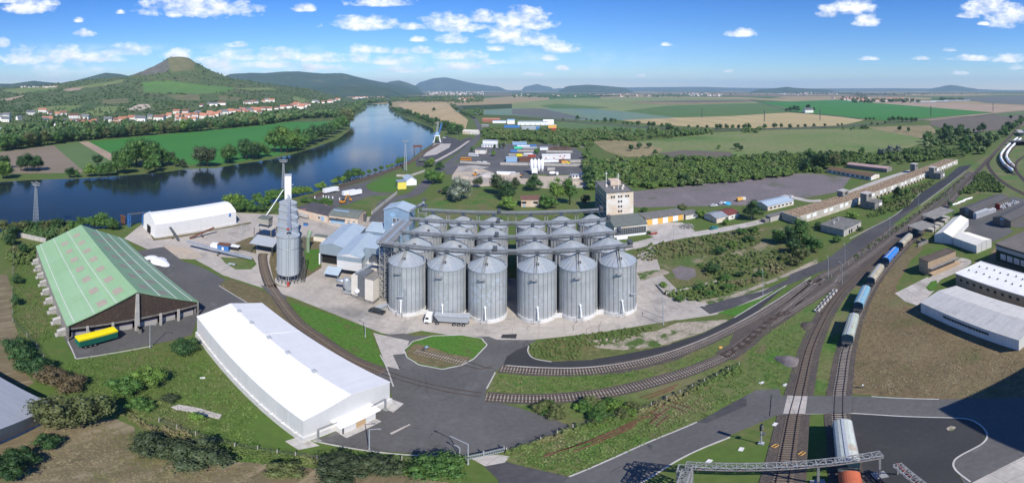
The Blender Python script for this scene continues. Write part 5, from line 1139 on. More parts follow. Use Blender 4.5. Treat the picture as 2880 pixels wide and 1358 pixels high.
a=at('G',1575,285);b=at('G',1740,240); lo,rz,L,Wd=frame2(a,b,4)
t=thing('ramp_hut','pale flat hut at the near end of the loading ramp','hut',lo,rz); MB().box(-L/2,L/2,-2,2,0,3).build('wall',B['conc'],t); flat_roof(L,4,3,.2,.2).build('roof',B['feltold'],t); MB().box(1,2,-2.05,-2,.9,2.1).build('window',B['glass'],t); MB().box(-L/2-3.2,-L/2-.3,-1.6,2,0,1.8).build('annex',B['concd'],t)
# ===== long ruined loading ramp
a=Vector((137,149.4)); b=Vector((346,150.4)); lo,rz,L,Wd=frame2(a,b,12.5)
t=thing('loading_ramp','long decaying concrete loading ramp with rusty timber deck and arched openings','ramp',lo,rz)
RH=4.7
MB().box(-L/2,L/2,-Wd/2,-Wd/2+.5,0,RH).box(-L/2,L/2,Wd/2-.5,Wd/2,0,RH).box(L/2-.5,L/2,-Wd/2+.5,Wd/2-.5,0,RH).box(-L/2,-L/2+.5,-Wd/2+.5,Wd/2-.5,0,RH).build('wall',mat('weathered ramp wall',(.52,.47,.39),(.40,.36,.29),.25,(.2,.18,.145),.2,.56,.7,fine=1.5,finek=.15),t)
MB().box(-L/2+.5,L/2-.5,-Wd/2+.5,Wd/2-.5,RH-.9,RH-.5).build('deck',mat('ramp deck',(.22,.16,.115),(.36,.29,.21),.5,(.10,.08,.06),.4,.5,.65,fine=2,finek=.3,stretch=(.15,2.5,1)),t)
deckm=mat('ramp beams',(.33,.255,.175),(.20,.135,.09),.6,(.14,.11,.08),.5,.55,.7,fine=1,finek=.25)
mb=MB()
for y in (-5.6,-3.4,-1.2,1.2,3.4,5.6): mb.box(-L/2+.5,L/2-.5,y-.4,y+.4,RH-.5,RH+.05)
for x in np.arange(-L/2+2,L/2-2,4.2): mb.box(x-.3,x+.3,-Wd/2+.6,Wd/2-.6,RH-.48,RH-.1)
mb.build('beams',deckm,t)
n=0
for x in np.arange(-L/2+4,L/2-3,4.6):
    MB().box(x-1.5,x+1.5,-Wd/2-.06,-Wd/2,2.0,4.1).build('panel',B['whitep'] if n%3 else B['conc'],t); 
    if n>14: MB().box(x-1.0,x+1.0,-Wd/2-.08,-Wd/2,0,1.3).build('opening',B['black'],t)
    n+=1
def ramp_tower(v,a_,b_,h,lab,annex=False):
    p=at(v,a_,b_); t=thing('ramp_tower',lab,'tower',(p.x,p.y,0),0,'towers on the loading ramp')
    MB().box(-2.8,2.8,-2.4,2.4,0,h).build('wall',B['concd'],t); MB().box(-3,3,-2.6,2.6,h,h+.35).build('roof',B['conc'],t)
    MB().box(-.3,1.9,-2.46,-2.4,h-2.3,h-.9).build('window',B['glass'],t)
    if annex:
        MB().box(-2.6,5.2,-8.5,-2.4,0,4.6).build('annex',B['concd'],t); MB().box(-2.8,5.4,-8.7,-2.4,4.6,4.9).build('annex_roof',B['feltold'],t); MB().box(2,4.8,-8.56,-8.5,1.6,3.4).build('annex_window',B['whitep'],t)
ramp_tower('H',480,410,8.0,'squat concrete tower behind the near half of the loading ramp')
ramp_tower('H',690,452,9.2,'concrete tower with a flat annex in front of the near half of the ramp',True)
ramp_tower('H',1122,140,7.6,'small concrete tower behind the far half of the loading ramp')
ramp_tower('H',1290,190,9.0,'concrete tower with a flat annex in front of the far half of the ramp',True)
# flat ruined house on the road
a=at('H',490,722);b=at('H',645,640); 
a3=Vector((128,125.7));b3=Vector((141,120.4)); ex=(Vector(b[:2])-Vector(a[:2]))
lo,rz,L,Wd=frame2(Vector(a[:2]),Vector(b[:2]),14)
t=thing('flat_house','derelict flat-roofed house with mossy felt roof beside the loading road','house',lo,rz)
MB().box(-L/2,L/2,-Wd/2,Wd/2,0,3.6).build('wall',B['conc'],t); flat_roof(L,Wd,3.6,.3,.35).build('roof',B['feltold'],t)
for x in (-3,-1,4.5): MB().box(x-.6,x+.6,-Wd/2-.06,-Wd/2,.2 if x<0 else 1,2.4).build('doorway' if x<0 else 'window',B['black'],t)
for x,y in ((-4,2),(-2,3),(3,4)): MB().cyl((x,y,3.9),(x,y,4.8),.5,.5,10).build('roof_vent',B['conc'],t)
# brown long sheds at the wood
lo,rz,L,Wd=frame2((247.8,231.0),(248.5,183.4),12)
t=thing('long_shed','long low shed with rusty brown roof and white posts at the wood edge','shed',lo,rz)
gable_wall(L,Wd,3.2,4.4).build('wall',B['cream'],t); gable_roof(L,Wd,3.2,4.4,.15,.3).build('roof',B['rustroof'],t)
for x in lin(-L/2+1,L/2-1,9): wins(t,'f',L,Wd,[x],.9,3.2,1.6,'glass','whitep')
lo,rz,L,Wd=frame2((276,232),(281,190),10)
t=thing('long_shed','long low shed with faded red and white roof behind the brown one','shed',lo,rz)
gable_wall(L,Wd,3.4,4.4).build('wall',B['concd'],t); gable_roof(L,Wd,3.4,4.4,.15,.3).build('roof',B['pinkroof'],t)
# ===== right hand works
lo,rz,L,Wd=frame2((158.5,80.7),(159.4,72.0),27)
t=thing('marquee','tall white marquee with cream roof along the railway shelters','marquee',lo,rz)
gable_wall(L,Wd,4,6,'y').build('wall',B['whitewall'],t); gable_roof(L,Wd,4,6,.1,.05,'y').build('roof',mat('cream canvas',(.72,.68,.58),(.68,.64,.55),.3),t)
MB().extx([(-L/2+.1,4.0),(L/2-.1,4.0),(0,5.9)],-.1,.0).build('gable_cloth',B['greyp'],t).rotation_euler=(0,0,0)
for o in list(KIDS[t.name]):
    if o.name.startswith('gable_cloth'): bpy.data.objects.remove(o); KIDS[t.name].remove(o)
for x in (-L/2,0,L/2): MB().box(x-.08,x+.08,-Wd/2-.08,-Wd/2,0,4).build('post',B['greyp'],t)
lo,rz,L,Wd=frame2((159.2,71.6),(153.6,58.0),9.8)
t=thing('marquee','lower white marquee joined at right angles to the taller one','marquee',lo,rz)
gable_wall(L,Wd,4,5.2).build('wall',B['whitewall'],t); gable_roof(L,Wd,4,5.2,.1,.05).build('roof',bpy.data.materials['cream canvas'],t)
for x in lin(-L/2,L/2,3): MB().box(x-2.2,x-2.1,-Wd/2-.06,-Wd/2,0,4).build('seam',B['greyp'],t)
for y in (-1.6,1.6): MB().box(L/2,L/2+.06,y-.04,y+.04,0,4.6).build('seam',B['greyp'],t)
lo,rz,L,Wd=frame2((125.8,66.7),(140.4,61.9),5)
t=thing('brick_office','flat beige brick office with a long window band on the brown meadow','office',lo,rz)
MB().box(-L/2,L/2,-Wd/2,Wd/2,0,6).build('wall',B['brickbeige'],t); flat_roof(L,Wd,6,.12,.05,.15).build('roof',mat('brown felt',(.085,.065,.05),(.11,.085,.065),.4,fine=2,finek=.15),t)
MB().box(-L/2+.2,L/2+.6,-Wd/2-1.6,-Wd/2,3.0,3.2).build('canopy',B['concd'],t)
for x in lin(-L/2+.6,L/2-.4,8): wins(t,'f',L,Wd,[x],1.4,1.3,1.3,'glass','bluelt')
MB().box(-L/2+.4,L/2+.8,-Wd/2-2.0,-Wd/2,0,.9).build('terrace',B['brickbeige'],t)
# white roof factory, two blocks
a=Vector((123.0,54.2)); b=Vector((113.9,27.6)); ex=(b-a).normalized(); b=a+ex*46; lo,rz,L,Wd=frame2(a,b,14)
t=thing('factory_block','factory block with a flat white roof dotted with small dark vents','factory',lo,rz)
MB().box(-L/2,L/2,-Wd/2,Wd/2,0,4.8).build('wall',mat('dull beige wall',(.33,.27,.20),(.28,.23,.17),.4,fine=2,finek=.1),t); flat_roof(L,Wd,4.8,.25,.3,.1).build('roof',mat('white roof',(.70,.69,.66),(.62,.61,.58),.3,(.52,.51,.48),.2,.6,.75,fine=2,finek=.04),t)
for k in range(13):
    for y in (-2.2,2.8): MB().cyl((-L/2+2+k*3.1+(y>0)*.8,y+(k%3)*.4,5.05),(-L/2+2+k*3.1+(y>0)*.8,y+(k%3)*.4,5.5),.28,.28,8).build('roof_vent',B['steeld'],t)
for x in lin(-L/2+1,L/2-1,15): wins(t,'f',L,Wd,[x],2.2,1.1,1.2,fr=False)
# curved-looking front hall (it is straight)
a=Vector((99.6,55.2)); b=Vector((89.4,22.9)); lo,rz,L,Wd=frame2(a,b,16)
t=thing('factory_hall','white walled factory hall with pale grey gable roof and a dark window band','factory',lo,rz)
gable_wall(L,Wd,4.2,5.6).build('wall',B['whitewall'],t); gable_roof(L,Wd,4.2,5.6,.15,.2).build('roof',mat('pale fibre roof',(.47,.455,.43),(.40,.39,.37),.4,(.34,.33,.31),.3,.55,.7,fine=2,finek=.1,stretch=(2,.4,1)),t)
w=MB().box(-L/2+9,L/2-9,-Wd/2-.07,-Wd/2,2.2,3.2).build('window',B['glass'],t)
mb=MB().box(-L/2+9,L/2-9,-Wd/2-.12,-Wd/2-.07,3.14,3.2)
for x in lin(-L/2+9,L/2-9,17): mb.box(x-.06,x+.06,-Wd/2-.13,-Wd/2-.072,2.2,3.2)
mb.build('glazing_bars',B['greyp'],w); MB().box(-L/2-.1,-L/2,-Wd/2,Wd/2,3.6,4.2).build('fascia',B['steeld'],t)
# dark green hall
lo,rz,L,Wd=frame2((149.6,47.9),(138,22),24)
t=thing('green_hall','dark green works hall with flat brown roof and white window panels','hall',lo,rz)
MB().box(-L/2,L/2,-Wd/2,Wd/2,0,7.6).build('wall',mat('dark green sheet',(.022,.055,.03),(.018,.045,.026),.5,fine=2,finek=.1),t); flat_roof(L,Wd,7.6,.5,.5,.1).build('roof',mat('brown grey felt',(.15,.13,.115),(.12,.105,.095),.3,fine=2,finek=.12),t)
MB().box(-L/2,L/2,-Wd/2-.06,-Wd/2,5.3,7.0).build('glass_band',B['greyp'],t)
for x in lin(-L/2+2,L/2-2,7): MB().box(x-1.4,x+1.4,-Wd/2-.06,-Wd/2,1.2,4).build('window',B['plinth'],t)
# dark timber sheds
for k,(a,b,Lx) in enumerate((((203.2,87.2),(200.3,77.0),37),((194.5,64.2),(191.2,53.3),46))):
    lo,rz,L,Wd=frame2(a,b,Lx)
    t=thing('timber_shed',['long dark shed with tank containers stacked on its near side','long dark shed nearest the frame edge with white tank containers before it'][k],'shed',lo,rz,'dark timber sheds')
    gable_wall(L,Wd,3.9,5.4,'y').build('wall',B['greywall'],t); gable_roof(L,Wd,3.9,5.4,.15,.3,'y').build('roof',B['eternit'],t)
    MB().box(-1,1.4,-Wd/2-.07,-Wd/2,3.4,4.5).build('sign',B['bluelt'],t); MB().box(-1.2,1.2,-Wd/2-.06,-Wd/2,0,2.9).build('door',B['concd'],t)
    if k==0: MB().box(L/2,L/2+3.0,3,3.3,0,3.6).build('red_door',B['red'],t)
# stacked tank containers
def ibc(p,rz,lab,grp):
    t=thing('tank_container',lab,'container',p,rz,grp); MB().box(-.5,.5,-.6,.6,0,.15).build('pallet',B['steeld'],t)
    mb=MB().box(-.47,.47,-.57,.57,.15,1.12).cyl((0,0,1.12),(0,0,1.2),.2,.2,8); mb.build('tank',B['whitep'],t)
    mb=MB()
    for x in (-.5,0,.5):
        for y in (-.6,.6): mb.beam((x,y,.1),(x,y,1.14),.05)
    mb.beam((-.5,-.6,1.14),(-.5,.6,1.14),.05); mb.beam((.5,-.6,1.14),(.5,.6,1.14),.05); mb.beam((0,-.6,1.14),(0,.6,1.14),.05); mb.beam((-.5,-.6,.65),(.5,-.6,.65),.05); mb.beam((-.5,.6,.65),(.5,.6,.65),.05); mb.build('cage',B['greyp'],t); return t
p0=at('W',850,1195); p1=at('W',1140,1090); e=Vector((p1.x-p0.x,p1.y-p0.y,0)).normalized(); f_=Vector((-e.y,e.x,0)); proto=None; rzs=math.atan2(e.y,e.x)
for i in range(14):
    for j in range(2):
        for k in range(3 if i<9 else 2):
            q=p0+e*(i*1.25+.3)+f_*(j*1.4+.8); q=Vector((q.x,q.y,k*1.22)); lab='white tank container in the caged stack beside the first dark shed'
            proto=ibc(q,rzs,lab,'tank containers stacked by the shed') if proto is None else dup(proto,q,rzs)
p0=at('W',1150,1040)
for i in range(9):
    for j in range(3):
        if random.random()<.75:
            q=p0+e*(i*2.0+random.uniform(0,.5))-f_*(j*2.1-1.0); dup(proto,(q.x,q.y,0),rzs+random.uniform(-.4,.4),'white tank container standing loose in the yard between the dark sheds','loose tank containers')
p0=at('U',1480,290); 
for i in range(8):
    for j in range(2): q=p0+e*(i*1.4+1)+f_*(j*1.5-.6); dup(proto,(q.x,q.y,0),rzs,'white tank container along the wall of the dark shed by the frame edge','tank containers by the edge shed')
# railway roof shelters
def shelter(pa,lab,L,Wd,rz,h):
    t=thing('track_shelter',lab,'shelter',(pa.x,pa.y,0),rz,'shelters over the wagons'); MB().hull8([(-L/2,-Wd/2,h),(L/2,-Wd/2,h),(L/2,Wd/2,h+.5),(-L/2,Wd/2,h+.5)],[(-L/2,-Wd/2,h+.15),(L/2,-Wd/2,h+.15),(L/2,Wd/2,h+.65),(-L/2,Wd/2,h+.65)]).build('roof',B['concd'],t)
    for x in (-L/2+.5,L/2-.5):
        for y in (-Wd/2+.5,Wd/2-.5): MB().beam((x,y,0),(x,y,h+.1),.3).build('post',B['steeld'],t)
shelter(at('U',455,420),'grey flat shelter roof over the wagons, the nearer of two',11,9,R_(-12),5.6)
shelter(at('U',640,270),'grey flat shelter roof over the wagons, the farther and longer of two',19,9,R_(-8),5.8)
for k,(a,b) in enumerate(((560,360),(600,330),(650,300),(700,255),(720,225))):
    p=at('U',a,b); t=thing('loading_platform',f'small concrete loading platform before the tall marquee, {ORD[k]} from the near end','platform',(p.x,p.y,0),R_(-8),'loading platforms'); MB().box(-1.6,1.6,-2.2,2.2,0,1.4).build('slab',B['conc'],t); MB().box(-1.6,1.6,2.2,2.5,0,2.2).build('back',B['concd'],t)
p=at('U',470,520); t=thing('bin_wall','low concrete bin walls in front of the nearer track shelter','wall',(p.x,p.y,0),R_(-12)); MB().box(-3.5,3.5,-.2,.2,0,1.6).build('panel',B['concd'],t); MB().box(-.2,.2,.2,4,0,1.6).build('panel',B['concd'],t); MB().box(3.3,3.5,.2,4,0,1.6).build('panel',B['concd'],t)
# silage wrap heap
p=at('W',620,960); 
for k in range(7):
    q=at('W',530+k*36,985-k*14+random.uniform(-8,8)); t=thing('white_sheet_pile',f'heap of white plastic sheets on the grass, {ORD[k]} of the row from its near end','pile',(q.x,q.y,0),rzs+random.uniform(-.2,.2),'white sheets on the grass')
    mb=MB(); mb.extx([(-.7,0),(.7,0),(.45,.5),(-.1,.75),(-.5,.4)],-2,2.2); mb.build('sheets',B['whitep'],t)
# high building outside the frame whose shadow reaches into the road junction
t=thing('mill_tower','tall grey mill tower beside the road junction at the frame edge','tower',(86,-23,0),R_(-26))
MB().box(-14,14,-12,12,0,38).build('wall',B['conc'],t); MB().box(-14.4,14.4,-12.4,12.4,38,38.6).build('roof',B['feltold'],t)
# ===== yellow house and white house
p=at('V',1920,520); t=thing('yellow_house','bright yellow two-storey gate house with flat blue grey roof','house',(p.x,p.y,0),R_(-60)); MB().box(-3.4,3.4,-3.2,3.2,0,5.6).build('wall',mat('yellow render',(.70,.60,.10),(.66,.55,.10),1),t); flat_roof(6.8,6.4,5.6,.3,.3).build('roof',B['bluegrey'],t); wins(t,'f',6.8,6.4,[-1.5,1.5],3.4,1,1.1); wins(t,'l',6.8,6.4,[-1.5,1.5],3.4,1,1.1); wins(t,'f',6.8,6.4,[1.2],.9,1,1.1)
p=at('V',2060,445); t=thing('white_house','white gabled house with a grey roof behind the yellow gate house','house',(p.x,p.y,0),R_(-60)); gable_wall(12,8,4,6.4).build('wall',B['whitep'],t); gable_roof(12,8,4,6.4,.15,.3).build('roof',B['blueroof'],t); wins(t,'f',12,8,[-3.5,0,3.5],1.4,1.2,1.3)
p=at('N',1420,1060); t=thing('peach_cottage','small peach house with dark hipped roof among the trees','house',(p.x,p.y,0),R_(-2)); MB().box(-5.5,5.5,-4,4,0,5).build('wall',B['peach'],t); flat_roof(11,8,5,.5,.4).build('roof',B['tiled'],t)
for x in (-3.6,3.6): MB().box(x-1.2,x+1.2,-4.08,-4,2.3,3.4).build('window',B['glass'],t); MB().box(x-1.5,x+1.5,-5.0,-4,3.6,3.75).build('awning',B['steeld'],t)
MB().box(-4.2,-3,-4.06,-4,0,1.9).build('door',B['bluelt'],t)
# ===== concrete plant yard
p=at('N',1490,690)
for k,x in enumerate((-4.6,-1.6,1.6,4.6)):
    t=thing('cement_silo','white cement silo, '+['nearest the parked mixers’ far side','second from the river side','third from the river side','farthest from the river'][k].replace('nearest the parked mixers’ far side','the one nearest the river')+', in the row of four','silo',(p.x+x+1.2,p.y+3+k%2*.5,0),0,'white cement silos')
    MB().lathe([(.4,2.2),(1.45,4.4),(1.45,12.3),(.6,13.2),(.01,13.25)],20).build('shell',B['whitep'],t,smooth=True)
    for a in (.78,2.36,3.93,5.5): MB().beam((1.3*math.cos(a),1.3*math.sin(a),0),(1.3*math.cos(a),1.3*math.sin(a),4.6),.22).build('leg',B['frame'],t)
    MB().box(-.6,.6,-.5,.5,13.2,14).build('filter',B['greyp'],t)
t=thing('mixing_tower','white mixing plant cabin between the cement silos','plant',(p.x-1,p.y-2.2,0),0); MB().box(-2.6,2.2,-1.6,1.6,2.2,6).build('cabin',B['whitep'],t); MB().box(-2.4,-2,-1.4,1.4,0,2.2).build('leg',B['frame'],t); MB().box(1.6,2,-1.4,1.4,0,2.2).build('leg',B['frame'],t)
def wallrun(P,h,lab,m='conc',nm='yard_wall',w=.35,cat='wall'):
    t=thing(nm,lab,cat,(P[0].x,P[0].y,0),0)
    for a,b in zip(P,P[1:]):
        mb=MB(); A=Vector((a.x-P[0].x,a.y-P[0].y,h/2)); Bq=Vector((b.x-P[0].x,b.y-P[0].y,h/2)); mb.beam(A,Bq,w,h); n=max(2,int((Bq-A).length/3))
        for i in range(n+1):
            c=A.lerp(Bq,i/n); mb.box(c.x-.22,c.x+.22,c.y-.22,c.y+.22,0,h+.1)
        mb.build('panel',B[m],t)
    return t
wallrun(pts('N',(580,550),(935,572)),2.2,'pale panel wall along the depot yard near the orange bus')
wallrun(pts('N',(1065,575),(1400,580),(2065,592)),2.6,'long pale panel wall behind the white cement silos')
wallrun(pts('N',(1620,425),(1930,428)),2.6,'pale panel wall in front of the scrap heap')
wallrun(pts('N',(1250,415),(1500,415)),2.2,'pale panel wall by the green tarpaulin')
wallrun(pts('N',(1165,462),(1470,470)),2.2,'pale panel wall behind the blue sheds')
wallrun(pts('N',(480,745),(800,790)),1.8,'low pale wall along the sand bays')
wallrun(pts('N',(1560,850),(2130,850)),2.0,'pale block wall at the near edge of the concrete plant')
wallrun(pts('N',(1750,330),(2060,365)),1.6,'long pale fence wall below the wood at the depot')
wallrun(pts('V',(1440,955),(1640,790),(1850,620)),2.0,'pale concrete wall along the drive beside the blue tower')
wallrun(pts('V',(1850,330),(2080,330),(2310,250)),1.8,'pale concrete wall beside the white house')
wallrun(pts('A',(145,318),(390,372)),2.4,'pale concrete wall behind the green roofed hall')
wallrun(pts('G',(500,890),(575,975),(870,910),(1060,860)),.9,'low foundation wall left in the scrub')
def shed(v,a,b,L,Wd,h,rz,lab,wm='whitep',rm='greyp',gable=0,nm='depot_shed',cat='shed',win=0):
    p=at(v,a,b); t=thing(nm,lab,cat,(p.x,p.y+Wd/2,0),R_(rz))
    if gable: gable_wall(L,Wd,h,h+gable).build('wall',B[wm],t); gable_roof(L,Wd,h,h+gable,.15,.25).build('roof',B[rm],t)
    else: MB().box(-L/2,L/2,-Wd/2,Wd/2,0,h).build('wall',B[wm],t); flat_roof(L,Wd,h,.25,.2).build('roof',B[rm],t)
    for x in lin(-L/2,L/2,win): MB().box(x-.8,x+.8,-Wd/2-.06,-Wd/2,1,2.4).build('window',B['glass'],t)
    return t
shed('N',940,322,20,8,4.6,-8,'white box store at the top of the depot by the main road')
shed('N',940,362,22,5,3.4,-8,'low white office with dark doors in the depot',win=6)
shed('N',825,440,12,9,4.6,-10,'cream gate store with grey roof near the white coach','cream','slate')
shed('N',1295,332,19,5,3.6,-2,'pale blue grey shed at the back of the depot','bluelt','blueroof')
shed('N',1195,540,11,8,4.4,2,'blue shed with light blue roof behind the panel wall','bluelt','blueroof')
shed('N',1360,530,12,7,3.4,2,'rusty red open shed beside the blue shed','rust','rust')
shed('N',1590,395,10,7,3,-2,'white low cabin beside the scrap heap')
t=shed('N',1740,505,30,9,4.2,-2,'long white tent store with red dots in the depot','white','white',.6)
for x,z in ((-11,1.2),(-2.5,1.2),(7,1.2),(4,3.2),(8.5,3.4)): MB().cyl((x,-4.5,z),(x,-4.58,z),.75,.75,14).build('emblem',B['red'],t)
shed('N',1985,735,8,4,2.6,-4,'white site cabin at the edge of the concrete plant',win=3)
shed('N',2080,735,6,4,3.6,-4,'white concrete block store beside the site cabin')
shed('N',950,60,40,14,7,-4,'orange and red roofed inn beyond the depot wood','tile','tile',2,win=6,nm='roadside_inn',cat='inn')
shed('N',1190,80,16,12,8,0,'pale house with turquoise roof beyond the depot wood','house','teal_roof' if 'teal_roof' in B else 'bluelt',2,nm='house',cat='house')
shed('N',1455,95,62,20,7,-2,'long white and grey works hall beyond the depot wood','whitep','greyp',win=6,nm='works_hall',cat='hall')
shed('N',1645,88,22,18,6,0,'tall white rounded hall at the end of the works hall','whitep','whitep',4,nm='works_hall',cat='hall')
shed('N',1050,70,30,12,5,0,'low white and blue store beyond the depot wood','whitep','bluelt')
shed('N',1200,125,30,10,4,-4,'blue covered stack beyond the depot wood','blue','blue')
shed('N',1400,150,26,12,4,6,'pale gabled store at the works beyond the depot wood','greyp','greyp',2)
shed('N',1480,145,18,8,4.5,0,'deep blue container stack beyond the depot wood','blue','bluelt')
shed('N',1690,130,16,8,6,0,'yellow store at the works beyond the depot wood','yellow','creamsh')
shed('N',1700,160,14,6,4,0,'red store at the works beyond the depot wood','red','tile')
shed('N',705,205,26,12,5,-14,'cream house with pale roof by the portal crane','cream','creamsh',2,nm='river_house',cat='house',win=5)
shed('N',880,120,14,8,4,-12,'grey barn beside the main road','concd','greyp',1)
# scrap heap
p=at('N',1780,395); t=thing('scrap_heap','long brown heap of scrap behind a pale wall','heap',(p.x,p.y+6,0),R_(-2)); mb=MB()
for i in range(420):
    x=random.uniform(-16,16); y=random.uniform(-5,5); h=max(.3,4.2*(1-abs(y)/5.5)*(1-(abs(x)/17)**3)); z=random.uniform(0,h); d=Vector((random.uniform(-1.6,1.6),random.uniform(-.8,.8),random.uniform(-.5,.5))); c=Vector((x,y,z+.2)); mb.beam(c-d,c+d,.4,.25)
mb.build('scrap',mat('scrap metal',(.14,.085,.06),(.22,.15,.11),.3,fine=2,finek=.4,world=True),t)
p=at('G',770,330); t=thing('rubbish_pile','pile of pale rubbish and scrap timber at the garage yard','pile',(p.x,p.y,0),0); mb=MB()
for i in range(160):
    x=random.gauss(0,2.4);y=random.gauss(0,1.8);z=max(.1,1.5-abs(x)*.3-abs(y)*.3)*random.random(); d=Vector((random.uniform(-.8,.8),random.uniform(-.6,.6),random.uniform(-.3,.3))); mb.beam(Vector((x,y,z))-d,Vector((x,y,z))+d,.3,.15)
mb.build('rubbish',mat('rubbish',(.42,.42,.42),(.15,.13,.11),1.2,fine=3,finek=.4,lo=.45,hi=.55),t)
for v,a,b,r,h,m_,lab in (('N',760,640,4,1.6,'sand','sand heap on the paved corner of the concrete plant'),('N',620,740,7,2,'sand','wide sand heap behind the low bay wall'),('N',900,700,9,2.6,'pale','broad pale gravel heap in the concrete plant'),('N',1950,800,8,2.4,'sand','orange sand heap at the far edge of the concrete plant'),('I',285,495,2.6,1.3,'gravel','small dark gravel heap on the grass beside the curved track'),('I',400,285,2.2,.6,'ballast','low ring of ballast stones near the concrete blocks'),('X',480,1060,4.2,1.1,'whitep','white heap of lime on the asphalt by the green hall'),('X',300,980,3.0,.6,'whitep','spread white lime trail beside the white heap')):
    p=at(v,a,b); t=thing('heap',lab,'heap',(p.x,p.y,0),random.uniform(0,6)); mb=MB(); n=20; rs=[];
    for q,z in ((1,0),(.72,.45),(.4,.8),(.12,1)): 
        for i in range(n): s_=1+.16*math.sin(3*i*6.28/n+q*4)+random.uniform(-.05,.05); mb.v.append((r*q*1.25*s_*math.cos(6.28318*i/n),r*q*.85*s_*math.sin(6.28318*i/n),h*z+.01))
    for j in range(3):
        for i in range(n): mb.f.append((j*n+i,j*n+(i+1)%n,(j+1)*n+(i+1)%n,(j+1)*n+i)); mb.m.append(0)
    mb.f.append(tuple(range(3*n,4*n))); mb.m.append(0); mb.build('mound',G[m_] if m_ in G else B[m_],t,smooth=True)
# ===== village and town
HOUSE={}
RC={'tile':'orange','tiled':'brown','slate':'grey'}
def house_mesh(L,Wd,h,g,key):
    if key in HOUSE: return HOUSE[key]
    a=gable_wall(L,Wd,h,h+g).build('wall',B['house']); r=gable_roof(L,Wd,h,h+g,.25,.4).build('roof',B['tile']); c=MB().box(1.5,2.2,.6,1.3,h+g*.5,h+g+.9).build('chimney',B['tiled']); 
    w=MB(); 
    w.box(-.6,.6,-Wd/2-.06,-Wd/2,1.2,2.5)
    w=w.build('window',B['glass'])
    HOUSE[key]=(a.data,r.data,c.data,w.data)
    for o in (a,r,c,w): bpy.data.objects.remove(o)
    return HOUSE[key]
SZ=[(11,8,4,3.4),(14,9,5.5,3.8),(9,8,4.5,3.6),(18,10,6,3.5)]
def house(p,k,rz,roof,label,group,sc=1.0):
    t=thing('house',label,'house',p,rz,group); t.scale=(sc,sc,sc); d=house_mesh(*SZ[k],k)
    for nm,m_,mm in zip(('wall','roof'),d,(None,B[roof])):
        o=bpy.data.objects.new(nm,m_); COL.objects.link(o); kid(o,t)
        if mm: o.material_slots[0].link='OBJECT'; o.material_slots[0].material=mm
    if t.location.length<1100:
        o=bpy.data.objects.new('chimney',d[2]); COL.objects.link(o); kid(o,t)
        for x in lin(-SZ[k][0]/2,SZ[k][0]/2,3): o=bpy.data.objects.new('window',d[3]); COL.objects.link(o); o.location=(x,0,0); kid(o,t)
RC={'tile':'orange','tiled':'brown','slate':'grey'}
def village(v,L,zone,group,rf=('tile','tile','tile','tiled','slate'),sc=1.3):
    for a,b in L:
        p=terr_hit(v,a,b); roof=random.choice(rf); house((p.x,p.y,p.z-.2),random.randrange(4),random.uniform(-.5,.5)-math.atan2(p.x,p.y),roof,f'pale house with {RC[roof]} roof {zone}',f'{RC[roof]} roofed houses {group}',sc)
village('L',[(1090,440),(1160,440),(1230,440),(1270,425),(1330,425),(1390,430),(1430,435),(1510,410),(1600,425),(1660,400),(1700,390),(1640,410),(1780,360),(1790,395),(1850,390),(1870,360),(1900,400),(1940,395),(1970,380),(1990,365),(2030,390),(2050,405),(2090,400),(2110,365),(2130,395),(2170,385),(2210,370),(2250,365),(2290,360),(2330,355),(2370,350),(2400,360),(2440,350),(2480,355),(2520,340),(2560,345),(1790,435),(1850,440),(1950,430),(1150,480),(1200,480),(900,465),(950,460),(930,500),(880,490)],'in the village behind the crop field','of the riverside village')
village('M',[(30,410),(70,420),(110,425),(150,405),(190,410),(230,415),(270,405),(310,400),(350,395),(390,400),(430,395),(300,420),(340,440),(545,450),(580,445),(605,375),(640,370),(665,365),(690,345),(720,345),(760,365),(780,350),(820,350),(740,380),(500,385),(560,380),(880,320),(910,325),(960,325),(1050,310),(1080,300),(1110,295),(185,330),(230,330),(270,325),(360,320),(400,305),(440,310),(1030,320)],'on the slope above the far bank','on the slope above the river')
village('L',[(30,430),(70,395),(60,440),(190,420),(20,390),(430,345),(500,370),(580,375),(640,375),(740,405),(830,410),(860,415),(700,460),(740,455),(640,465),(450,450),(480,440),(820,470),(330,360),(310,370),(580,500),(430,545),(2030,290),(2110,275),(2150,280),(2230,270),(2470,260),(2500,260),(2540,255)],'near the frame edge village road','of the village at the frame edge',('tile','tiled','slate','slate'))
village('L',[(220,92),(260,90),(300,95),(340,92),(440,90),(470,95),(520,92),(560,90),(380,92)],'far up on the saddle of the hills','on the saddle',('tiled','slate','tile'),1.1)
p=at('L',60,540); t=thing('long_roof_hall','long grey works hall with blue white roof at the frame edge beyond the river','hall',(p.x,p.y,0),R_(40)); MB().box(-40,25,-8,8,0,6).build('wall',B['whitep'],t); MB().box(-40.5,25.5,-8.5,8.5,6,6.4).build('roof',B['blueroof'],t)
p=at('M',695,455); house((p.x,p.y,0),1,-.2,'tile','lone white house with red roof by the crop field and far bank trees','lone house',1.3)
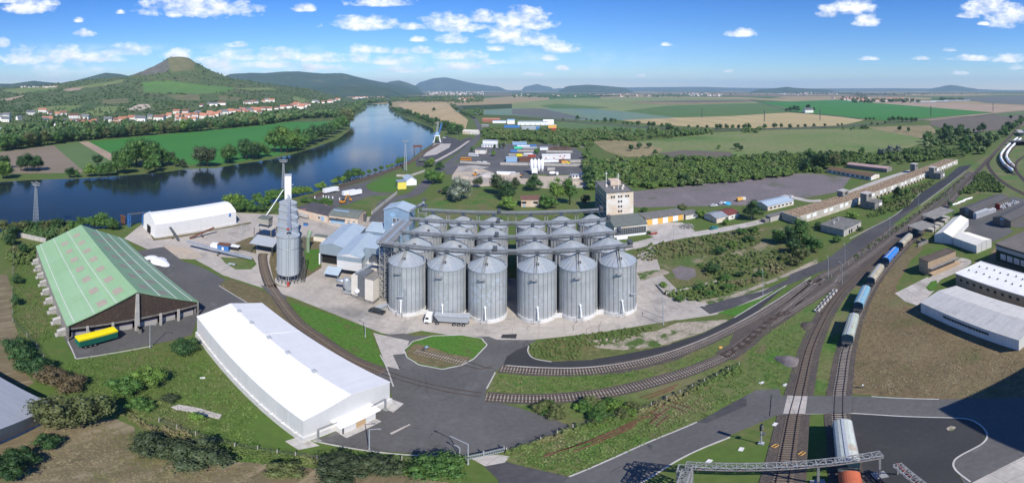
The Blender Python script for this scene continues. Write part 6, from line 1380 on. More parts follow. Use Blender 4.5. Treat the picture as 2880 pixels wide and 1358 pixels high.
# far town as one mass
mbs={'house':MB(),'tile':MB(),'whitep':MB()}
def town(v,poly,n,hmin,hmax):
    for p in scatter_px(v,poly,n):
        L=random.uniform(12,34);Wd=random.uniform(10,14);h=random.uniform(hmin,hmax);rz=random.uniform(0,3.14); c,s=math.cos(rz),math.sin(rz)
        q=[(p.x+c*x-s*y,p.y+s*x+c*y) for x,y in ((-L/2,-Wd/2),(L/2,-Wd/2),(L/2,Wd/2),(-L/2,Wd/2))]
        k='whitep' if random.random()<.3 else 'house'; mbs[k].prism(q,0,h)
        r1=((q[0][0]+q[3][0])/2,(q[0][1]+q[3][1])/2,h+4.5); r2=((q[1][0]+q[2][0])/2,(q[1][1]+q[2][1])/2,h+4.5); z=h+.02
        mbs['tile'].add([(q[0][0],q[0][1],z),(q[1][0],q[1][1],z),(q[2][0],q[2][1],z),(q[3][0],q[3][1],z),r1,r2],[(0,1,5,4),(2,3,4,5),(1,2,5),(3,0,4)])
town('M',[(1040,180),(1300,178),(1700,205),(2100,200),(2576,200),(2576,240),(2100,235),(1760,238),(1600,215),(1050,190)],170,6,16)
town('M',[(1700,150),(1900,150),(1950,175),(1750,180)],30,5,8)
town('M',[(2180,285),(2460,270),(2520,300),(2200,305)],22,5,8)
town('M',[(1240,270),(1590,258),(1590,275),(1260,282)],12,6,8)
town('K',[(880,470),(1060,468),(1060,486),(900,482)],40,6,12)
town('K',[(0,470),(860,475),(860,488),(20,490)],26,5,8)
town('K',[(1330,470),(1600,463),(1660,474),(1400,480)],46,6,14)
town('K',[(1560,488),(2000,498),(2040,512),(1720,512)],60,5,8)
for k,nm in (('house','town_houses'),('whitep','town_blocks'),('tile','town_roofs')):
    tag(mbs[k].build(nm,B[k]),{'house':'pale walls of the far town on the plain','whitep':'white blocks of the far town on the plain','tile':'red roofs of the far town on the plain'}[k],'town',kind='stuff')
for a,b,L in ((2080,515,60),(2150,512,50),(2240,508,80),(1360,472,60)):
    p=at('K',a,b); t=thing('greenhouse',f'long low white greenhouse on the far plain, {["before the far village","beside the far village greenhouse","nearest the dark field","by the far tower blocks"][[2080,2150,2240,1360].index(a)]}','greenhouse',(p.x,p.y,0),R_(-math.degrees(math.atan2(p.x,p.y)))); MB().extx([(-10,0),(10,0),(10,4),(0,6),(-10,4)],-L,L).build('shell',B['whitep'],t)
p=at('K',1490,567); house((p.x,p.y,0),3,-.3,'pinkroof' if False else 'slate','farmhouse among dark trees at the bright green field','lone farm',1.6)
# ===== railway
def path_of(P,n=10): return smooth_pts([Vector((p[0],p[1],0)) for p in P],n)
def resample(Q,step):
    out=[];acc=0;nxt=0
    for a,b in zip(Q,Q[1:]):
        l=(b-a).length
        while nxt<=acc+l and l>0: out.append((a.lerp(b,(nxt-acc)/l),(b-a).normalized())); nxt+=step
        acc+=l
    return out
def track(P,label,z=.12,slm='sleeper',ballast=True,sleepers=True,bw=3.9,step=.68):
    Q=path_of(P); t=thing('railway_track',label,'railway track',(Q[0].x,Q[0].y,0),0,'railway tracks'); O=Q[0]
    if ballast:
        _,V=strip(Q,bw,z,0); k=len(V); vs=[(a.x-O.x,a.y-O.y,z-.02) for a,b in V]+[(b.x-O.x,b.y-O.y,z-.02) for a,b in V]
        MB().add(vs,[(i,k+i,k+i+1,i+1)[::-1] for i in range(k-1)]).build('ballast',G['ballast'],t)
    if sleepers:
        mb=MB()
        for c,d in resample(Q,step):
            s=Vector((-d.y,d.x,0)); c=c-O; mb.beam(c-s*1.25+Vector((0,0,z+.04)),c+s*1.25+Vector((0,0,z+.04)),.25,.12)
        o=mb.build('sleepers',B[slm],t); o['kind']='stuff'
    R=resample(Q,2.0)
    for sg in (-1,1):
        mb=MB(); pr=None
        for c,d in R:
            s=Vector((-d.y,d.x,0)); q=c-O+s*(.75*sg)+Vector((0,0,z+.18))
            if pr is not None: mb.beam(pr,q,.10,.16)
            pr=q
        mb.build('rail',B['rail'],t)
    return Q
T1=[at(*p) for p in (('I',243,1260),('I',255,1215),('I',290,1000),('I',320,820),('I',350,700),('I',395,500),('I',425,400),('I',468,300),('I',520,200),('I',590,100),('I',680,10),('H',690,1010),('H',780,930),('H',880,835),('H',1000,745),('H',1110,665),('H',1300,520),('H',1500,340),('H',1640,190),('H',1760,60),('Q',2330,600),('Q',2425,500))]
track(T1,'single main track running from the pipe gantry past the level crossing into the distance',.14,'sleeperd')
T2=[at(*p,z=zz) for p,zz in ((('I',655,1240),0),(('I',620,1000),0),(('I',588,830),0),(('I',590,700),0),(('I',604,600),0),(('I',617,500),0),(('I',637,350),4.1),(('I',685,195),4.1),(('I',755,40),4.1),(('H',830,960),4.1),(('H',965,810),4.1),(('H',1090,690),4.1),(('H',1210,595),4.1),(('H',1310,505),4.1),(('H',1500,350),0),(('H',1690,165),0))]
Q2=track(T2,'track carrying the grain hopper wagons beside the brown meadow',.13)
T3=[at(*p) for p in (('F',190,363),('F',500,385),('F',800,383),('F',1100,343),('F',1400,275),('F',1700,168),('F',1920,62),('I',110,228),('I',250,140),('I',400,32),('H',190,1150),('H',330,1060),('H',520,960),('H',760,780),('H',960,620))]
track(T3,'curved track with pale sleepers right beside the new black roadway')
T4=[at(*p) for p in (('F',75,575),('F',400,590),('F',700,578),('F',1000,540),('F',1300,470),('F',1600,380),('F',1880,260),('I',-30,430),('I',120,310),('I',230,225),('I',330,140),('I',440,45),('H',240,1140),('H',300,1100))]
track(T4,'second curved track with pale sleepers, below the long green strip')
T5=[at(*p) for p in (('I',170,280),('I',300,205),('I',400,145),('I',560,40),('H',440,1090),('H',560,1010),('H',800,832),('H',1010,665),('H',1260,462),('H',1500,262),('H',1640,140))]
track(T5,'short siding branching off beside the grey concrete blocks')
T6=[at(*p) for p in (('X',2440,900),('R',70,850),('R',85,960),('R',120,1080),('R',165,1180),('C',230,760),('C',330,910),('C',450,1060),('D',620,25),('D',800,150),('D',950,235),('D',1150,310))]
track(T6,'old curved track between the white foreground hall and the green triangle','.12' and .12,'sleeperd')
T6b=[at(*p) for p in (('D',1150,310),('D',1400,390),('D',1700,460),('D',1990,503),('F',75,575))]
track(T6b,'rails sunk flush in the asphalt court joining the two curved tracks',.0,sleepers=False,ballast=False)
T7=[at(*p) for p in (('D',1430,140),('D',1560,172),('D',1700,205),('D',1830,240))]
track([at(*p) for p in (('D',1830,240),('D',2000,285),('F',100,345),('F',190,363))],'rails sunk flush in the asphalt between green island and curved track',.0,sleepers=False,ballast=False)
track(T7,'stub of track ending at a buffer stop on the green island')
T8=[at(*p) for p in (('W',1600,900),('W',1519,840),('W',1300,725),('W',1120,590),('W',1020,460),('W',1010,380),('W',1080,280),('W',1180,170),('W',1340,0))]
track(T8,'curved yard track sweeping round to the frame edge','.1' and .12,'sleeperd',step=1.2)
T9=[at(*p) for p in (('W',1560,680),('W',1519,640),('W',1420,530),('W',1390,440),('W',1440,360),('W',1560,280))]
track(T9,'yard track beyond the tank wagons at the frame edge',.12,'sleeperd',step=1.2)
for k,dz in ((0,0),(1,1)):
    P=[at('V',400+k*60,690+k*8),at('V',700+k*45,565+k*14),at('V',1000+k*40,455+k*16),at('V',1400+k*40,335+k*16),at('V',1750+k*30,215+k*16),at('V',2000+k*25,110+k*14),at('V',2200+k*15,5+k*10),at('M',1965+k*20,815+k*5),at('M',2110+k*20,735)]
    track(P,['riverside track nearest the water','riverside track beside the truck park'][k],.12,'sleeperd',step=1.2)
P=[at('N',150,560),at('N',300,510),at('N',430,440),at('N',560,370),at('N',650,300),at('N',700,270)]
track(P,'track along the pale platform edge by the main road',.12,'sleeperd',step=1.4)
road('platform_edge',[at('N',a,b) for a,b in ((265,540),(400,470),(530,395),(630,325),(680,290))],3.5,'pale',.1,h=.5)
B['rustd']=mat('dark rust',(.062,.042,.034),(.045,.033,.028),1)
T10=[at(*p) for p in (('F',1850,272),('F',1960,205),('I',50,375),('I',120,312),('I',230,228),('I',300,206))]
track(T10,'rusty track section on dark steel sleepers between the two pale sleeper curves',.17,'rustd',step=.55,bw=5.5)
# kerbs and edge lines
def kerb(P,z=.0,h=.14,w=.28,n=8): return road('kerb',P,w,'kerb',z,n,h=h)
for P in ([('D',1240,430),('D',1180,262),('D',1130,170)],[('F',225,340),('F',500,357),('F',800,356),('F',1100,322),('F',1400,252),('F',1700,142),('F',1960,18),('I',275,100),('I',420,0)],[('F',560,313),('F',430,288),('F',385,240),('F',390,195)],[('F',690,1170),('F',1000,1040),('F',1300,905),('F',1645,762)],[('F',1230,1215),('F',1480,1060),('F',1680,960),('F',1890,875)],
  [('I',220,818),('I',260,808),('I',400,808),('I',655,805),('I',1000,825),('I',1310,835),('I',1410,866),('I',1463,925),('I',1440,980),('I',1315,1050),('I',1268,1090),('I',1278,1140),('I',1365,1210)],[('I',245,703),('I',400,708),('I',660,703)],[('I',780,706),('I',1000,718),('I',1180,722)],[('D',580,872),('D',1040,955),('D',1400,990),('D',1750,990)],[('F',140,392),('F',75,515)],[('B',555,60),('B',590,130),('B',620,203)],[('B',620,203),('B',900,160),('B',1250,95)],
  [('A',1870,740),('A',2000,820),('A',2110,885)],[('X',360,658),('X',1000,572),('X',1500,465),('X',2130,350)],[('G',960,1085),('G',700,1065),('G',520,980),('G',380,880)],[('G',1230,1195),('G',1500,1030),('G',1725,887)],[('H',1180,330),('H',960,520),('H',720,650),('H',540,740)],[('H',1590,125),('H',1400,275),('H',1180,440)]):
    kerb([at(*p) for p in P])
Pk=[*ISL]; road('kerb',smooth_pts([Vector((p.x,p.y,0)) for p in ISL],2,True)+[Vector((ISL[0].x,ISL[0].y,0))],.3,'kerb',0,0,h=.14)
road('track_bed',T1,5.6,'ballast',.10)
road('track_bed',T2,5.0,'ballast',.095)
road('track_bed',T5[3:],7,'ballast',.105)
# wagons
WB={'pale':mat('wagon pale grey green',(.36,.40,.34),(.28,.31,.26),.5,(.30,.22,.15),.8,.55,.68,fine=2,finek=.12,stretch=(.4,2,2)),'blue':mat('wagon bright blue',(.03,.19,.55),(.03,.16,.48),.5,fine=2,finek=.06,rough=.4),'ltblue':mat('wagon faded blue',(.17,.32,.40),(.13,.27,.36),.5,(.25,.27,.24),.7,.58,.7,fine=2,finek=.1),'beige':mat('wagon beige',(.40,.36,.27),(.30,.26,.18),.4,(.2,.16,.11),.7,.55,.7,fine=2,finek=.12,stretch=(.4,2,2)),'dblue':mat('wagon dark blue',(.06,.11,.2),(.05,.09,.16),.5,rough=.5),'teal':mat('wagon pale teal',(.38,.48,.44),(.30,.40,.38),.5,fine=2,finek=.1),'grey':mat('wagon weathered',(.42,.46,.43),(.36,.38,.35),.4,(.33,.24,.17),.35,.5,.66,fine=3,finek=.12,stretch=(.5,1.5,1.5))}
def wagon_proto():
    t=thing('hopper_wagon','x','wagon',(0,0,0),0,'grain hopper wagons'); Lb=12.2
    mb=MB(); mb.extx([(-.8,1.25),(.8,1.25),(1.5,2.0),(1.5,3.35),(1.3,3.85),(.8,4.15),(0,4.3),(-.8,4.15),(-1.3,3.85),(-1.5,3.35),(-1.5,2.0)],-Lb/2,Lb/2); mb.build('body',WB['pale'],t)
    mb=MB().box(-Lb/2,Lb/2,-.25,.25,4.29,4.36)
    for x in lin(-Lb/2,Lb/2,8): mb.beam((x,-1.52,2.0),(x,-1.52,3.4),.09).beam((x,1.52,2.0),(x,1.52,3.4),.09)
    mb.beam((-Lb/2,-1.53,3.42),(Lb/2,-1.53,3.42),.08).build('trim',B['greyp'],t)
    for s in (-1,1):
        MB().extx([(-1.45,1.3),(1.45,1.3),(1.5,3.35),(1.3,3.85),(.8,4.15),(0,4.3),(-.8,4.15),(-1.3,3.85),(-1.5,3.35)],s*Lb/2+(-.12 if s<0 else 0),s*Lb/2+(0 if s<0 else .12)).build('end_wall',mat('wagon end',(.03,.075,.10),(.025,.06,.08),1) if 'wagon end' not in bpy.data.materials else bpy.data.materials['wagon end'],t)
        mb=MB().box(s*Lb/2+s*.1-.75*(s<0),s*Lb/2+s*.1+.75*(s>0),-1.35,1.35,1.0,1.25)
        for y in (-1.2,1.2): mb.beam((s*(Lb/2+.7),y,1.2),(s*(Lb/2+.7),y,2.2),.08)
        mb.beam((s*(Lb/2+.7),-1.2,2.2),(s*(Lb/2+.7),1.2,2.2),.08).build('end_platform',B['steeld'],t)
        for y in (-.85,.85): MB().cyl((s*(Lb/2+.8),y,1.05),(s*(Lb/2+1.35),y,1.05),.14,.14,8).cyl((s*(Lb/2+1.3),y,1.05),(s*(Lb/2+1.4),y,1.05),.28,.28,10).build('buffer',B['steeld'],t)
        x=s*(Lb/2-1.6); bg_=MB().box(x-1.5,x+1.5,-.95,.95,.55,.95).build('bogie',B['rust'],t)
        for dx in (-.9,.9):
            for y in (-.75,.75): MB().cyl((x+dx,y-.06,.62),(x+dx,y+.06,.62),.46,.46,14).build('wheel',B['steeld'],bg_)
    MB().box(-Lb/2-.6,Lb/2+.6,-.3,.3,.95,1.24).build('underframe',B['rust'],t)
    return t
def nearest(Q,p):
    i=min(range(1,len(Q)-1),key=lambda k:(Q[k]-p).length); return Q[i],(Q[i+1]-Q[i-1]).normalized()
wp=wagon_proto(); WL=[(('I',612,962),'grey','grey hopper wagon with rust streaked roof under the pipe gantry'),(('I',660,275),'pale','pale green grey hopper wagon at the near end of the long train'),(('I',727,100),'ltblue','faded light blue hopper wagon, next after the near pale one'),(('H',778,1030),'beige','beige hopper wagon between the faded blue and bright blue wagons'),(('H',910,868),'blue','bright blue hopper wagon in the middle of the train'),(('H',1045,735),'beige','beige hopper wagon directly beyond the bright blue one'),(('H',1175,622),'teal','pale teal hopper wagon entering the nearer track shelter'),(('H',1290,525),'dblue','dark blue hopper wagon standing under the longer track shelter')]
for k,(p,c,lab) in enumerate(WL):
    q=at(*p,z=4.1); q,d=nearest(Q2,Vector((q.x,q.y,0))); rz=math.atan2(d.y,d.x)
    o=wp if k==0 else dup(wp,q,rz); o.location=(q.x,q.y,.2); o.rotation_euler=(0,0,rz); o['label']=lab
    for ch in KIDS[o.name]:
        if ch.name.startswith('body'): ch.material_slots[0].link='OBJECT'; ch.material_slots[0].material=WB[c]
q=at('I',665,1235,z=3.4); q0,d=nearest(Q2,Vector((q.x,q.y,0)));
q1=Q2[0]; d=(Q2[4]-Q2[0]).normalized(); q=Q2[0]-d*3.5; t=thing('tank_wagon','rusty orange red tank wagon at the very bottom beneath the pipe gantry','wagon',(q.x,q.y,.2),math.atan2(d.y,d.x))
MB().cyl((-6,0,2.4),(5.4,0,2.4),1.35,1.35,24).build('tank',mat('red wagon',(.42,.11,.05),(.36,.09,.045),.6,fine=2,finek=.1),t,smooth=False); MB().box(-6.6,6.4,-1.2,1.2,.9,1.2).build('underframe',B['rust'],t)
for x in (-4,4):
    for y in (-.75,.75): MB().cyl((x,y-.06,.62),(x,y+.06,.62),.46,.46,14).build('wheel',B['steeld'],t)
for y in (-.85,.85): MB().cyl((6.4,y,1.05),(7.0,y,1.05),.2,.28,10).build('buffer',B['steeld'],t)
# tank wagons in the yard
def tank_proto():
    t=thing('tank_wagon','x','wagon',(0,0,0),0,'white tank wagons in the yard'); mb=MB(); prof=[(.01,-6.2),(.8,-6.05),(1.25,-5.7),(1.45,-5.0),(1.45,5.0),(1.25,5.7),(.8,6.05),(.01,6.2)]
    mb.lathe(prof,20); mb.v=[(z,x,y+2.75) for x,y,z in mb.v]; mb.build('tank',B['whitep'],t,smooth=True)
    MB().box(-6.4,6.4,-1.1,1.1,.95,1.3).build('underframe',B['steeld'],t); MB().cyl((0,0,4.1),(0,0,4.6),.4,.4,10).build('dome',B['greyp'],t)
    for s in (-1,1):
        bg_=MB().box(s*4.4-1.3,s*4.4+1.3,-.9,.9,.5,.95).build('bogie',B['steeld'],t)
        for dx in (-.9,.9): MB().cyl((s*4.4+dx,-.8,.6),(s*4.4+dx,.8,.6),.45,.45,12).build('wheel',B['steeld'],bg_)
    return t
tp=None; TW=mat('wagon rust white',(.55,.42,.33),(.62,.58,.52),.4,fine=2,finek=.1)
for k,P in enumerate(([(1385,570),(1240,450),(1188,350),(1215,270),(1300,170),(1420,70)],[(1395,505),(1300,405),(1268,325),(1310,240),(1380,160),(1480,70)])):
    pth=path_of([at('W',a,b) for a,b in P]); track([at('W',a,b) for a,b in P],['yard track under the outer row of white tank wagons','yard track under the inner row of white tank wagons'][k],.12,'sleeperd',step=1.3)
    for i,(c,d) in enumerate(resample(pth,13.6)):
        if i==0: continue
        rz=math.atan2(d.y,d.x); lab=f'white tank wagon in the {["outer","inner"][k]} yard row, {ORD[i-1]} from its near end'
        if tp is None: tp=o=tank_proto(); o['label']=lab
        else: o=dup(tp,c,rz,lab)
        o.location=(c.x,c.y,.2); o.rotation_euler=(0,0,rz)
        if (i+k)%4==2:
            for ch in KIDS[o.name]:
                if ch.name.startswith('tank'): ch.material_slots[0].link='OBJECT'; ch.material_slots[0].material=TW
# yard building at the far right
p=at('Q',2400,770); t=thing('yard_shed','long dark roofed yard shed behind the white tank wagons','shed',(p.x+12,p.y,0),R_(-60)); MB().box(-18,18,-7,7,0,5).build('wall',B['black'],t); MB().box(-19,19,-8,8,5,5.5).build('roof',B['eternit'],t)
p=at('Q',2390,640); t=thing('overbridge','pale blue road overbridge at the far end of the railway yard','bridge',(p.x,p.y,0),R_(20)); MB().box(-22,22,-5,5,4.5,5.5).build('deck',B['conc'],t); MB().box(-22,22,-5.1,-4.9,5.5,6.6).build('railing',B['bluelt'],t); MB().box(-14,-12,-4,4,0,4.5).build('pier',B['conc'],t); MB().box(12,14,-4,4,0,4.5).build('pier',B['conc'],t)
# road bridge over the river far off
p=at('M',1500,288); q=at('M',2230,300); t=thing('river_bridge','long low road bridge crossing the river before the town','bridge',((p.x+q.x)/2,(p.y+q.y)/2,0),math.atan2(q.y-p.y,q.x-p.x)); L=(q-p).length
MB().box(-L/2,L/2,-6,6,6.5,8.2).build('deck',B['conc'],t)
for x in lin(-L/2,L/2,8): MB().box(x-1.5,x+1.5,-4,4,0,6.5).build('pier',B['conc'],t)
# ===== vehicles
def wheel(mb_root,x,y,r=.5,w=.3):
    o=MB().cyl((x,y-w/2,r),(x,y+w/2,r),r,r,16).build('wheel',B['tyre'],mb_root); s=-1 if y<0 else 1
    MB().cyl((x,y+s*w/2,r),(x,y+s*(w/2+.02),r),r*.55,r*.5,12).build('rim',B['rim'],o)
def truck(p,rz,label,cab='whitep',box='greyp',top=None,L=10.5,h=2.6,tractor=True,hopper=False,nm='truck',rear=3):
    t=thing(nm,label,'truck',p,rz); x0=-L/2-1.5;x1=x0+L
    if hopper: MB().hull8([(x0+.6,-.9,1.35),(x1-1.2,-.9,1.35),(x1-1.2,.9,1.35),(x0+.6,.9,1.35)],[(x0,-1.25,3.7),(x1,-1.25,3.7),(x1,1.25,3.7),(x0,1.25,3.7)]).build('trailer_body',B[box],t)
    else: MB().box(x0,x1,-1.25,1.25,1.2,1.2+h).build('trailer_body',B[box],t)
    if hopper:
        mb=MB()
        for x in lin(x0,x1,4): mb.beam((x,-1.27,1.5),(x,-1.29,3.7),.08)
        mb.beam((x0,-1.28,3.65),(x1,-1.28,3.65),.12).beam((x0,1.28,3.65),(x1,1.28,3.65),.12).build('trailer_ribs',B['frame'],t); MB().box(x0+.1,x1-.1,-1.15,1.15,3.6,3.66).build('cover',B['steel'],t)
    if top: MB().extx([(-1.28,1.2+h-.55),(1.28,1.2+h-.55),(1.28,1.2+h+.03),(0,1.2+h+.14),(-1.28,1.2+h+.03)],x0-.03,x1+.03).build('tarpaulin',B[top],t)
    MB().box(x0+.3,x1-.3,-.5,.5,.85,1.2).build('chassis',B['steeld'],t)
    for k in range(rear):
        for y in (-1.05,1.05): wheel(t,x0+1.8+k*1.3,y)
    if tractor:
        MB().box(x1-1.8,x1+2.6,-.5,.5,.6,1.0).build('frame',B['steeld'],t)
        c=MB().hull8([(x1+.7,-1.22,.7),(x1+2.9,-1.22,.7),(x1+2.9,1.22,.7),(x1+.7,1.22,.7)],[(x1+.7,-1.2,3.7),(x1+2.3,-1.15,3.7),(x1+2.3,1.15,3.7),(x1+.7,1.2,3.7)]).build('cab',B[cab],t)
        MB().hull8([(x1+2.78,-1.1,1.9),(x1+2.8,-1.1,1.9),(x1+2.8,1.1,1.9),(x1+2.78,1.1,1.9)],[(x1+2.45,-1.05,3.0),(x1+2.58,-1.05,3.0),(x1+2.58,1.05,3.0),(x1+2.45,1.05,3.0)]).build('windscreen',B['glass'],c)
        for y in (-1.225,1.225): MB().box(x1+1.5,x1+2.4,y-.02,y+.02,1.9,2.8).build('side_window',B['glass'],c)
        for y in (-1.08,1.08): wheel(t,x1+2.0,y); wheel(t,x1-.9,y)
    return t
truck((-18.0,105.4,0.05),R_(181.5),'grey grain tipper lorry with white cab in front of the silos','whitep','greyp',None,10.0,hopper=True)
truck((-84.7,46.6,.1),R_(90),'semitrailer with yellow top cover and dark green sides by the storage hall','whitep','greenp','yellowp',10.8,2.7,tractor=False,nm='semitrailer')
p=at('V',770,600); truck((p.x,p.y,.1),R_(66),'white lorry with box trailer parked alone by the riverside tracks','whitep','whitep',None,10.5,2.8)
p=at('V',1090,645); truck((p.x,p.y,.1),R_(60),'white lorry with box trailer next to the orange excavator','whitep','whitep',None,10.0,2.8,tractor=False,nm='semitrailer')
p=at('V',1160,640); truck((p.x+1.5,p.y,.1),R_(60),'white semitrailer standing on the far side of its twin','whitep','whitep',None,10.0,2.8,tractor=False,nm='semitrailer')
def car(p,rz,label,paint,nm='parked_car',sc=1.0,cat='car'):
    t=thing(nm,label,cat,p,rz); t.scale=(sc,sc,sc)
    mb=MB(); mb.extx([(-.85,.3),(.85,.3),(.9,.65),(.82,.95),(-.82,.95),(-.9,.65)],-2.2,2.15); b_=mb.build('body',B[paint],t)
    MB().hull8([(-1.9,-.78,.95),(1.0,-.78,.95),(1.0,.78,.95),(-1.9,.78,.95)],[(-1.5,-.62,1.46),(.35,-.62,1.46),(.35,.62,1.46),(-1.5,.62,1.46)]).build('cabin',B['glass'],t)
    MB().box(-1.45,.3,-.6,.6,1.462,1.50).build('roof',B[paint],t)
    for x in (-1.35,1.35):
        for y in (-.8,.8): wheel(t,x,y,.32,.2)
    return t
p=at('E',245,972); car((p.x,p.y,.06),R_(-8),'black estate car on the concrete road by the lattice tower','darkp',sc=1.12)
p=at('G',1040,352); car((p.x,p.y,.08),R_(5),'teal car on the pale path before the two small stores','tealp')
for v,a,b,c,lab,rz in (('G',1040,135,'whitep','white car on the pale slab behind the grey and red store',-20),('G',1120,112,'whitep','white car nearest the round blue pool',-10),('N',800,545,'whitep','white car beside the depot panel wall, the nearer to the orange bus',5),('N',872,545,'whitep','white car beside the depot panel wall, farther from the orange bus',5),('N',330,905,'darkp','dark car on the drive by the silver tree',80),('H',570,92,'whitep','white van behind the rusty brown long shed',-40),('H',830,125,'whitep','white van at the end of the rusty brown long shed',60),('N',940,445,'greyp','grey car under the depot trees',70),('N',385,250,'whitep','white car on the quay by the portal crane',0),('H',15,370,'whitep','white car at the sheet store on the pale path',30),('J',0,0,None,'',0)):
    if c: p=at(v,a,b); car((p.x,p.y,.08),R_(rz),lab,c,sc=1.15 if 'van' in lab else 1)
def bus(p,rz,label,paint):
    t=thing('bus',label,'bus',p,rz); MB().box(-5.5,5.5,-1.25,1.25,.5,3.2).build('body',B[paint],t)
    for y in (-1.27,1.27): MB().box(-5.2,5.2,y-.02,y+.02,1.7,2.7).build('window_band',B['glass'],t)
    MB().box(5.48,5.55,-1.1,1.1,1.4,2.8).build('windscreen',B['glass'],t)
    for x in (-3.5,3.5):
        for y in (-1.1,1.1): wheel(t,x,y)
p=at('N',740,470); bus((p.x,p.y,.1),R_(-10),'white and blue coach parked at the depot entrance','whitep')
p=at('N',648,522); bus((p.x,p.y,.1),R_(-5),'orange bus parked at the corner of the depot wall','orange')
def loader(p,rz,label,paint='orange',exc=False):
    t=thing('excavator' if exc else 'wheel_loader',label,'machine',p,rz); MB().box(-2.2,1.2,-1.1,1.1,.8,2.0).build('body',B[paint],t); MB().box(-.6,.8,-.8,.8,2.0,3.2).build('cab',B['glass'],t)
    if exc: MB().beam((1,0,1.8),(3.4,0,5.6),.45).beam((3.4,0,5.6),(5.6,0,2.6),.35).box(5.2,6.4,-.6,.6,1.2,2.4).build('boom',B[paint],t)
    else: MB().beam((1,0,1.4),(3,0,.9),.4).box(2.9,4.0,-1.4,1.4,.3,1.4).build('bucket',B['steeld'],t)
    for x in (-1.5,1.2):
        for y in (-1.2,1.2): wheel(t,x,y,.7,.5)
p=at('V',965,775); loader((p.x,p.y,.1),R_(60),'orange yellow wheeled excavator by the white semitrailers','orange',True)
p=at('N',760,705); loader((p.x,p.y,.1),R_(10),'orange wheel loader on the sand of the concrete plant')
p=at('N',1335,722); loader((p.x,p.y,.1),R_(0),'red orange loader beside the cement silos')
p=at('N',1890,565); loader((p.x,p.y,.1),R_(0),'yellow loader among the clutter of the depot','yellowp')
p=at('N',1690,705); t=thing('mixer_truck','white concrete mixer lorry to the right of the cement silos','truck',(p.x,p.y,.1),R_(4)); mb=MB(); mb.lathe([(.5,-2.9),(1.3,-1.6),(1.35,.6),(.6,2.6)],18); mb.v=[(z,x,y+2.5) for x,y,z in mb.v]; mb.build('drum',B['whitep'],t,smooth=True); MB().box(-4,4.6,-.6,.6,.8,1.2).build('chassis',B['steeld'],t); MB().box(3.2,5,-1.2,1.2,.8,3).build('cab',B['whitep'],t)
for x in (-3,-1.7,3.8):
    for y in (-1,1): wheel(t,x,y)
for k,(a,b,L,m_) in enumerate(((1375,348,26,'blue'),(1420,378,18,'greyp'),(1275,375,10,'tank'),(1225,418,8,'blue'),(1420,458,14,'whitep'),(1290,468,6,'yellowp'),(1440,478,8,'red'),(1570,385,6,'whitep'),(1340,360,16,'whitep'),(1130,690,16,'whitep'),(1240,705,8,'conc'),(1670,540,16,'whitep'),(1780,535,10,'rust'),(1850,555,8,'yellow'),(1960,545,12,'conc'),(1960,720,8,'greyp'),(1675,640,7,'conc'),(1370,735,7,'steeld'),(1650,480,5,'red'))):
    p=at('N',a,b); t=thing('container',f'{["long blue","grey","green","small blue","white","yellow","red","white upright","long white","low white","concrete grey","wide white","rust brown","ochre","pale concrete","grey","pale","dark","bright red"][k]} container lot in the depot, {["by the rear fence","before the rear shed","as a tent heap","by its wall end","in the scrap row","in the middle row","at the middle row end","near the cabin","behind the tarpaulin","by the sand bay","by the loader","before the tent store","in the clutter","beside the loader","near the wall end","near the site cabin","on the open paving","by the cement silos","before the tent store"][k]}','container',(p.x,p.y,.1),R_(random.uniform(-6,6)))
    if m_=='tank': MB().extx([(-3,0),(3,0),(1.5,2.2),(-1.5,2.4)],-L/2,L/2).build('cover',mat('green sheet',(.03,.42,.24),(.03,.38,.22),1),t)
    else: MB().box(-L/2,L/2,-1.2,1.2,0,2.3 if L<20 else 1.6).build('shell',B[m_],t); MB().box(-L/2-.05,L/2+.05,-1.25,1.25,2.3 if L<20 else 1.6,2.42 if L<20 else 1.7).build('lid',B[m_],t)
# ===== masts, lamps, posts
def mast(p,h,label):
    t=thing('light_mast',label,'light mast',p,random.uniform(0,.4)); mb=MB(); n=12
    for k in range(n):
        z0,z1=h*k/n,h*(k+1)/n; a,b=1.2*(1-.72*k/n),1.2*(1-.72*(k+1)/n)
        for sx,sy,ux,uy in ((-1,-1,1,-1),(1,-1,1,1),(1,1,-1,1),(-1,1,-1,-1)):
            mb.beam((sx*a,sy*a,z0),(sx*b,sy*b,z1),.18); mb.beam((sx*a,sy*a,z0),(ux*b,uy*b,z1),.1); mb.beam((sx*b,sy*b,z1),(ux*b,uy*b,z1),.1)
    mb.build('lattice',B['greyp'],t); mb=MB().box(-2.4,2.4,-1.2,1.2,h,h+.2)
    for x in (-2.3,-1.1,0,1.1,2.3):
        for y in (-1.1,1.1): mb.beam((x,y,h),(x,y,h+1.6),.1).box(x-.3,x+.3,y-.2,y+.2,h+1.0,h+1.5)
    mb.build('lamp_platform',B['frame'],t)
mast(at('A',307,250),24.4,'lattice light mast on the near bank beyond the green roofed hall'); mast(at('R',293,225),26,'lattice light mast behind the slim white elevator tower'); mast(at('M',1790,1005),27,'dark lattice light mast standing beside the riverside tracks')
def lamp(v,a,b,h,label,rz=0,arm=1.2,tilt=0,grp='street lamps'):
    p=at(v,a,b); t=thing('street_lamp',label,'lamp',(p.x,p.y,0),rz,grp); MB().cyl((0,0,0),(0,0,h),.11,.07,8).cyl((0,0,0),(0,0,.8),.16,.14,8).build('pole',B['greyp'],t); MB().beam((0,0,h-.05),(arm,0,h+.3),.1).build('arm',B['greyp'],t); MB().box(arm-.1,arm+.5,-.13,.13,h+.24,h+.36).build('lamp_head',B['frame'],t)
lamp('D',1042,950,8,'lamp post at the kerb of the asphalt court nearest the white hall',.3)
lamp('D',1850,1065,8,'tall lamp post at the sliding gate',2.6,2.6)
lamp('D',1782,1000,3.5,'short lamp post behind the sliding gate',2.6,.5)
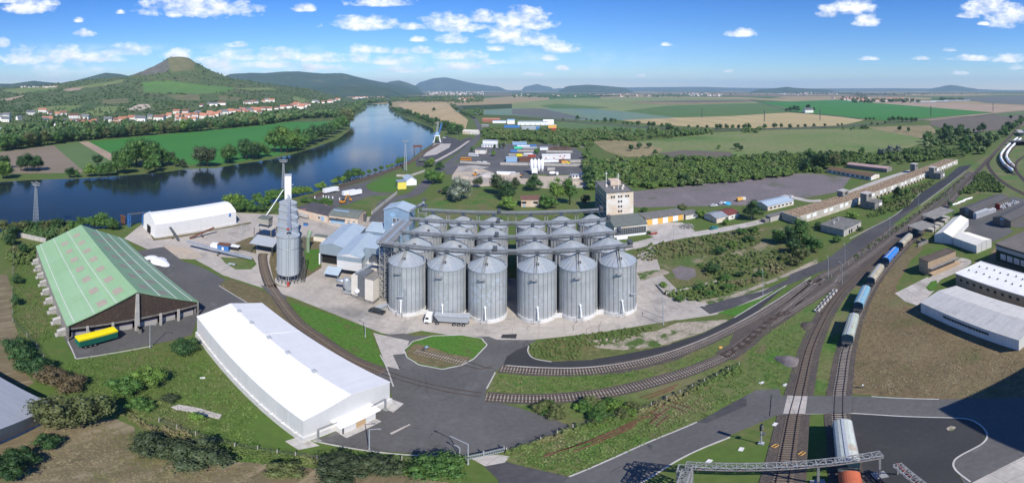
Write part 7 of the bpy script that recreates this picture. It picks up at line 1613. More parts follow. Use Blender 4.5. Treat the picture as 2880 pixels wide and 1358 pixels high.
lamp('Y',1435,1050,9,'lamp post on the lawn edge in front of the green roofed hall',.5)
lamp('C',1005,1180,8,'lamp post on the green triangle beside the concrete road',2.8)
lamp('G',555,1200,9,'lamp post on the concrete road by the last front silo',2)
lamp('G',1503,975,10,'lamp post at the rubble edge of the loading road',1)
lamp('G',658,455,8,'lamp post on the pale workshop yard',1)
lamp('F',1395,38,8,'lamp post between concrete road and thicket verge',1)
lamp('H',350,1090,9,'lamp post at the end of the kerb by the converging tracks',1)
lamp('H',475,1145,9,'lamp post on the grass between the tracks and the wagons',1.5)
lamp('H',500,965,9,'lamp post in the asphalt of the loading road, near part',1)
lamp('H',905,705,9,'lamp post in the asphalt of the loading road, middle part',1)
lamp('H',1160,445,9,'lamp post at the new black surface of the loading road',1)
lamp('H',1445,505,9,'lamp post at the railway before the dark sheds',1)
lamp('N',1122,360,11,'lamp post by the trees in the middle of the depot',1)
lamp('N',540,262,12,'thin lamp post behind the quay slab',1)
lamp('N',363,320,9,'lamp post beside the portal crane',1)
lamp('X',2020,560,9,'thin lamp post on the concrete yard before the tent hall',1)
lamp('G',1395,265,9,'thin lamp post in front of the big round tree',1)
# portal crane
p=at('N',295,302); t=thing('portal_crane','blue and white portal crane on the river quay','crane',(p.x,p.y,0),R_(20))
for x in (-5,5):
    for y in (-4,4): MB().beam((x,y,0),(x*.6,y*.6,9),.8).build('leg',B['whitep'],t)
MB().box(-4,4,-3.4,3.4,9,10).build('portal',B['whitep'],t); MB().box(-2.5,2.5,-3,3,10,14).build('cabin',B['bluelt'],t)
MB().truss((0,1,13),(2,3,29),2,2,8,.35).build('mast',B['greyp'],t); MB().truss((3,0,13),(7,1,27),1.5,1.5,8,.4).build('boom',B['blue'],t); MB().beam((7,1,27),(1.5,2.5,29),.25).build('stay',B['steeld'],t)
p=at('N',62,415); t=thing('mooring_platform','rusty red mooring platform on posts in the river','platform',(p.x,p.y,0),.3)
for x in (-4,4):
    for y in (-3,3): MB().beam((x,y,-1),(x,y,6),.5).build('post',B['rust'],t)
MB().box(-5,5,-4,4,6,7.6).build('deck',B['rust'],t)
p=at('A',1165,228); t=thing('loading_crane','blue ship loading frame on the bank beside the tent hall','crane',(p.x,p.y,0),R_(75))
for x in (-4,4): MB().truss((x,0,0),(x,0,7.5),1.2,1.2,4,.2).build('leg',B['blue'],t)
MB().box(-5,5,-.5,.5,7,7.6).build('beam',B['steeld'],t); MB().beam((4,-1,0),(6,-4,9),.8).build('chute',B['bluelt'],t)
p=at('A',1052,205); t=thing('mooring_post','rusty mooring posts standing in the river','mooring',(p.x,p.y,0),0)
for x in (-1.5,0,1.5): MB().cyl((x,0,-1),(x,0,4.5),.45,.45,8).build('pile',B['rust'],t)
MB().box(-2.2,2.2,-.6,.6,4,4.4).build('cap',B['rust'],t)
# mobile conveyors
def conv(va,za,vb,zb,label,m='steel',w=1.1):
    p=at(*va,z=za); q=at(*vb,z=zb); t=thing('belt_conveyor',label,'conveyor',(p.x,p.y,0),0); O=Vector((p.x,p.y,0)); a=p-O;b=q-O
    MB().beam(a,b,w,.5).build('casing',B[m],t); c=a.lerp(b,.5)
    s=(b-a).cross(Vector((0,0,1))).normalized()
    for k in (-.8,.8): MB().beam(Vector((c.x,c.y,.05))+s*k,c+s*k*.5,.16).build('leg',B['steeld'],t)
    for k in (-.8,.8): MB().cyl(Vector((c.x,c.y,.4))+s*k,Vector((c.x,c.y,.4))+s*(k*1.25),.4,.4,12).build('wheel',B['tyre'],t)
conv(('X',985,665),4.2,('X',2230,995),.8,'long grey inclined conveyor across the concrete yard','steel',1.4)
conv(('X',1035,605),.6,('X',1500,405),4.0,'rusty and grey conveyor lying along the tent hall','rust')
conv(('X',825,650),.6,('X',665,400),5.0,'short conveyor leaning up to the tent hall wall','steeld')
p=at('X',1690,830); t=thing('site_hut','blue and white hut with rusty roof behind the long conveyor','hut',(p.x,p.y,0),R_(22)); MB().box(-2.6,2.6,-1.6,1.6,0,2.9).build('wall',B['blue'],t); MB().box(-2.75,2.75,-1.75,1.75,2.9,3.05).build('roof',B['rust'],t); MB().box(-.5,.4,-1.66,-1.6,0,2.1).build('door',B['whitep'],t); MB().box(-6,-2.7,-1.4,1.4,0,2.6).build('annex',B['whitep'],t)
p=at('X',1900,830); t=thing('market_trailer','white roofed trailer parked beside the blue hut','trailer',(p.x,p.y,0),R_(20)); MB().box(-1.8,1.8,-1,1,.5,2.0).build('body',B['darkp'],t); MB().box(-2,2,-1.2,1.2,2.0,2.2).build('roof',B['whitep'],t)
for a,b,lab in ((1800,1115,'pale drum'),(1880,1125,'grey drum')): p=at('X',a,b); t=thing('drum',lab+' lying on the grass by the conveyor end','drum',(p.x,p.y,0),random.uniform(0,3)); MB().cyl((-.7,0,.5),(.7,0,.5),.5,.5,14).build('shell',B['steel'],t); MB().cyl((.7,0,.5),(.74,0,.5),.42,.42,14).build('lid',B['steeld'],t)
p=at('R',530,510); t=thing('skip','blue waste skip at the peach stores','skip',(p.x,p.y,0),.4); MB().hull8([(-1,-.7,0),(1,-.7,0),(1,.7,0),(-1,.7,0)],[(-1.3,-.9,1.3),(1.3,-.9,1.3),(1.3,.9,1.3),(-1.3,.9,1.3)]).build('body',B['blue'],t); MB().box(-1.2,1.2,-.8,.8,1.3,1.36).build('lid',B['darkp'],t)
p=at('E',280,935); t=thing('skip','long grey steel skip between black car and first front silo','skip',(p.x,p.y,0),R_(60)); MB().hull8([(-2,-.7,0),(2,-.7,0),(2,.7,0),(-2,.7,0)],[(-2.3,-.9,1.2),(2.3,-.9,1.2),(2.3,.9,1.2),(-2.3,.9,1.2)]).build('body',B['steel'],t); MB().box(-2.2,2.2,-.8,.8,1.2,1.26).build('cover',B['greyp'],t)
p=at('T',1090,985); t=thing('trailer_cart','red flat cart loaded with pallets at the workshop','cart',(p.x,p.y,0),.1); MB().box(-1.9,1.9,-.9,.9,.5,1.1).build('bed',B['red'],t); wheel(t,-1.2,-.9,.35); wheel(t,1.2,-.9,.35); MB().box(-1.5,1.5,-.7,.7,1.1,1.6).build('pallets',B['sleeper'],t)
p=at('G',165,455); t=thing('white_tank','small white tank lying on the lawn before the workshop','tank',(p.x,p.y,0),0); MB().cyl((-2.6,0,.9),(2.6,0,.9),.8,.8,16).build('shell',B['whitep'],t); MB().box(-1.8,-1.4,-.6,.6,0,.4).box(1.4,1.8,-.6,.6,0,.4).box(-1.4,1.4,-.1,.1,0,.2).build('cradle',B['conc'],t)
p=at('G',1165,115); t=thing('pool','round bright blue paddling pool on the slab','pool',(p.x,p.y,0),0); MB().lathe([(2.4,0),(2.5,1.0),(2.2,1.0),(2.2,.8),(.01,.8)],24).build('basin',mat('pool blue',(.08,.45,.65),rough=.2),t)
p=at('G',1285,85); t=thing('yellow_machine','yellow crawler machine parked by the gravel yard','machine',(p.x,p.y,0),0); MB().box(-2.2,1.8,-1.1,1.1,.7,2.4).build('body',B['yellow'],t); MB().box(1.8,4.2,-1,1,.5,2.2).build('tipper',B['creamsh'],t); MB().box(-2,2,-1.3,-.9,0,.8).build('crawler',B['steeld'],t); MB().box(-2,2,.9,1.3,0,.8).build('crawler',B['steeld'],t)
for k,(a,b) in enumerate(((500,690),(640,672),(685,682),(728,688),(795,692),(908,716))): p=at('V',a,b); t=thing('bollard',f'white bollard at the truck park, {ORD[k]} from the river side end','bollard',(p.x,p.y,0),0,'white bollards'); MB().cyl((0,0,0),(0,0,1.5),.4,.35,10).build('post',B['whitep'],t)
# concrete blocks beside the siding
for k in range(14):
    a=455+k//2*17+ (k%2)*10; b=200-k//2*19; p=at('I',a,b); d_=at('I',a+20,b-22)-p; t=thing('concrete_block',f'grey concrete block in the double row beside the siding','block',(p.x,p.y,0),math.atan2(d_.y,d_.x)+random.uniform(-.1,.1),'concrete blocks by the siding'); MB().box(-.85,.85,-.5,.5,0,.8).build('block',B['conc'],t); MB().box(-.2,.2,-.06,.06,.8,.9).build('lifting_eye',B['steeld'],t)
# loose rails
for k,(a,b) in enumerate((((500,1020),(1200,742)),((520,1008),(1290,715)),((720,985),(1180,795)),((870,915),(1200,770)),((1230,580),(1500,485)),((1280,590),(1480,510)))):
    p=at('F',*a);q=at('F',*b); t=thing('rusty_rail',f'loose rusty rail on the grass, {["longest, nearest the entry","second of the long pair","short one nearest the road","short one by the long pair","beside the second curved track","nearest the thicket"][k]}','rail',(p.x,p.y,0),0,'loose rusty rails'); MB().beam((0,0,.15),(q.x-p.x,q.y-p.y,.15),.22,.2).build('rail',B['rust'],t)
for k,(a,b,r) in enumerate(((1290,715,0),(1370,680,1),(1360,750,1.2),(1515,650,-.6))):
    p=at('F',a,b); t=thing('rail_frame',f'rusty track panel lying on the grass, {["at the end of the long rails","crosswise in the middle","nearest the road","farthest from the long rails"][k]}','rail',(p.x,p.y,0),r-.5,'rusty track panels'); mb=MB()
    for y in (-.7,.7): mb.beam((-2,y,.2),(2,y,.2),.18)
    mb.build('rail',B['rust'],t); m2=MB()
    for x in lin(-2,2,5): m2.beam((x,-1,.06),(x,1,.06),.2,.12)
    m2.build('ties',B['sleeperd'],t)
p=at('D',1490,130); t=thing('buffer_stop','dark buffer stop with blue rag at the end of the island track','buffer stop',(p.x,p.y,0),R_(-20)); MB().beam((-.3,-.8,0),(.6,-.8,1.3),.2).beam((-.3,.8,0),(.6,.8,1.3),.2).beam((.6,-1.2,1.2),(.6,1.2,1.2),.35).build('frame',B['steeld'],t); MB().box(.4,.9,-.3,.5,1.3,1.6).build('rag',B['bluelt'],t)
p=at('F',1822,208); t=thing('point_machine','yellow point lever on the grass between the curved tracks','lever',(p.x,p.y,0),0); MB().box(-.45,.45,-.25,.25,0,.4).build('box',B['yellow'],t); MB().beam((0,0,.35),(1.0,-.4,.6),.1).build('lever',B['steeld'],t)
for a,b,l in ((210,1000,'small yellow'),(368,1045,'larger yellow and black')):
    p=at('I',a,b); t=thing('point_lever',l+' switch frame beside the main track','lever',(p.x,p.y,0),.2); mb=MB()
    for y in (-.3,.3): mb.beam((-.5,y,.25),(.5,y,.25),.1)
    for x in (-.5,0,.5): mb.beam((x,-.3,.25),(x,.3,.25),.08)
    mb.build('frame',B['yellow'],t); MB().beam((-.6,.5,.2),(.9,.5,.2),.12).build('rod',B['steeld'],t)
p=at('I',128,985); t=thing('signal','grey railway light signal with round head left of the main track','signal',(p.x,p.y,0),R_(35)); MB().cyl((0,0,0),(0,0,5.6),.12,.1,8).box(-.4,.4,-.4,.4,0,.5).build('mast',B['greyp'],t); MB().box(-.35,.35,-.15,.15,5.4,7.3).build('head',B['darkp'],t); MB().cyl((0,-.16,5.9),(0,-.3,5.9),.22,.22,10).build('lens',B['rim'],t); MB().cyl((0,-.16,6.7),(0,-.3,6.7),.22,.22,10).build('lens',B['rim'],t); MB().box(-.4,.5,-.6,.1,4.0,4.1).build('step',B['steeld'],t)
p=at('I',727,655); t=thing('person','person in a white top and dark trousers standing on the brown grass','person',(p.x,p.y,0),R_(200))
me=bpy.data.meshes.new('body'); jv=[(0,0,.95),(0,0,1.2),(0,0,1.42),(0,0,1.55),(0,.02,1.68),(.1,0,.9),(.12,.02,.5),(.13,0,.08),(.13,.14,.04),(-.1,0,.9),(-.13,.05,.5),(-.14,.02,.08),(-.14,.16,.04),(.2,0,1.4),(.27,.05,1.12),(.24,.2,.95),(-.2,0,1.4),(-.27,.05,1.12),(-.24,.2,.95)]
je=[(0,1),(1,2),(2,3),(3,4),(0,5),(5,6),(6,7),(7,8),(0,9),(9,10),(10,11),(11,12),(2,13),(13,14),(14,15),(2,16),(16,17),(17,18)]
me.from_pydata(jv,je,[]); o=bpy.data.objects.new('body',me); COL.objects.link(o); kid(o,t); o.modifiers.new('skin','SKIN')
rad=[.15,.15,.15,.06,.1,.1,.075,.05,.045,.1,.075,.05,.045,.06,.045,.035,.06,.045,.035]
for sv,r in zip(me.skin_vertices[0].data,rad): sv.radius=(r,r)
me.skin_vertices[0].data[0].use_root=True; sd=o.modifiers.new('sub','SUBSURF'); sd.levels=1; sd.render_levels=1
pm,pn,pb=new_mat('person clothes'); gz=nd(pn,'ShaderNodeTexCoord'); sp=nd(pn,'ShaderNodeSeparateXYZ'); pn.links.new(gz.outputs['Object'],sp.inputs[0]); cr=nd(pn,'ShaderNodeValToRGB'); cr.color_ramp.interpolation='CONSTANT'; e=cr.color_ramp.elements; e[0].color=(.03,.035,.06,1); e[1].position=.47; e[1].color=(.75,.75,.75,1); q=e.new(.75); q.color=(.5,.3,.22,1); mr=nd(pn,'ShaderNodeMath',operation='DIVIDE'); mr.inputs[1].default_value=2.0; pn.links.new(sp.outputs[2],mr.inputs[0]); pn.links.new(mr.outputs[0],cr.inputs[0]); pn.links.new(cr.outputs[0],pb.inputs['Base Color']); me.materials.append(pm)
MB().lathe([(.115,1.70),(.13,1.78),(.10,1.86),(.01,1.89)],12,c=(0,0)).build('hair',mat('hair',(.05,.03,.02)),t,smooth=True)
for k,(v,a,b) in enumerate((('I',268,636),('I',130,624),('I',210,870),('B',1655,357),('F',1975,965),('F',1735,1055),('F',1935,390),('I',488,213))):
    p=at(v,a,b); t=thing('litter_slab',['pale slab above the level crossing','small white scrap on the grass by the main track','pale slab below the level crossing','white scrap on the lawn before the white hall','pale slab near the signal','blue white scrap near the gantry','white sheet scrap in the weeds by the fence','pale slab at the concrete blocks'][k],'slab',(p.x,p.y,0),random.random()); MB().box(-.55,.55,-.35,.35,0,.12).build('slab',B['plinth'],t)
# pipe gantry
def gantry():
    a=Vector((19.6,40.25,0)); b=Vector((39.0,27.2,0)); d=(b-a); L=d.length; t=thing('pipe_gantry','white lattice pipe gantry spanning the railway tracks at the bottom','gantry',(a.x,a.y,0),math.atan2(d.y,d.x))
    MB().truss((0,0,8.2),(L,0,8.2),1.3,.9,20,.13).build('girder',B['frame'],t)
    MB().cyl((.5,-.45,7.5),(L,-.45,7.5),.16,.16,8).build('pipe',B['red'],t); MB().cyl((.5,.2,7.55),(L,.2,7.55),.1,.1,8).build('pipe',B['greyp'],t)
    MB().truss((0,-.9,0),(0,-.9,8.6),1.6,1.6,6,.16).build('tower',B['frame'],t); MB().truss((.4,-3.1,0),(.4,-3.1,7.6),1.2,1.2,5,.14).build('tower',B['frame'],t)
    MB().truss((.2,-1,7.9),(.2,-5,7.9),1.0,.8,4,.12).build('side_girder',B['frame'],t)
    for f in (.66,.99): MB().beam((L*f,0,0),(L*f,0,7.7),.3).box(L*f-.9,L*f+.9,-.9,.9,0,.25).build('post',B['frame'],t)
gantry()
p=at('Z',2360,330,z=4); q=at('Z',2700,600,z=4); t=thing('pipe_gantry','second lattice girder crossing the dark court at the bottom','gantry',(p.x,p.y,0),0); MB().truss((0,0,4),(q.x-p.x,q.y-p.y,4),1.1,.8,9,.11).build('girder',B['frame'],t); MB().cyl((.5,.4,3.6),(q.x-p.x,q.y-p.y+.4,3.6),.12,.12,8).build('pipe',B['red'],t); MB().beam((0,0,0),(0,0,4),.25).build('post',B['frame'],t)
# fences and gate
def fence(P,label,h=1.7,step=3.2,wires=4):
    Q=[]; 
    for a,b in zip(P,P[1:]):
        n=max(1,int((b-a).length/step)); Q+=[a.lerp(b,i/n) for i in range(n)]
    Q.append(P[-1]); O=Q[0]; t=thing('wire_fence',label,'fence',(O.x,O.y,0),0); 
    for q in Q: MB().beam((q.x-O.x,q.y-O.y,0),(q.x-O.x,q.y-O.y,h+.1),.13).build('post',B['conc'],t)
    mb=MB()
    for a,b in zip(Q,Q[1:]):
        for k in range(wires): z=h*(k+1)/wires; mb.beam((a.x-O.x,a.y-O.y,z),(b.x-O.x,b.y-O.y,z),.03)
    o=mb.build('wire_mesh',B['steeld'],t)
fence(pts('B',(1300,720),(1600,830),(1920,925))+pts('D',(130,950),(290,980),(440,1000),(615,1025),(900,1032),(1310,1035),(1750,1020)),'wire fence with concrete posts behind the bushes along the lower meadow')
fence(pts('F',(225,985),(480,905),(720,810),(960,745),(1180,700),(1420,600),(1700,470),(1960,350)),'overgrown wire fence from the gate up beside the loose rails')
fence(pts('V',(690,520),(900,470),(1250,360),(1600,265),(1800,200)),'pale river railing along the near bank tracks',1.2,4)
fence(pts('A',(120,400),(110,650),(100,850),(110,1050),(230,1180))+pts('B',(300,110),(420,300)),'fence in the rough grass left of the green roofed hall',1.7,5)
fence(pts('H',(380,1090),(600,930),(900,720),(1180,500)),'thin fence between the loading road and the railway',1.5,6)
p=at('D',1840,1030); q=at('F',205,985); d=q-p; L=d.length; t=thing('sliding_gate','long silver sliding gate at the yard entrance','gate',(p.x,p.y,0),math.atan2(d.y,d.x)); mb=MB().beam((0,0,1.5),(L,0,1.5),.16).beam((0,0,.35),(L,0,.35),.16)
for x in np.linspace(0,L,22): mb.beam((x,0,.35),(x,0,1.5),.06)
mb.build('leaf',B['steel'],t)
for x in (-.2,L+.1,L*.45): MB().beam((x,.2,0),(x,.2,2.1),.2).build('post',B['frame'],t)
# electricity pylons and poles in the fields
for k,(v,a,b,h) in enumerate((('K',1270,612,26),('K',1550,605,26),('K',2107,585,28),('K',955,592,24),('K',2420,560,28))):
    p=at(v,a,b); t=thing('pylon',f'thin lattice power pylon in the fields, {["in the stubble field middle","at the stubble field end","in the far bright green field","at the maize edge","at the tan field corner"][k]}','pylon',(p.x,p.y,0),0,'power pylons'); MB().truss((0,0,0),(0,0,h),1.6,1.6,6,.3).build('tower',B['steeld'],t); MB().beam((-5,0,h*.8),(5,0,h*.8),.35).beam((-3.5,0,h*.95),(3.5,0,h*.95),.35).build('crossarm',B['steeld'],t)
# ===== vegetation
def T(kind,v,a,b,h,leaf,label,group=None,wide=1.0,nm='tree',z=0): return tree(kind,at(v,a,b),h,leaf,label,group,nm,wide)
# foreground
for kind,v,a,b,h,leaf,lab,w in (
 ('bush','D',360,1120,3.6,'olive','rounded olive green bush alone at the meadow edge below the white hall',1.0),
 ('bush','D',790,1130,4.6,'grey','wide dark grey green bush, the larger of the joined pair at the bottom',1.15),
 ('bush','D',1140,1110,4.0,'grey','dark grey green bush joined to the larger one at the bottom',1.1),
 ('bush','D',1580,1100,4.6,'mid','big green round bush beside the sliding gate',1.15),
 ('bush','B',1240,930,4.6,'grey','dark grey bush at the meadow, upper one of the joined pair',1.1),
 ('bush','B',1420,950,3.8,'grey','smaller dark grey bush between the joined pair',1.0),
 ('bush','B',1620,1010,5.6,'grey','largest dark grey bush of the joined group at the meadow',1.15),
 ('bush','B',385,880,3.2,'dark','small dark bush standing alone on the mown meadow',.95),
 ('bush','B',180,1010,3.6,'dark','dark bush with long shadow on the mown meadow near the edge',1.0),
 ('bush','B',20,1080,4.4,'dark','dark bush cut by the frame edge at the lower corner',1.0),
 ('round','B',520,690,8.2,'olive','large spreading olive green tree next to the grey warehouse roof',1.1),
 ('round','B',700,660,7.0,'olive','olive tree joined to the large one, on its far side from the warehouse',1.1),
 ('bush','B',570,420,4.0,'rust','reddish brown bush above the large olive tree',1.2),
 ('bush','B',400,350,4.6,'rust','browning bush in the diagonal row, below the three dark ones',1.1),
 ('bush','B',120,110,5.0,'dark','topmost dark bush of the diagonal row at the rough grass',1.0),
 ('bush','B',190,200,4.4,'dark','second dark bush down the diagonal row',1.0),
 ('bush','B',280,270,5.2,'dark','third dark bush down the diagonal row, the largest',1.1),
 ('round','B',1010,460,4.6,'mid','dark green round shrub on the lawn left of the yellow green one',1.2),
 ('round','B',1200,390,5.0,'light','yellow green feathery shrub on the lawn before the white hall',1.2),
 ('bush','B',1150,590,2.6,'mid','low green shrub clump by the old fence line',1.4),
 ('bush','B',1380,530,1.8,'grey','small grey green shrub on the lawn',1.3),
 ('small','B',1600,690,3.0,'light','slender young tree at the end of the concrete slab',.8),
 ('bush','B',1500,120,4.6,'dark','dark green bush at the far corner of the white foreground hall',1.15),
 ('bush','B',40,1140,3.0,'dark','low dark bush below the one at the frame edge',1.0)):
    T(kind,v,a,b+h*7*(.34/VW[v][2]),h*1.3,leaf,lab,None,w*1.08,'bush' if kind=='bush' else 'tree')
P=scatter_px('F',[(380,615),(620,640),(640,740),(560,730),(400,660)],9)+scatter_px('F',[(710,650),(900,610),(1170,640),(1240,680),(1000,770),(860,760),(760,690)],22)
for p in P: tree('bush',p,random.uniform(1.8,3.2),random.choice(['mid','light','olive']),'leafy green thicket shrub between second curved track and fence','thicket shrubs by the fence','shrub',1.1)
# bushy weeds along fences and edges as ground cover
LM['weed']=leafmat('weeds',(.085,.14,.03),(.12,.16,.047),(.19,.17,.08),s=.12,world=True,rnd=0)
def weeds(name,v,poly,n,h0,h1,m,label,even=True,wide=1.0):
    n=int(n*1.7); h0*=.65; h1*=.72
    P=scatter(v,poly,n) if even else scatter_px(v,poly,n); return woods(name,P,[random.uniform(h0,h1) for _ in P],m,label,NEARC if h1<4 else FARC,'undergrowth',wide)
weeds('undergrowth','F',[(225,985),(480,890),(720,800),(960,735),(1180,690),(1420,585),(1700,455),(1960,330),(1990,380),(1720,500),(1430,630),(1190,720),(960,770),(720,830),(480,925),(230,1000)],260,.6,1.8,LM['weed'],'weeds overgrowing the fence beside the loose rails')
weeds('undergrowth','F',[(400,180),(560,150),(800,110),(1100,70),(1330,50),(1250,110),(1000,190),(800,200),(760,290),(560,305),(440,280)],420,.5,1.2,LM['weed'],'dense green weeds on the rounded verge by the black road')
weeds('undergrowth','G',[(280,585),(450,500),(860,445),(1250,370),(1450,340),(1480,500),(1150,600),(900,620),(520,650),(340,660)],300,.8,2.4,LM['weed'],'tall green weeds behind the silos along the pale path')
weeds('undergrowth','G',[(560,960),(860,900),(1060,860),(1400,830),(1700,700),(1880,580),(1900,640),(1600,800),(1200,960),(900,1040),(680,1030)],330,.7,2.2,LM['weed'],'scrubby weeds along the loading road')
weeds('undergrowth','G',[(870,700),(1100,620),(1500,560),(1800,560),(1850,640),(1600,740),(1300,800),(1000,830)],260,.6,2.0,LM['weed'],'mixed scrub in the middle of the waste ground')
weeds('undergrowth','B',[(1000,600),(1200,740),(1500,780),(1900,880),(2093,960),(2093,1010),(1880,960),(1500,880),(1150,760),(960,650)],240,.4,1.1,LM['weed'],'rank weeds along the lower fence')
weeds('undergrowth','D',[(0,930),(300,960),(620,1005),(1000,1010),(1300,1020),(1300,1045),(900,1050),(500,1040),(200,1010),(0,980)],180,.4,1.0,LM['weed'],'rank weeds under the fence posts below the white hall')
weeds('undergrowth','A',[(20,300),(330,240),(640,250),(560,300),(380,360),(150,310),(40,400)],240,2,5,LM['woodd'],'bank scrub along the river beyond the green roofed hall')
weeds('undergrowth','A',[(60,420),(300,400),(310,500),(230,560),(120,580),(60,560)],90,1.0,3,LM['weed'],'scrub in the rough grass behind the green roofed hall')
weeds('undergrowth','W',[(560,850),(760,700),(860,560),(960,520),(1100,640),(1250,760),(1200,820),(1000,800),(760,840)],260,1.4,4,LM['woodl'],'green scrub between the railway curve and the dark sheds')
weeds('undergrowth','H',[(560,920),(720,800),(950,640),(1200,460),(1400,320),(1560,180),(1580,200),(1420,350),(1210,500),(960,680),(740,830),(580,950)],240,.5,1.6,LM['weed'],'weeds in the strip between loading road and railway')
weeds('undergrowth','H',[(700,560),(950,500),(1060,470),(1180,330),(1300,250),(1330,200),(1060,290),(820,420),(700,500)],240,.8,3,LM['weed'],'scrub along the foot of the loading ramp')
# shrubs in the waste ground
for a,b,h,lf,w in ((1100,590,5,'dark',1.0),(1040,760,5.5,'dark',1.0),(1300,400,4.5,'mid',1.2),(1420,380,4,'mid',1.2),(1380,470,4,'dark',1.2),(1220,520,3.6,'light',1.2),(1140,840,3.2,'mid',1.2),(1290,800,2.8,'dark',1.2),(1180,920,3,'mid',1.3),(900,930,3.4,'mid',1.2),(1000,980,2.6,'mid',1.4),(1480,800,3,'mid',1.4),(1700,640,3.4,'olive',1.2),(560,900,2.6,'light',1.2),(720,1030,2.2,'mid',1.5)):
    T('bush','G',a,b,h,lf,f'{dict(dark="dark green",mid="green",light="light green",olive="olive")[lf]} shrub in the waste ground beside the silos','shrubs of the waste ground',w,'shrub')
for a,b,h,lf in ((1850,440,9,'mid'),(1750,470,7,'dark'),(1920,520,6,'mid'),(1660,470,6,'mid'),(1800,560,5.5,'dark'),(1990,560,6,'mid'),(1880,640,5,'olive')):
    T('round','G',a,b+15,h*1.35,lf,f'{"tall" if h>8 else "leafy"} {dict(dark="dark green",mid="green",olive="olive")[lf]} tree in the clump before the flat derelict house','clump before the flat derelict house',1.1)
for v,a,b,h,lf,lab,kd,w in (('H',130,900,5,'mid','green tree at the rubble edge, lowest of the clump','round',1.1),('H',60,980,4.5,'olive','olive shrub at the rubble edge below the clump','bush',1.1),('H',270,640,4.5,'dark','dark bush at the corner of the derelict flat house','bush',1.0),('H',430,770,4.2,'mid','green bush in front of the derelict flat house','bush',1.0),('H',410,590,4,'mid','bush against the near ramp wall','bush',1.0),('H',570,560,5.5,'light','light green bush beside the ramp tower annex','bush',1.3),('H',640,665,3,'mid','small bush at the far corner of the derelict flat house','bush',1.0),('H',975,370,9,'dark','tall dark tree against the ramp front','broad',1.0),('H',1060,350,6,'mid','lower green tree beside the tall one at the ramp','round',1.0),('H',860,420,6,'light','pale green willow bush before the ramp','bush',1.2),
 ('G',1410,260,12,'dark','big round dark tree between the two small stores','round',1.0),('G',920,240,6,'light','light green bush behind the garages','bush',1.1),('G',1160,310,4,'light','bright bush at the corner of the half red store','bush',1.0),('G',740,170,5,'olive','olive shrub at the gravel yard edge','bush',1.2),('G',380,190,4,'mid','green bush behind the garages near the office','bush',1.2),('G',310,390,3,'mid','small tree growing in front of the glazed workshop','small',1.0),('G',420,400,2.6,'mid','bush at the glazed workshop corner','bush',.9),
 ('N',560,1010,17,'silver','large silver grey tree on the lawn behind the silos','round',1.1),('N',420,930,8,'dark','dark shrub at the foot of the silver tree','bush',1.0),('N',1060,940,17,'grey','tall grey green tree behind the silos, left of the dark bushes','broad',1.1),('N',1160,1000,13,'dark','dark green tree joined to the grey one behind the silos','round',1.0),('N',790,850,10,'grey','grey brown tree at the sand bays','broad',1.0),('N',1240,870,10,'grey','sparse grey tree beyond the dark pair','broad',1.0),('N',1470,890,13,'dark','dark round tree in front of the concrete plant','round',1.0),('N',1740,1050,19,'light','tall light green poplar, left of the poplar pair','tall',1.3),('N',1900,1050,18,'mid','tall green poplar, right of the poplar pair','tall',1.3),('N',1160,1120,10,'light','light green bushy tree near the peach cottage','bush',1.0),('N',1590,1090,9,'mid','green tree between peach cottage and poplars','round',1.0),('N',1670,1100,9,'mid','green bush at the foot of the poplars','bush',1.0),('N',2090,1060,8,'olive','olive tree beside the office block','round',1.0),('N',2130,830,10,'dark','dark tree at the far corner of the concrete plant','round',1.0),
 ('N',240,810,13,'mid','broad green tree at the drive beside the sand bays','round',1.1),('N',330,800,11,'light','yellow green tree joined to the broad one at the drive','round',1.1),('N',220,600,10,'light','light green tree on the bend of the main road','round',1.0),('N',330,640,9,'dark','dark tree on the bend of the main road','round',1.0),('N',165,610,7,'dark','small dark tree on the road bend beside a pale hut','round',.9),('N',720,420,7,'mid','small tree at the depot entrance by the coach','round',.9),('N',990,400,8,'dark','dark conifer-like tree in the depot, nearest the office','tall',1.2),('N',1050,390,8,'dark','dark tree in the depot between two others','tall',1.2),('N',1100,380,9,'grey','tree in the depot next to the lamp','tall',1.3),('N',980,470,7,'light','light tree among depot parking','round',.9),('N',1500,460,9,'mid','green tree by the dark heap in the depot','round',.9),('N',120,540,6,'silver','silvery bush at the quay','bush',1.1),
 ('X',1970,120,8,'mid','green tree at the end of the tent hall','round',1.1),('A',1980,90,12,'light','light green tree behind the end of the tent hall','round',1.0),('V',590,545,8,'light','round bright bush on the near bank by the tracks','bush',1.0),('W',470,1030,5,'mid','small tree beside the longer track shelter','round',1.0)):
    T(kd,v,a,b,h,lf,lab,None,w,'bush' if kd=='bush' else 'tree')
for k,(a,b) in enumerate(((260,1000),(330,1000),(380,1040),(480,1040),(430,990))): T('bush','U',870+a*.6,930+(b-1000)*1.5+k*8,2.4,'dark','dark shrub along the wall of the factory block','shrubs by the factory wall',1.0,'shrub')
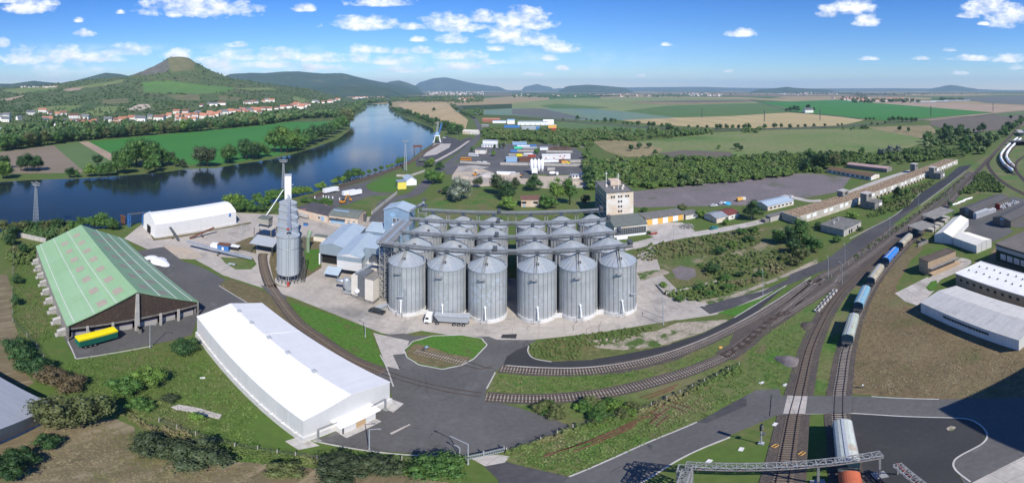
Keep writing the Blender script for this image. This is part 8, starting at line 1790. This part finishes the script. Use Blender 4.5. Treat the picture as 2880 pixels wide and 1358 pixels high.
# near bank bushes
for a,b,h in ((150,660,9),(230,630,8),(310,620,8),(390,610,7),(330,760,5),(430,770,5),(520,790,5),(640,810,6),(720,830,6),(680,770,5)): T('bush','V',a,b,h,'light' if b<700 else 'mid','green bank bush beside the riverside tracks','bushes of the near bank',1.0,'shrub')
for a,b,h in ((820,455,6),(880,425,7),(960,425,6),(1020,400,8),(1080,360,10),(1150,345,10),(1210,335,9),(1290,330,6),(1400,290,5),(1500,260,5),(1600,225,5),(1700,200,5),(1770,175,5),(1860,130,6),(1910,120,9),(1960,100,8)): T('bush','V',a,b,h,random.choice(['mid','light','dark']),'green bank bush between the water and the pale railing','bushes along the pale river railing',.9,'shrub')
for k in range(16): T('bush','A',20+k*45+random.uniform(-15,15),265+random.uniform(-20,15)-(k>8)*12,random.uniform(5,8),random.choice(['mid','dark','olive']),'bushy tree on the near bank beyond the green roofed hall','bank trees beyond the green roofed hall',1.0)
for a,b,h in ((800,250,9),(860,245,10),(930,250,9),(970,262,7)): T('bush','A',a,b,h,'mid','full green bush on the bank between the two halls','bushes between the two halls',.9)
for a,b,h in ((2100,100,8),(2150,110,8),(2070,80,9)): T('round','A',a,b,h,'mid','green bank tree beside the slim silos','bank trees beside the slim silos')
for a,b,h in ((20,270,9),(80,300,9),(150,260,10),(220,250,10),(270,240,10),(60,360,7)): T('bush','R',a,b,h,random.choice(['mid','mid','dark']),'dense bank bush behind the slim silos','bank bushes behind the slim silos',.9)
for a,b,h in ((90,390,6),(110,330,7),(200,460,5),(140,720,4),(130,900,4)): T('round','A',a,b,h,'dark','dark shrub in the rough grass beside the green roofed hall','shrubs of the rough grass',1.1)
# far bank riverside trees, read one by one
FB=[('L',30,1010,16,'light'),('L',70,1000,14,'light'),('L',40,900,14,'dark'),('L',210,930,15,'dark'),('L',270,935,17,'dark'),('L',340,930,16,'dark'),('L',390,920,13,'dark'),('L',700,1000,10,'dark'),('L',770,995,7,'mid'),('L',900,990,12,'light'),('L',980,880,12,'dark'),('L',1010,985,11,'mid'),('L',1090,980,13,'mid'),('L',1180,960,20,'mid'),('L',1250,960,20,'mid'),('L',1300,900,28,'mid'),('L',1370,880,30,'mid'),('L',1450,880,30,'dark'),('L',1520,900,28,'mid'),('L',1170,850,14,'dark'),('L',1560,940,18,'mid'),('L',1500,960,14,'mid'),('L',1640,880,18,'mid'),('L',1700,860,14,'grey'),('L',1770,890,11,'mid'),('L',1840,900,9,'grey'),('L',2010,890,22,'grey'),('L',2090,890,22,'grey'),('L',2290,860,20,'mid'),('L',2480,820,22,'dark'),('L',2550,820,20,'dark'),
 ('M',160,860,22,'dark'),('M',240,865,20,'dark'),('M',310,870,20,'mid'),('M',390,860,14,'mid'),('M',20,900,18,'mid'),('M',470,820,30,'mid'),('M',540,820,34,'mid'),('M',600,820,34,'light'),('M',640,810,28,'mid'),('M',710,800,20,'mid'),('M',700,740,24,'mid'),('M',770,770,20,'mid'),('M',830,740,24,'dark'),('M',890,720,28,'dark'),('M',950,700,26,'dark'),('M',1010,670,26,'dark'),('M',1060,640,26,'mid'),('M',1110,620,28,'mid'),('M',1160,590,30,'mid'),('M',1200,560,34,'olive'),('M',1215,520,36,'olive'),('M',1180,500,34,'olive')]
for k,(v,a,b,h,lf) in enumerate(FB): tree(random.choice(['broad','round']) if h<26 else 'broad',at(v,a,b),h,lf,f'{"tall " if h>25 else ""}{dict(dark="dark green",mid="green",light="yellow green",grey="grey green",olive="olive green")[lf]} tree on the far river bank by the crop field',f'far bank trees, {lf}{" tall" if h>25 else ""}')
# belt behind the crop field
BL=[(20+i*42+random.uniform(-15,15),0) for i in range(62)]
def beltY(x): return np.interp(x,[0,350,520,780,900,1100,1400,1700,2000,2576],[735,690,665,635,625,605,580,560,540,475])
for a,_ in BL: tree(random.choice(['broad','round']),at('L',a,beltY(a)-random.uniform(0,12)),random.uniform(13,24),random.choice(['mid','dark','dark','mid','olive','light' if random.random()<.4 else 'dark']),'leafy tree in the belt between the crop field and the village','tree belt behind the crop field')
P=scatter_px('L',[(0,560),(200,520),(420,480),(640,470),(900,500),(1100,490),(1450,480),(1700,490),(2100,440),(2576,400),(2576,470),(2000,530),(1400,575),(900,620),(500,665),(0,730)],330)
woods('riverside_wood',P,[random.uniform(9,18) for _ in P],LM['woodd'],'mass of trees between the village houses and the crop field',wide=1.0)
P=scatter_px('M',[(0,500),(400,480),(850,455),(1150,440),(1240,380),(1300,320),(1400,300),(1580,285),(1600,320),(1400,330),(1370,370),(1270,420),(1230,440),(1150,470),(1000,475),(600,505),(300,550),(0,570)],330)
woods('riverside_wood',P,[random.uniform(12,24) for _ in P],LM['woodd'],'dark wood lining the far bank of the river bend')
P=[]
for a,b in [(random.uniform(0,2576),0) for _ in range(420)]:
    y=np.interp(a,[0,700,1400,1800,2576],[330,330,300,260,230])+random.uniform(-20,130); q=terr_hit('L',a,y); P.append(q)
woods('village_trees',P,[random.uniform(3.5,7.5) for _ in P],LM['woodd'],'garden trees among the houses of the hillside village')
P=[]
for _ in range(240):
    a=random.uniform(0,1250); q=terr_hit('M',a,random.uniform(250,450)); P.append(q)
woods('village_trees',P,[random.uniform(4,8) for _ in P],LM['woodd'],'garden trees on the slope above the river bend')
# right bank strip
RS=[(1630,340),(1640,365),(1660,390),(1690,410),(1720,420),(1760,440),(1800,450),(1840,455),(1880,470),(1920,490),(1960,505),(2000,520),(2030,535),(2060,550),(2110,540),(2150,590),(2190,600),(2210,580),(2250,600),(2280,630),(2320,640),(2350,620),(2240,640)]
for a,b in RS: tree('broad',at('M',a,b),random.uniform(14,22),random.choice(['dark','mid','dark']),'dark tree on the river strip before the stubble field','trees along the stubble field bank')
P=scatter_px('M',[(1620,320),(1700,310),(2230,315),(2300,300),(2000,290),(1640,290)],140)+scatter_px('M',[(1640,270),(2576,250),(2576,310),(2300,330),(2250,300),(1640,300)],240)
woods('far_wood',P,[random.uniform(12,20) for _ in P],LM['woodd'],'dark wood along the river before the far town')
T('round','M',2075,405,14,'dark','single dark tree standing in the stubble field by the river')
P=scatter_px('M',[(2250,340),(2330,400),(2420,430),(2470,470),(2380,440),(2260,370)],30)+scatter_px('M',[(2380,420),(2576,400),(2576,440),(2400,460)],30)
woods('roadside_wood',P,[random.uniform(8,14) for _ in P],LM['woodd'],'trees beside the main road beyond the stubble field')
P=scatter_px('M',[(1250,185),(1700,205),(2576,205),(2576,260),(1650,285),(1250,270)],300)
woods('far_wood',P,[random.uniform(9,16) for _ in P],LM['woodd'],'wooded ground around the red roofed far town')
# depot wood and the plain's belts
P=scatter('N',[(830,180),(1000,150),(1200,190),(1400,205),(1700,205),(1800,180),(2100,180),(2576,210),(2576,260),(2200,270),(2000,300),(1700,310),(1300,290),(1100,280),(870,270)],520)
woods('depot_wood',P,[random.uniform(4,9) for _ in P],LM['wood'],'dense green wood behind the depot yard',NEARC,wide=1.15)
P=scatter_px('K',[(230,660),(500,650),(750,660),(1000,650),(1000,670),(760,700),(640,710),(400,715),(400,760),(380,840),(560,800),(600,860),(500,960),(390,960),(360,880),(370,760),(0,700),(0,660)],420)
woods('plain_wood',P,[random.uniform(3,9) for _ in P],LM['wood'],'belt of wood between depot and the open meadow',NEARC,wide=1.15)
# big thicket in front of the meadow
THK=[(410,870),(560,830),(700,800),(860,790),(1000,800),(1300,780),(1500,780),(1700,770),(1800,790),(2000,760),(2250,760),(2230,790),(2100,810),(1900,830),(1580,835),(1560,870),(1300,900),(1000,930),(700,950),(560,955),(430,930)]
P=[p for p in scatter('K',THK,3000) if fbm(p[0],p[1],.012)<(.06 if p[0]<170 else .5)]; woods('thicket_wood',P,[random.uniform(1.4,4.2)*(1.4 if fbm(p[0],p[1],.03)>.1 else 1) for p in P],LM['woodl'],'broad young thicket of light green trees before the meadow',NEARC,wide=1.25); P=scatter('K',THK,330); woods('thicket_wood',P,[random.uniform(3,7) for _ in P],LM['wood'],'darker taller trees mixed into the thicket before the meadow',NEARC,wide=1.05)
for a,b,h,lf in ((870,930,10,'dark'),(600,760,9,'dark'),(640,750,9,'dark'),(690,745,8,'dark'),(720,780,7,'mid'),(560,870,9,'mid'),(500,900,9,'dark'),(450,850,10,'mid'),(390,900,12,'dark'),(410,830,9,'mid'),(1130,750,9,'dark'),(1150,760,8,'dark'),(1040,750,6,'light'),(780,810,7,'dark'),(830,820,7,'dark'),(900,850,7,'mid'),(1000,830,6,'light'),(1480,860,14,'dark'),(1520,850,17,'dark'),(1570,850,19,'dark'),(1620,850,17,'olive'),(1500,800,12,'mid'),(1660,800,9,'mid'),(1720,800,9,'light'),(1860,790,11,'silver'),(1900,780,12,'silver'),(1940,780,12,'silver'),(1760,780,10,'mid'),(1980,790,10,'mid'),(2040,790,10,'mid')):
    tree('round' if h<13 else 'broad',at('K',a,b),h,lf,f'{dict(dark="dark green",mid="green",light="light green",olive="olive",silver="silvery")[lf]} tree rising out of the thicket before the meadow',f'thicket trees, {lf}')
WD=[(2060+random.uniform(0,400),0) for _ in range(60)]
P=scatter('K',[(2070,720),(2110,680),(2200,650),(2310,660),(2400,690),(2500,650),(2560,600),(2576,620),(2480,700),(2420,740),(2330,800),(2260,790),(2250,740),(2100,770)],150)
for i,p in enumerate(P[:70]): tree(random.choice(['broad','round']),p,random.uniform(8,15),random.choice(['mid','mid','dark']),'tall green tree in the wood at the far end of the loading ramp','wood at the end of the ramp')
woods('ramp_wood',P[70:],[random.uniform(6,11) for _ in P[70:]],LM['wood'],'lower trees filling the wood at the end of the ramp',wide=.95)
# roadside avenue by the stubble field
AV=[(255,606,7),(330,603,12),(375,607,7),(400,612,8),(430,615,8),(470,616,12),(500,618,12),(520,618,11),(560,626,8),(580,628,8),(605,630,9),(635,632,11),(690,638,12),(710,640,14),(755,640,9),(780,640,10),(790,668,18),(830,672,12),(890,645,8),(935,648,9),(980,648,9),(1030,650,11),(1050,650,11),(1080,650,11),(1110,650,10),(1140,650,10),(1170,650,12),(1190,650,12),(1270,650,11),(1320,648,14),(1355,646,11),(1400,648,10),(1440,644,8),(1475,643,9),(1520,640,8),(1575,638,8),(1640,636,7),(1660,634,7),(1780,606,8),(1800,605,8),(1820,604,9),(1900,612,13),(1920,610,14),(1945,610,14),(1965,615,14),(1985,612,13),(2010,615,14),(2030,614,12),(1880,625,9),(1810,630,8),(1950,660,11),(1995,665,10),(1770,645,8),(1840,632,7),(1420,560,22),(1400,560,18),(1440,562,20),(1490,560,26),(1515,562,18),(1380,562,14),(2370,665,18),(2350,668,14),(2490,640,12),(2510,600,12),(2500,650,16)]
for a,b,h in AV: tree(random.choice(['round','broad','small']),at('K',a,b),h,random.choice(['dark','dark','mid']),'dark round tree along the roads across the plain','roadside trees of the plain')
P=scatter_px('K',[(1150,655),(1260,655),(1250,670),(1170,670)],26)+scatter_px('K',[(1640,655),(1780,640),(1800,650),(1660,660)],8)+scatter_px('K',[(700,665),(1010,660),(1010,678),(760,690)],80)
woods('hedge_wood',P,[random.uniform(5,9) for _ in P],LM['wood'],'hedge-like strips of trees at the meadow edge')
# far plain woods
P=[]
for poly,n in (([(0,478),(860,470),(880,488),(0,492)],150),([(860,462),(1700,462),(1700,476),(860,476)],260),([(1300,455),(1750,455),(1760,470),(1300,466)],200),([(1650,490),(1780,480),(1800,500),(1660,506)],40),([(1700,500),(2050,505),(2060,518),(1720,518)],130),([(1700,465),(2100,470),(2576,462),(2576,470),(2000,480),(1700,480)],160),([(0,452),(1200,452),(1300,462),(0,466)],260),([(2150,495),(2260,500),(2280,508),(2150,508)],40),([(2100,455),(2576,455),(2576,462),(2100,462)],120)):
    P+=scatter_px('K',poly,n)
woods('plain_far_wood',P,[random.uniform(9,17) for _ in P],LM['woodd'],'dark woods and hedges scattered over the far plain',wide=1.5)

# tufts of grass over the nearest lawns
def tufts(name,v,poly,n,m,label,h0=.2,h1=.55):
    Vs=[];k=0;F_=[]
    for p in scatter_px(v,poly,int(n*.18)):
        for j in range(5):
            t=random.uniform(0,6.28);h=random.uniform(h0,h1)*.45;w=random.uniform(.10,.22);x=p.x+random.gauss(0,.4);y=p.y+random.gauss(0,.4);c,s=math.cos(t),math.sin(t); l=random.uniform(.25,.55)
            Vs+=[(x-s*w,y+c*w,.05),(x+s*w,y-c*w,.05),(x+s*w*.5+c*l,y-c*w*.5+s*l,.06+h),(x-s*w*.5+c*l,y+c*w*.5+s*l,.06+h)]; F_+=[(k,k+1,k+2),(k,k+2,k+3)]; k+=4
    tag(mesh_np(name,Vs,F_,m),label,'grass',kind='stuff')
LG=leafmat('grass blades',(.07,.14,.022),(.105,.145,.036),(.16,.145,.065),s=.25,world=True,rnd=0); LD=leafmat('dry grass blades',(.21,.17,.095),(.16,.135,.07),(.12,.12,.045),s=.2,world=True,rnd=0)
tufts('grass','B',[(620,210),(1250,110),(1590,130),(1690,190),(1900,420),(2093,600),(2093,930),(1900,870),(1500,760),(1200,700),(950,620),(700,470),(520,280)],5200,LG,'rough lawn grass left of the white foreground hall')
tufts('grass','F',[(210,1000),(720,820),(1000,750),(1440,620),(1960,380),(2016,420),(2016,550),(1640,750),(1000,1030),(690,1150),(300,1060)],3600,LG,'rough grass between the fence and the lower road')
tufts('grass','F',[(160,400),(500,430),(1100,400),(1500,300),(1800,210),(1700,290),(1300,420),(900,510),(400,545),(90,540)],2200,LG,'long grass strip between the two curved tracks',.15,.4)
tufts('grass','D',[(0,940),(600,1010),(1300,1035),(1740,1030),(1700,1150),(1300,1140),(600,1080),(0,1030)],1500,LG,'grass along the lower fence below the court')
tufts('grass','I',[(700,160),(860,30),(900,120),(1060,200),(1250,350),(1680,470),(1682,690),(1180,710),(680,660),(690,400)],4200,LD,'dry grass tufts on the brown meadow',.12,.4)
tufts('grass','I',[(60,360),(300,250),(440,220),(400,350),(340,480),(280,640),(60,640)],1500,LG,'grass beside the main track',.12,.4)
tufts('grass','B',[(0,1000),(200,900),(470,720),(900,720),(1080,820),(1250,1010),(1600,1100),(2093,1060),(2093,1215),(0,1215)],3200,LD,'mown stubbly grass of the lower meadow',.08,.2)
tufts('grass','A',[(110,620),(290,470),(400,700),(500,1000),(560,1130),(400,1215),(150,1215),(110,900)],2600,LG,'tall grass beside the green roofed hall')
HAZE=6.0e-5
# ---- hazy air
hm=bpy.data.materials.new('haze'); hm.use_nodes=True; hn=hm.node_tree; hn.nodes.clear(); ho=nd(hn,'ShaderNodeOutputMaterial'); pv=nd(hn,'ShaderNodeVolumePrincipled')
pv.inputs['Density'].default_value=HAZE; pv.inputs['Color'].default_value=(.55,.78,1,1); pv.inputs['Anisotropy'].default_value=0
for k in ('Density Attribute','Color Attribute','Temperature Attribute'):
    if k in pv.inputs: pv.inputs[k].default_value=''
hn.links.new(pv.outputs[0],ho.inputs['Volume'])
try: hm.cycles.homogeneous_volume=True
except Exception: pass
o=MB().box(-22000,22000,-900,26500,-6,700).build('haze',hm); tag(o,kind='stuff')
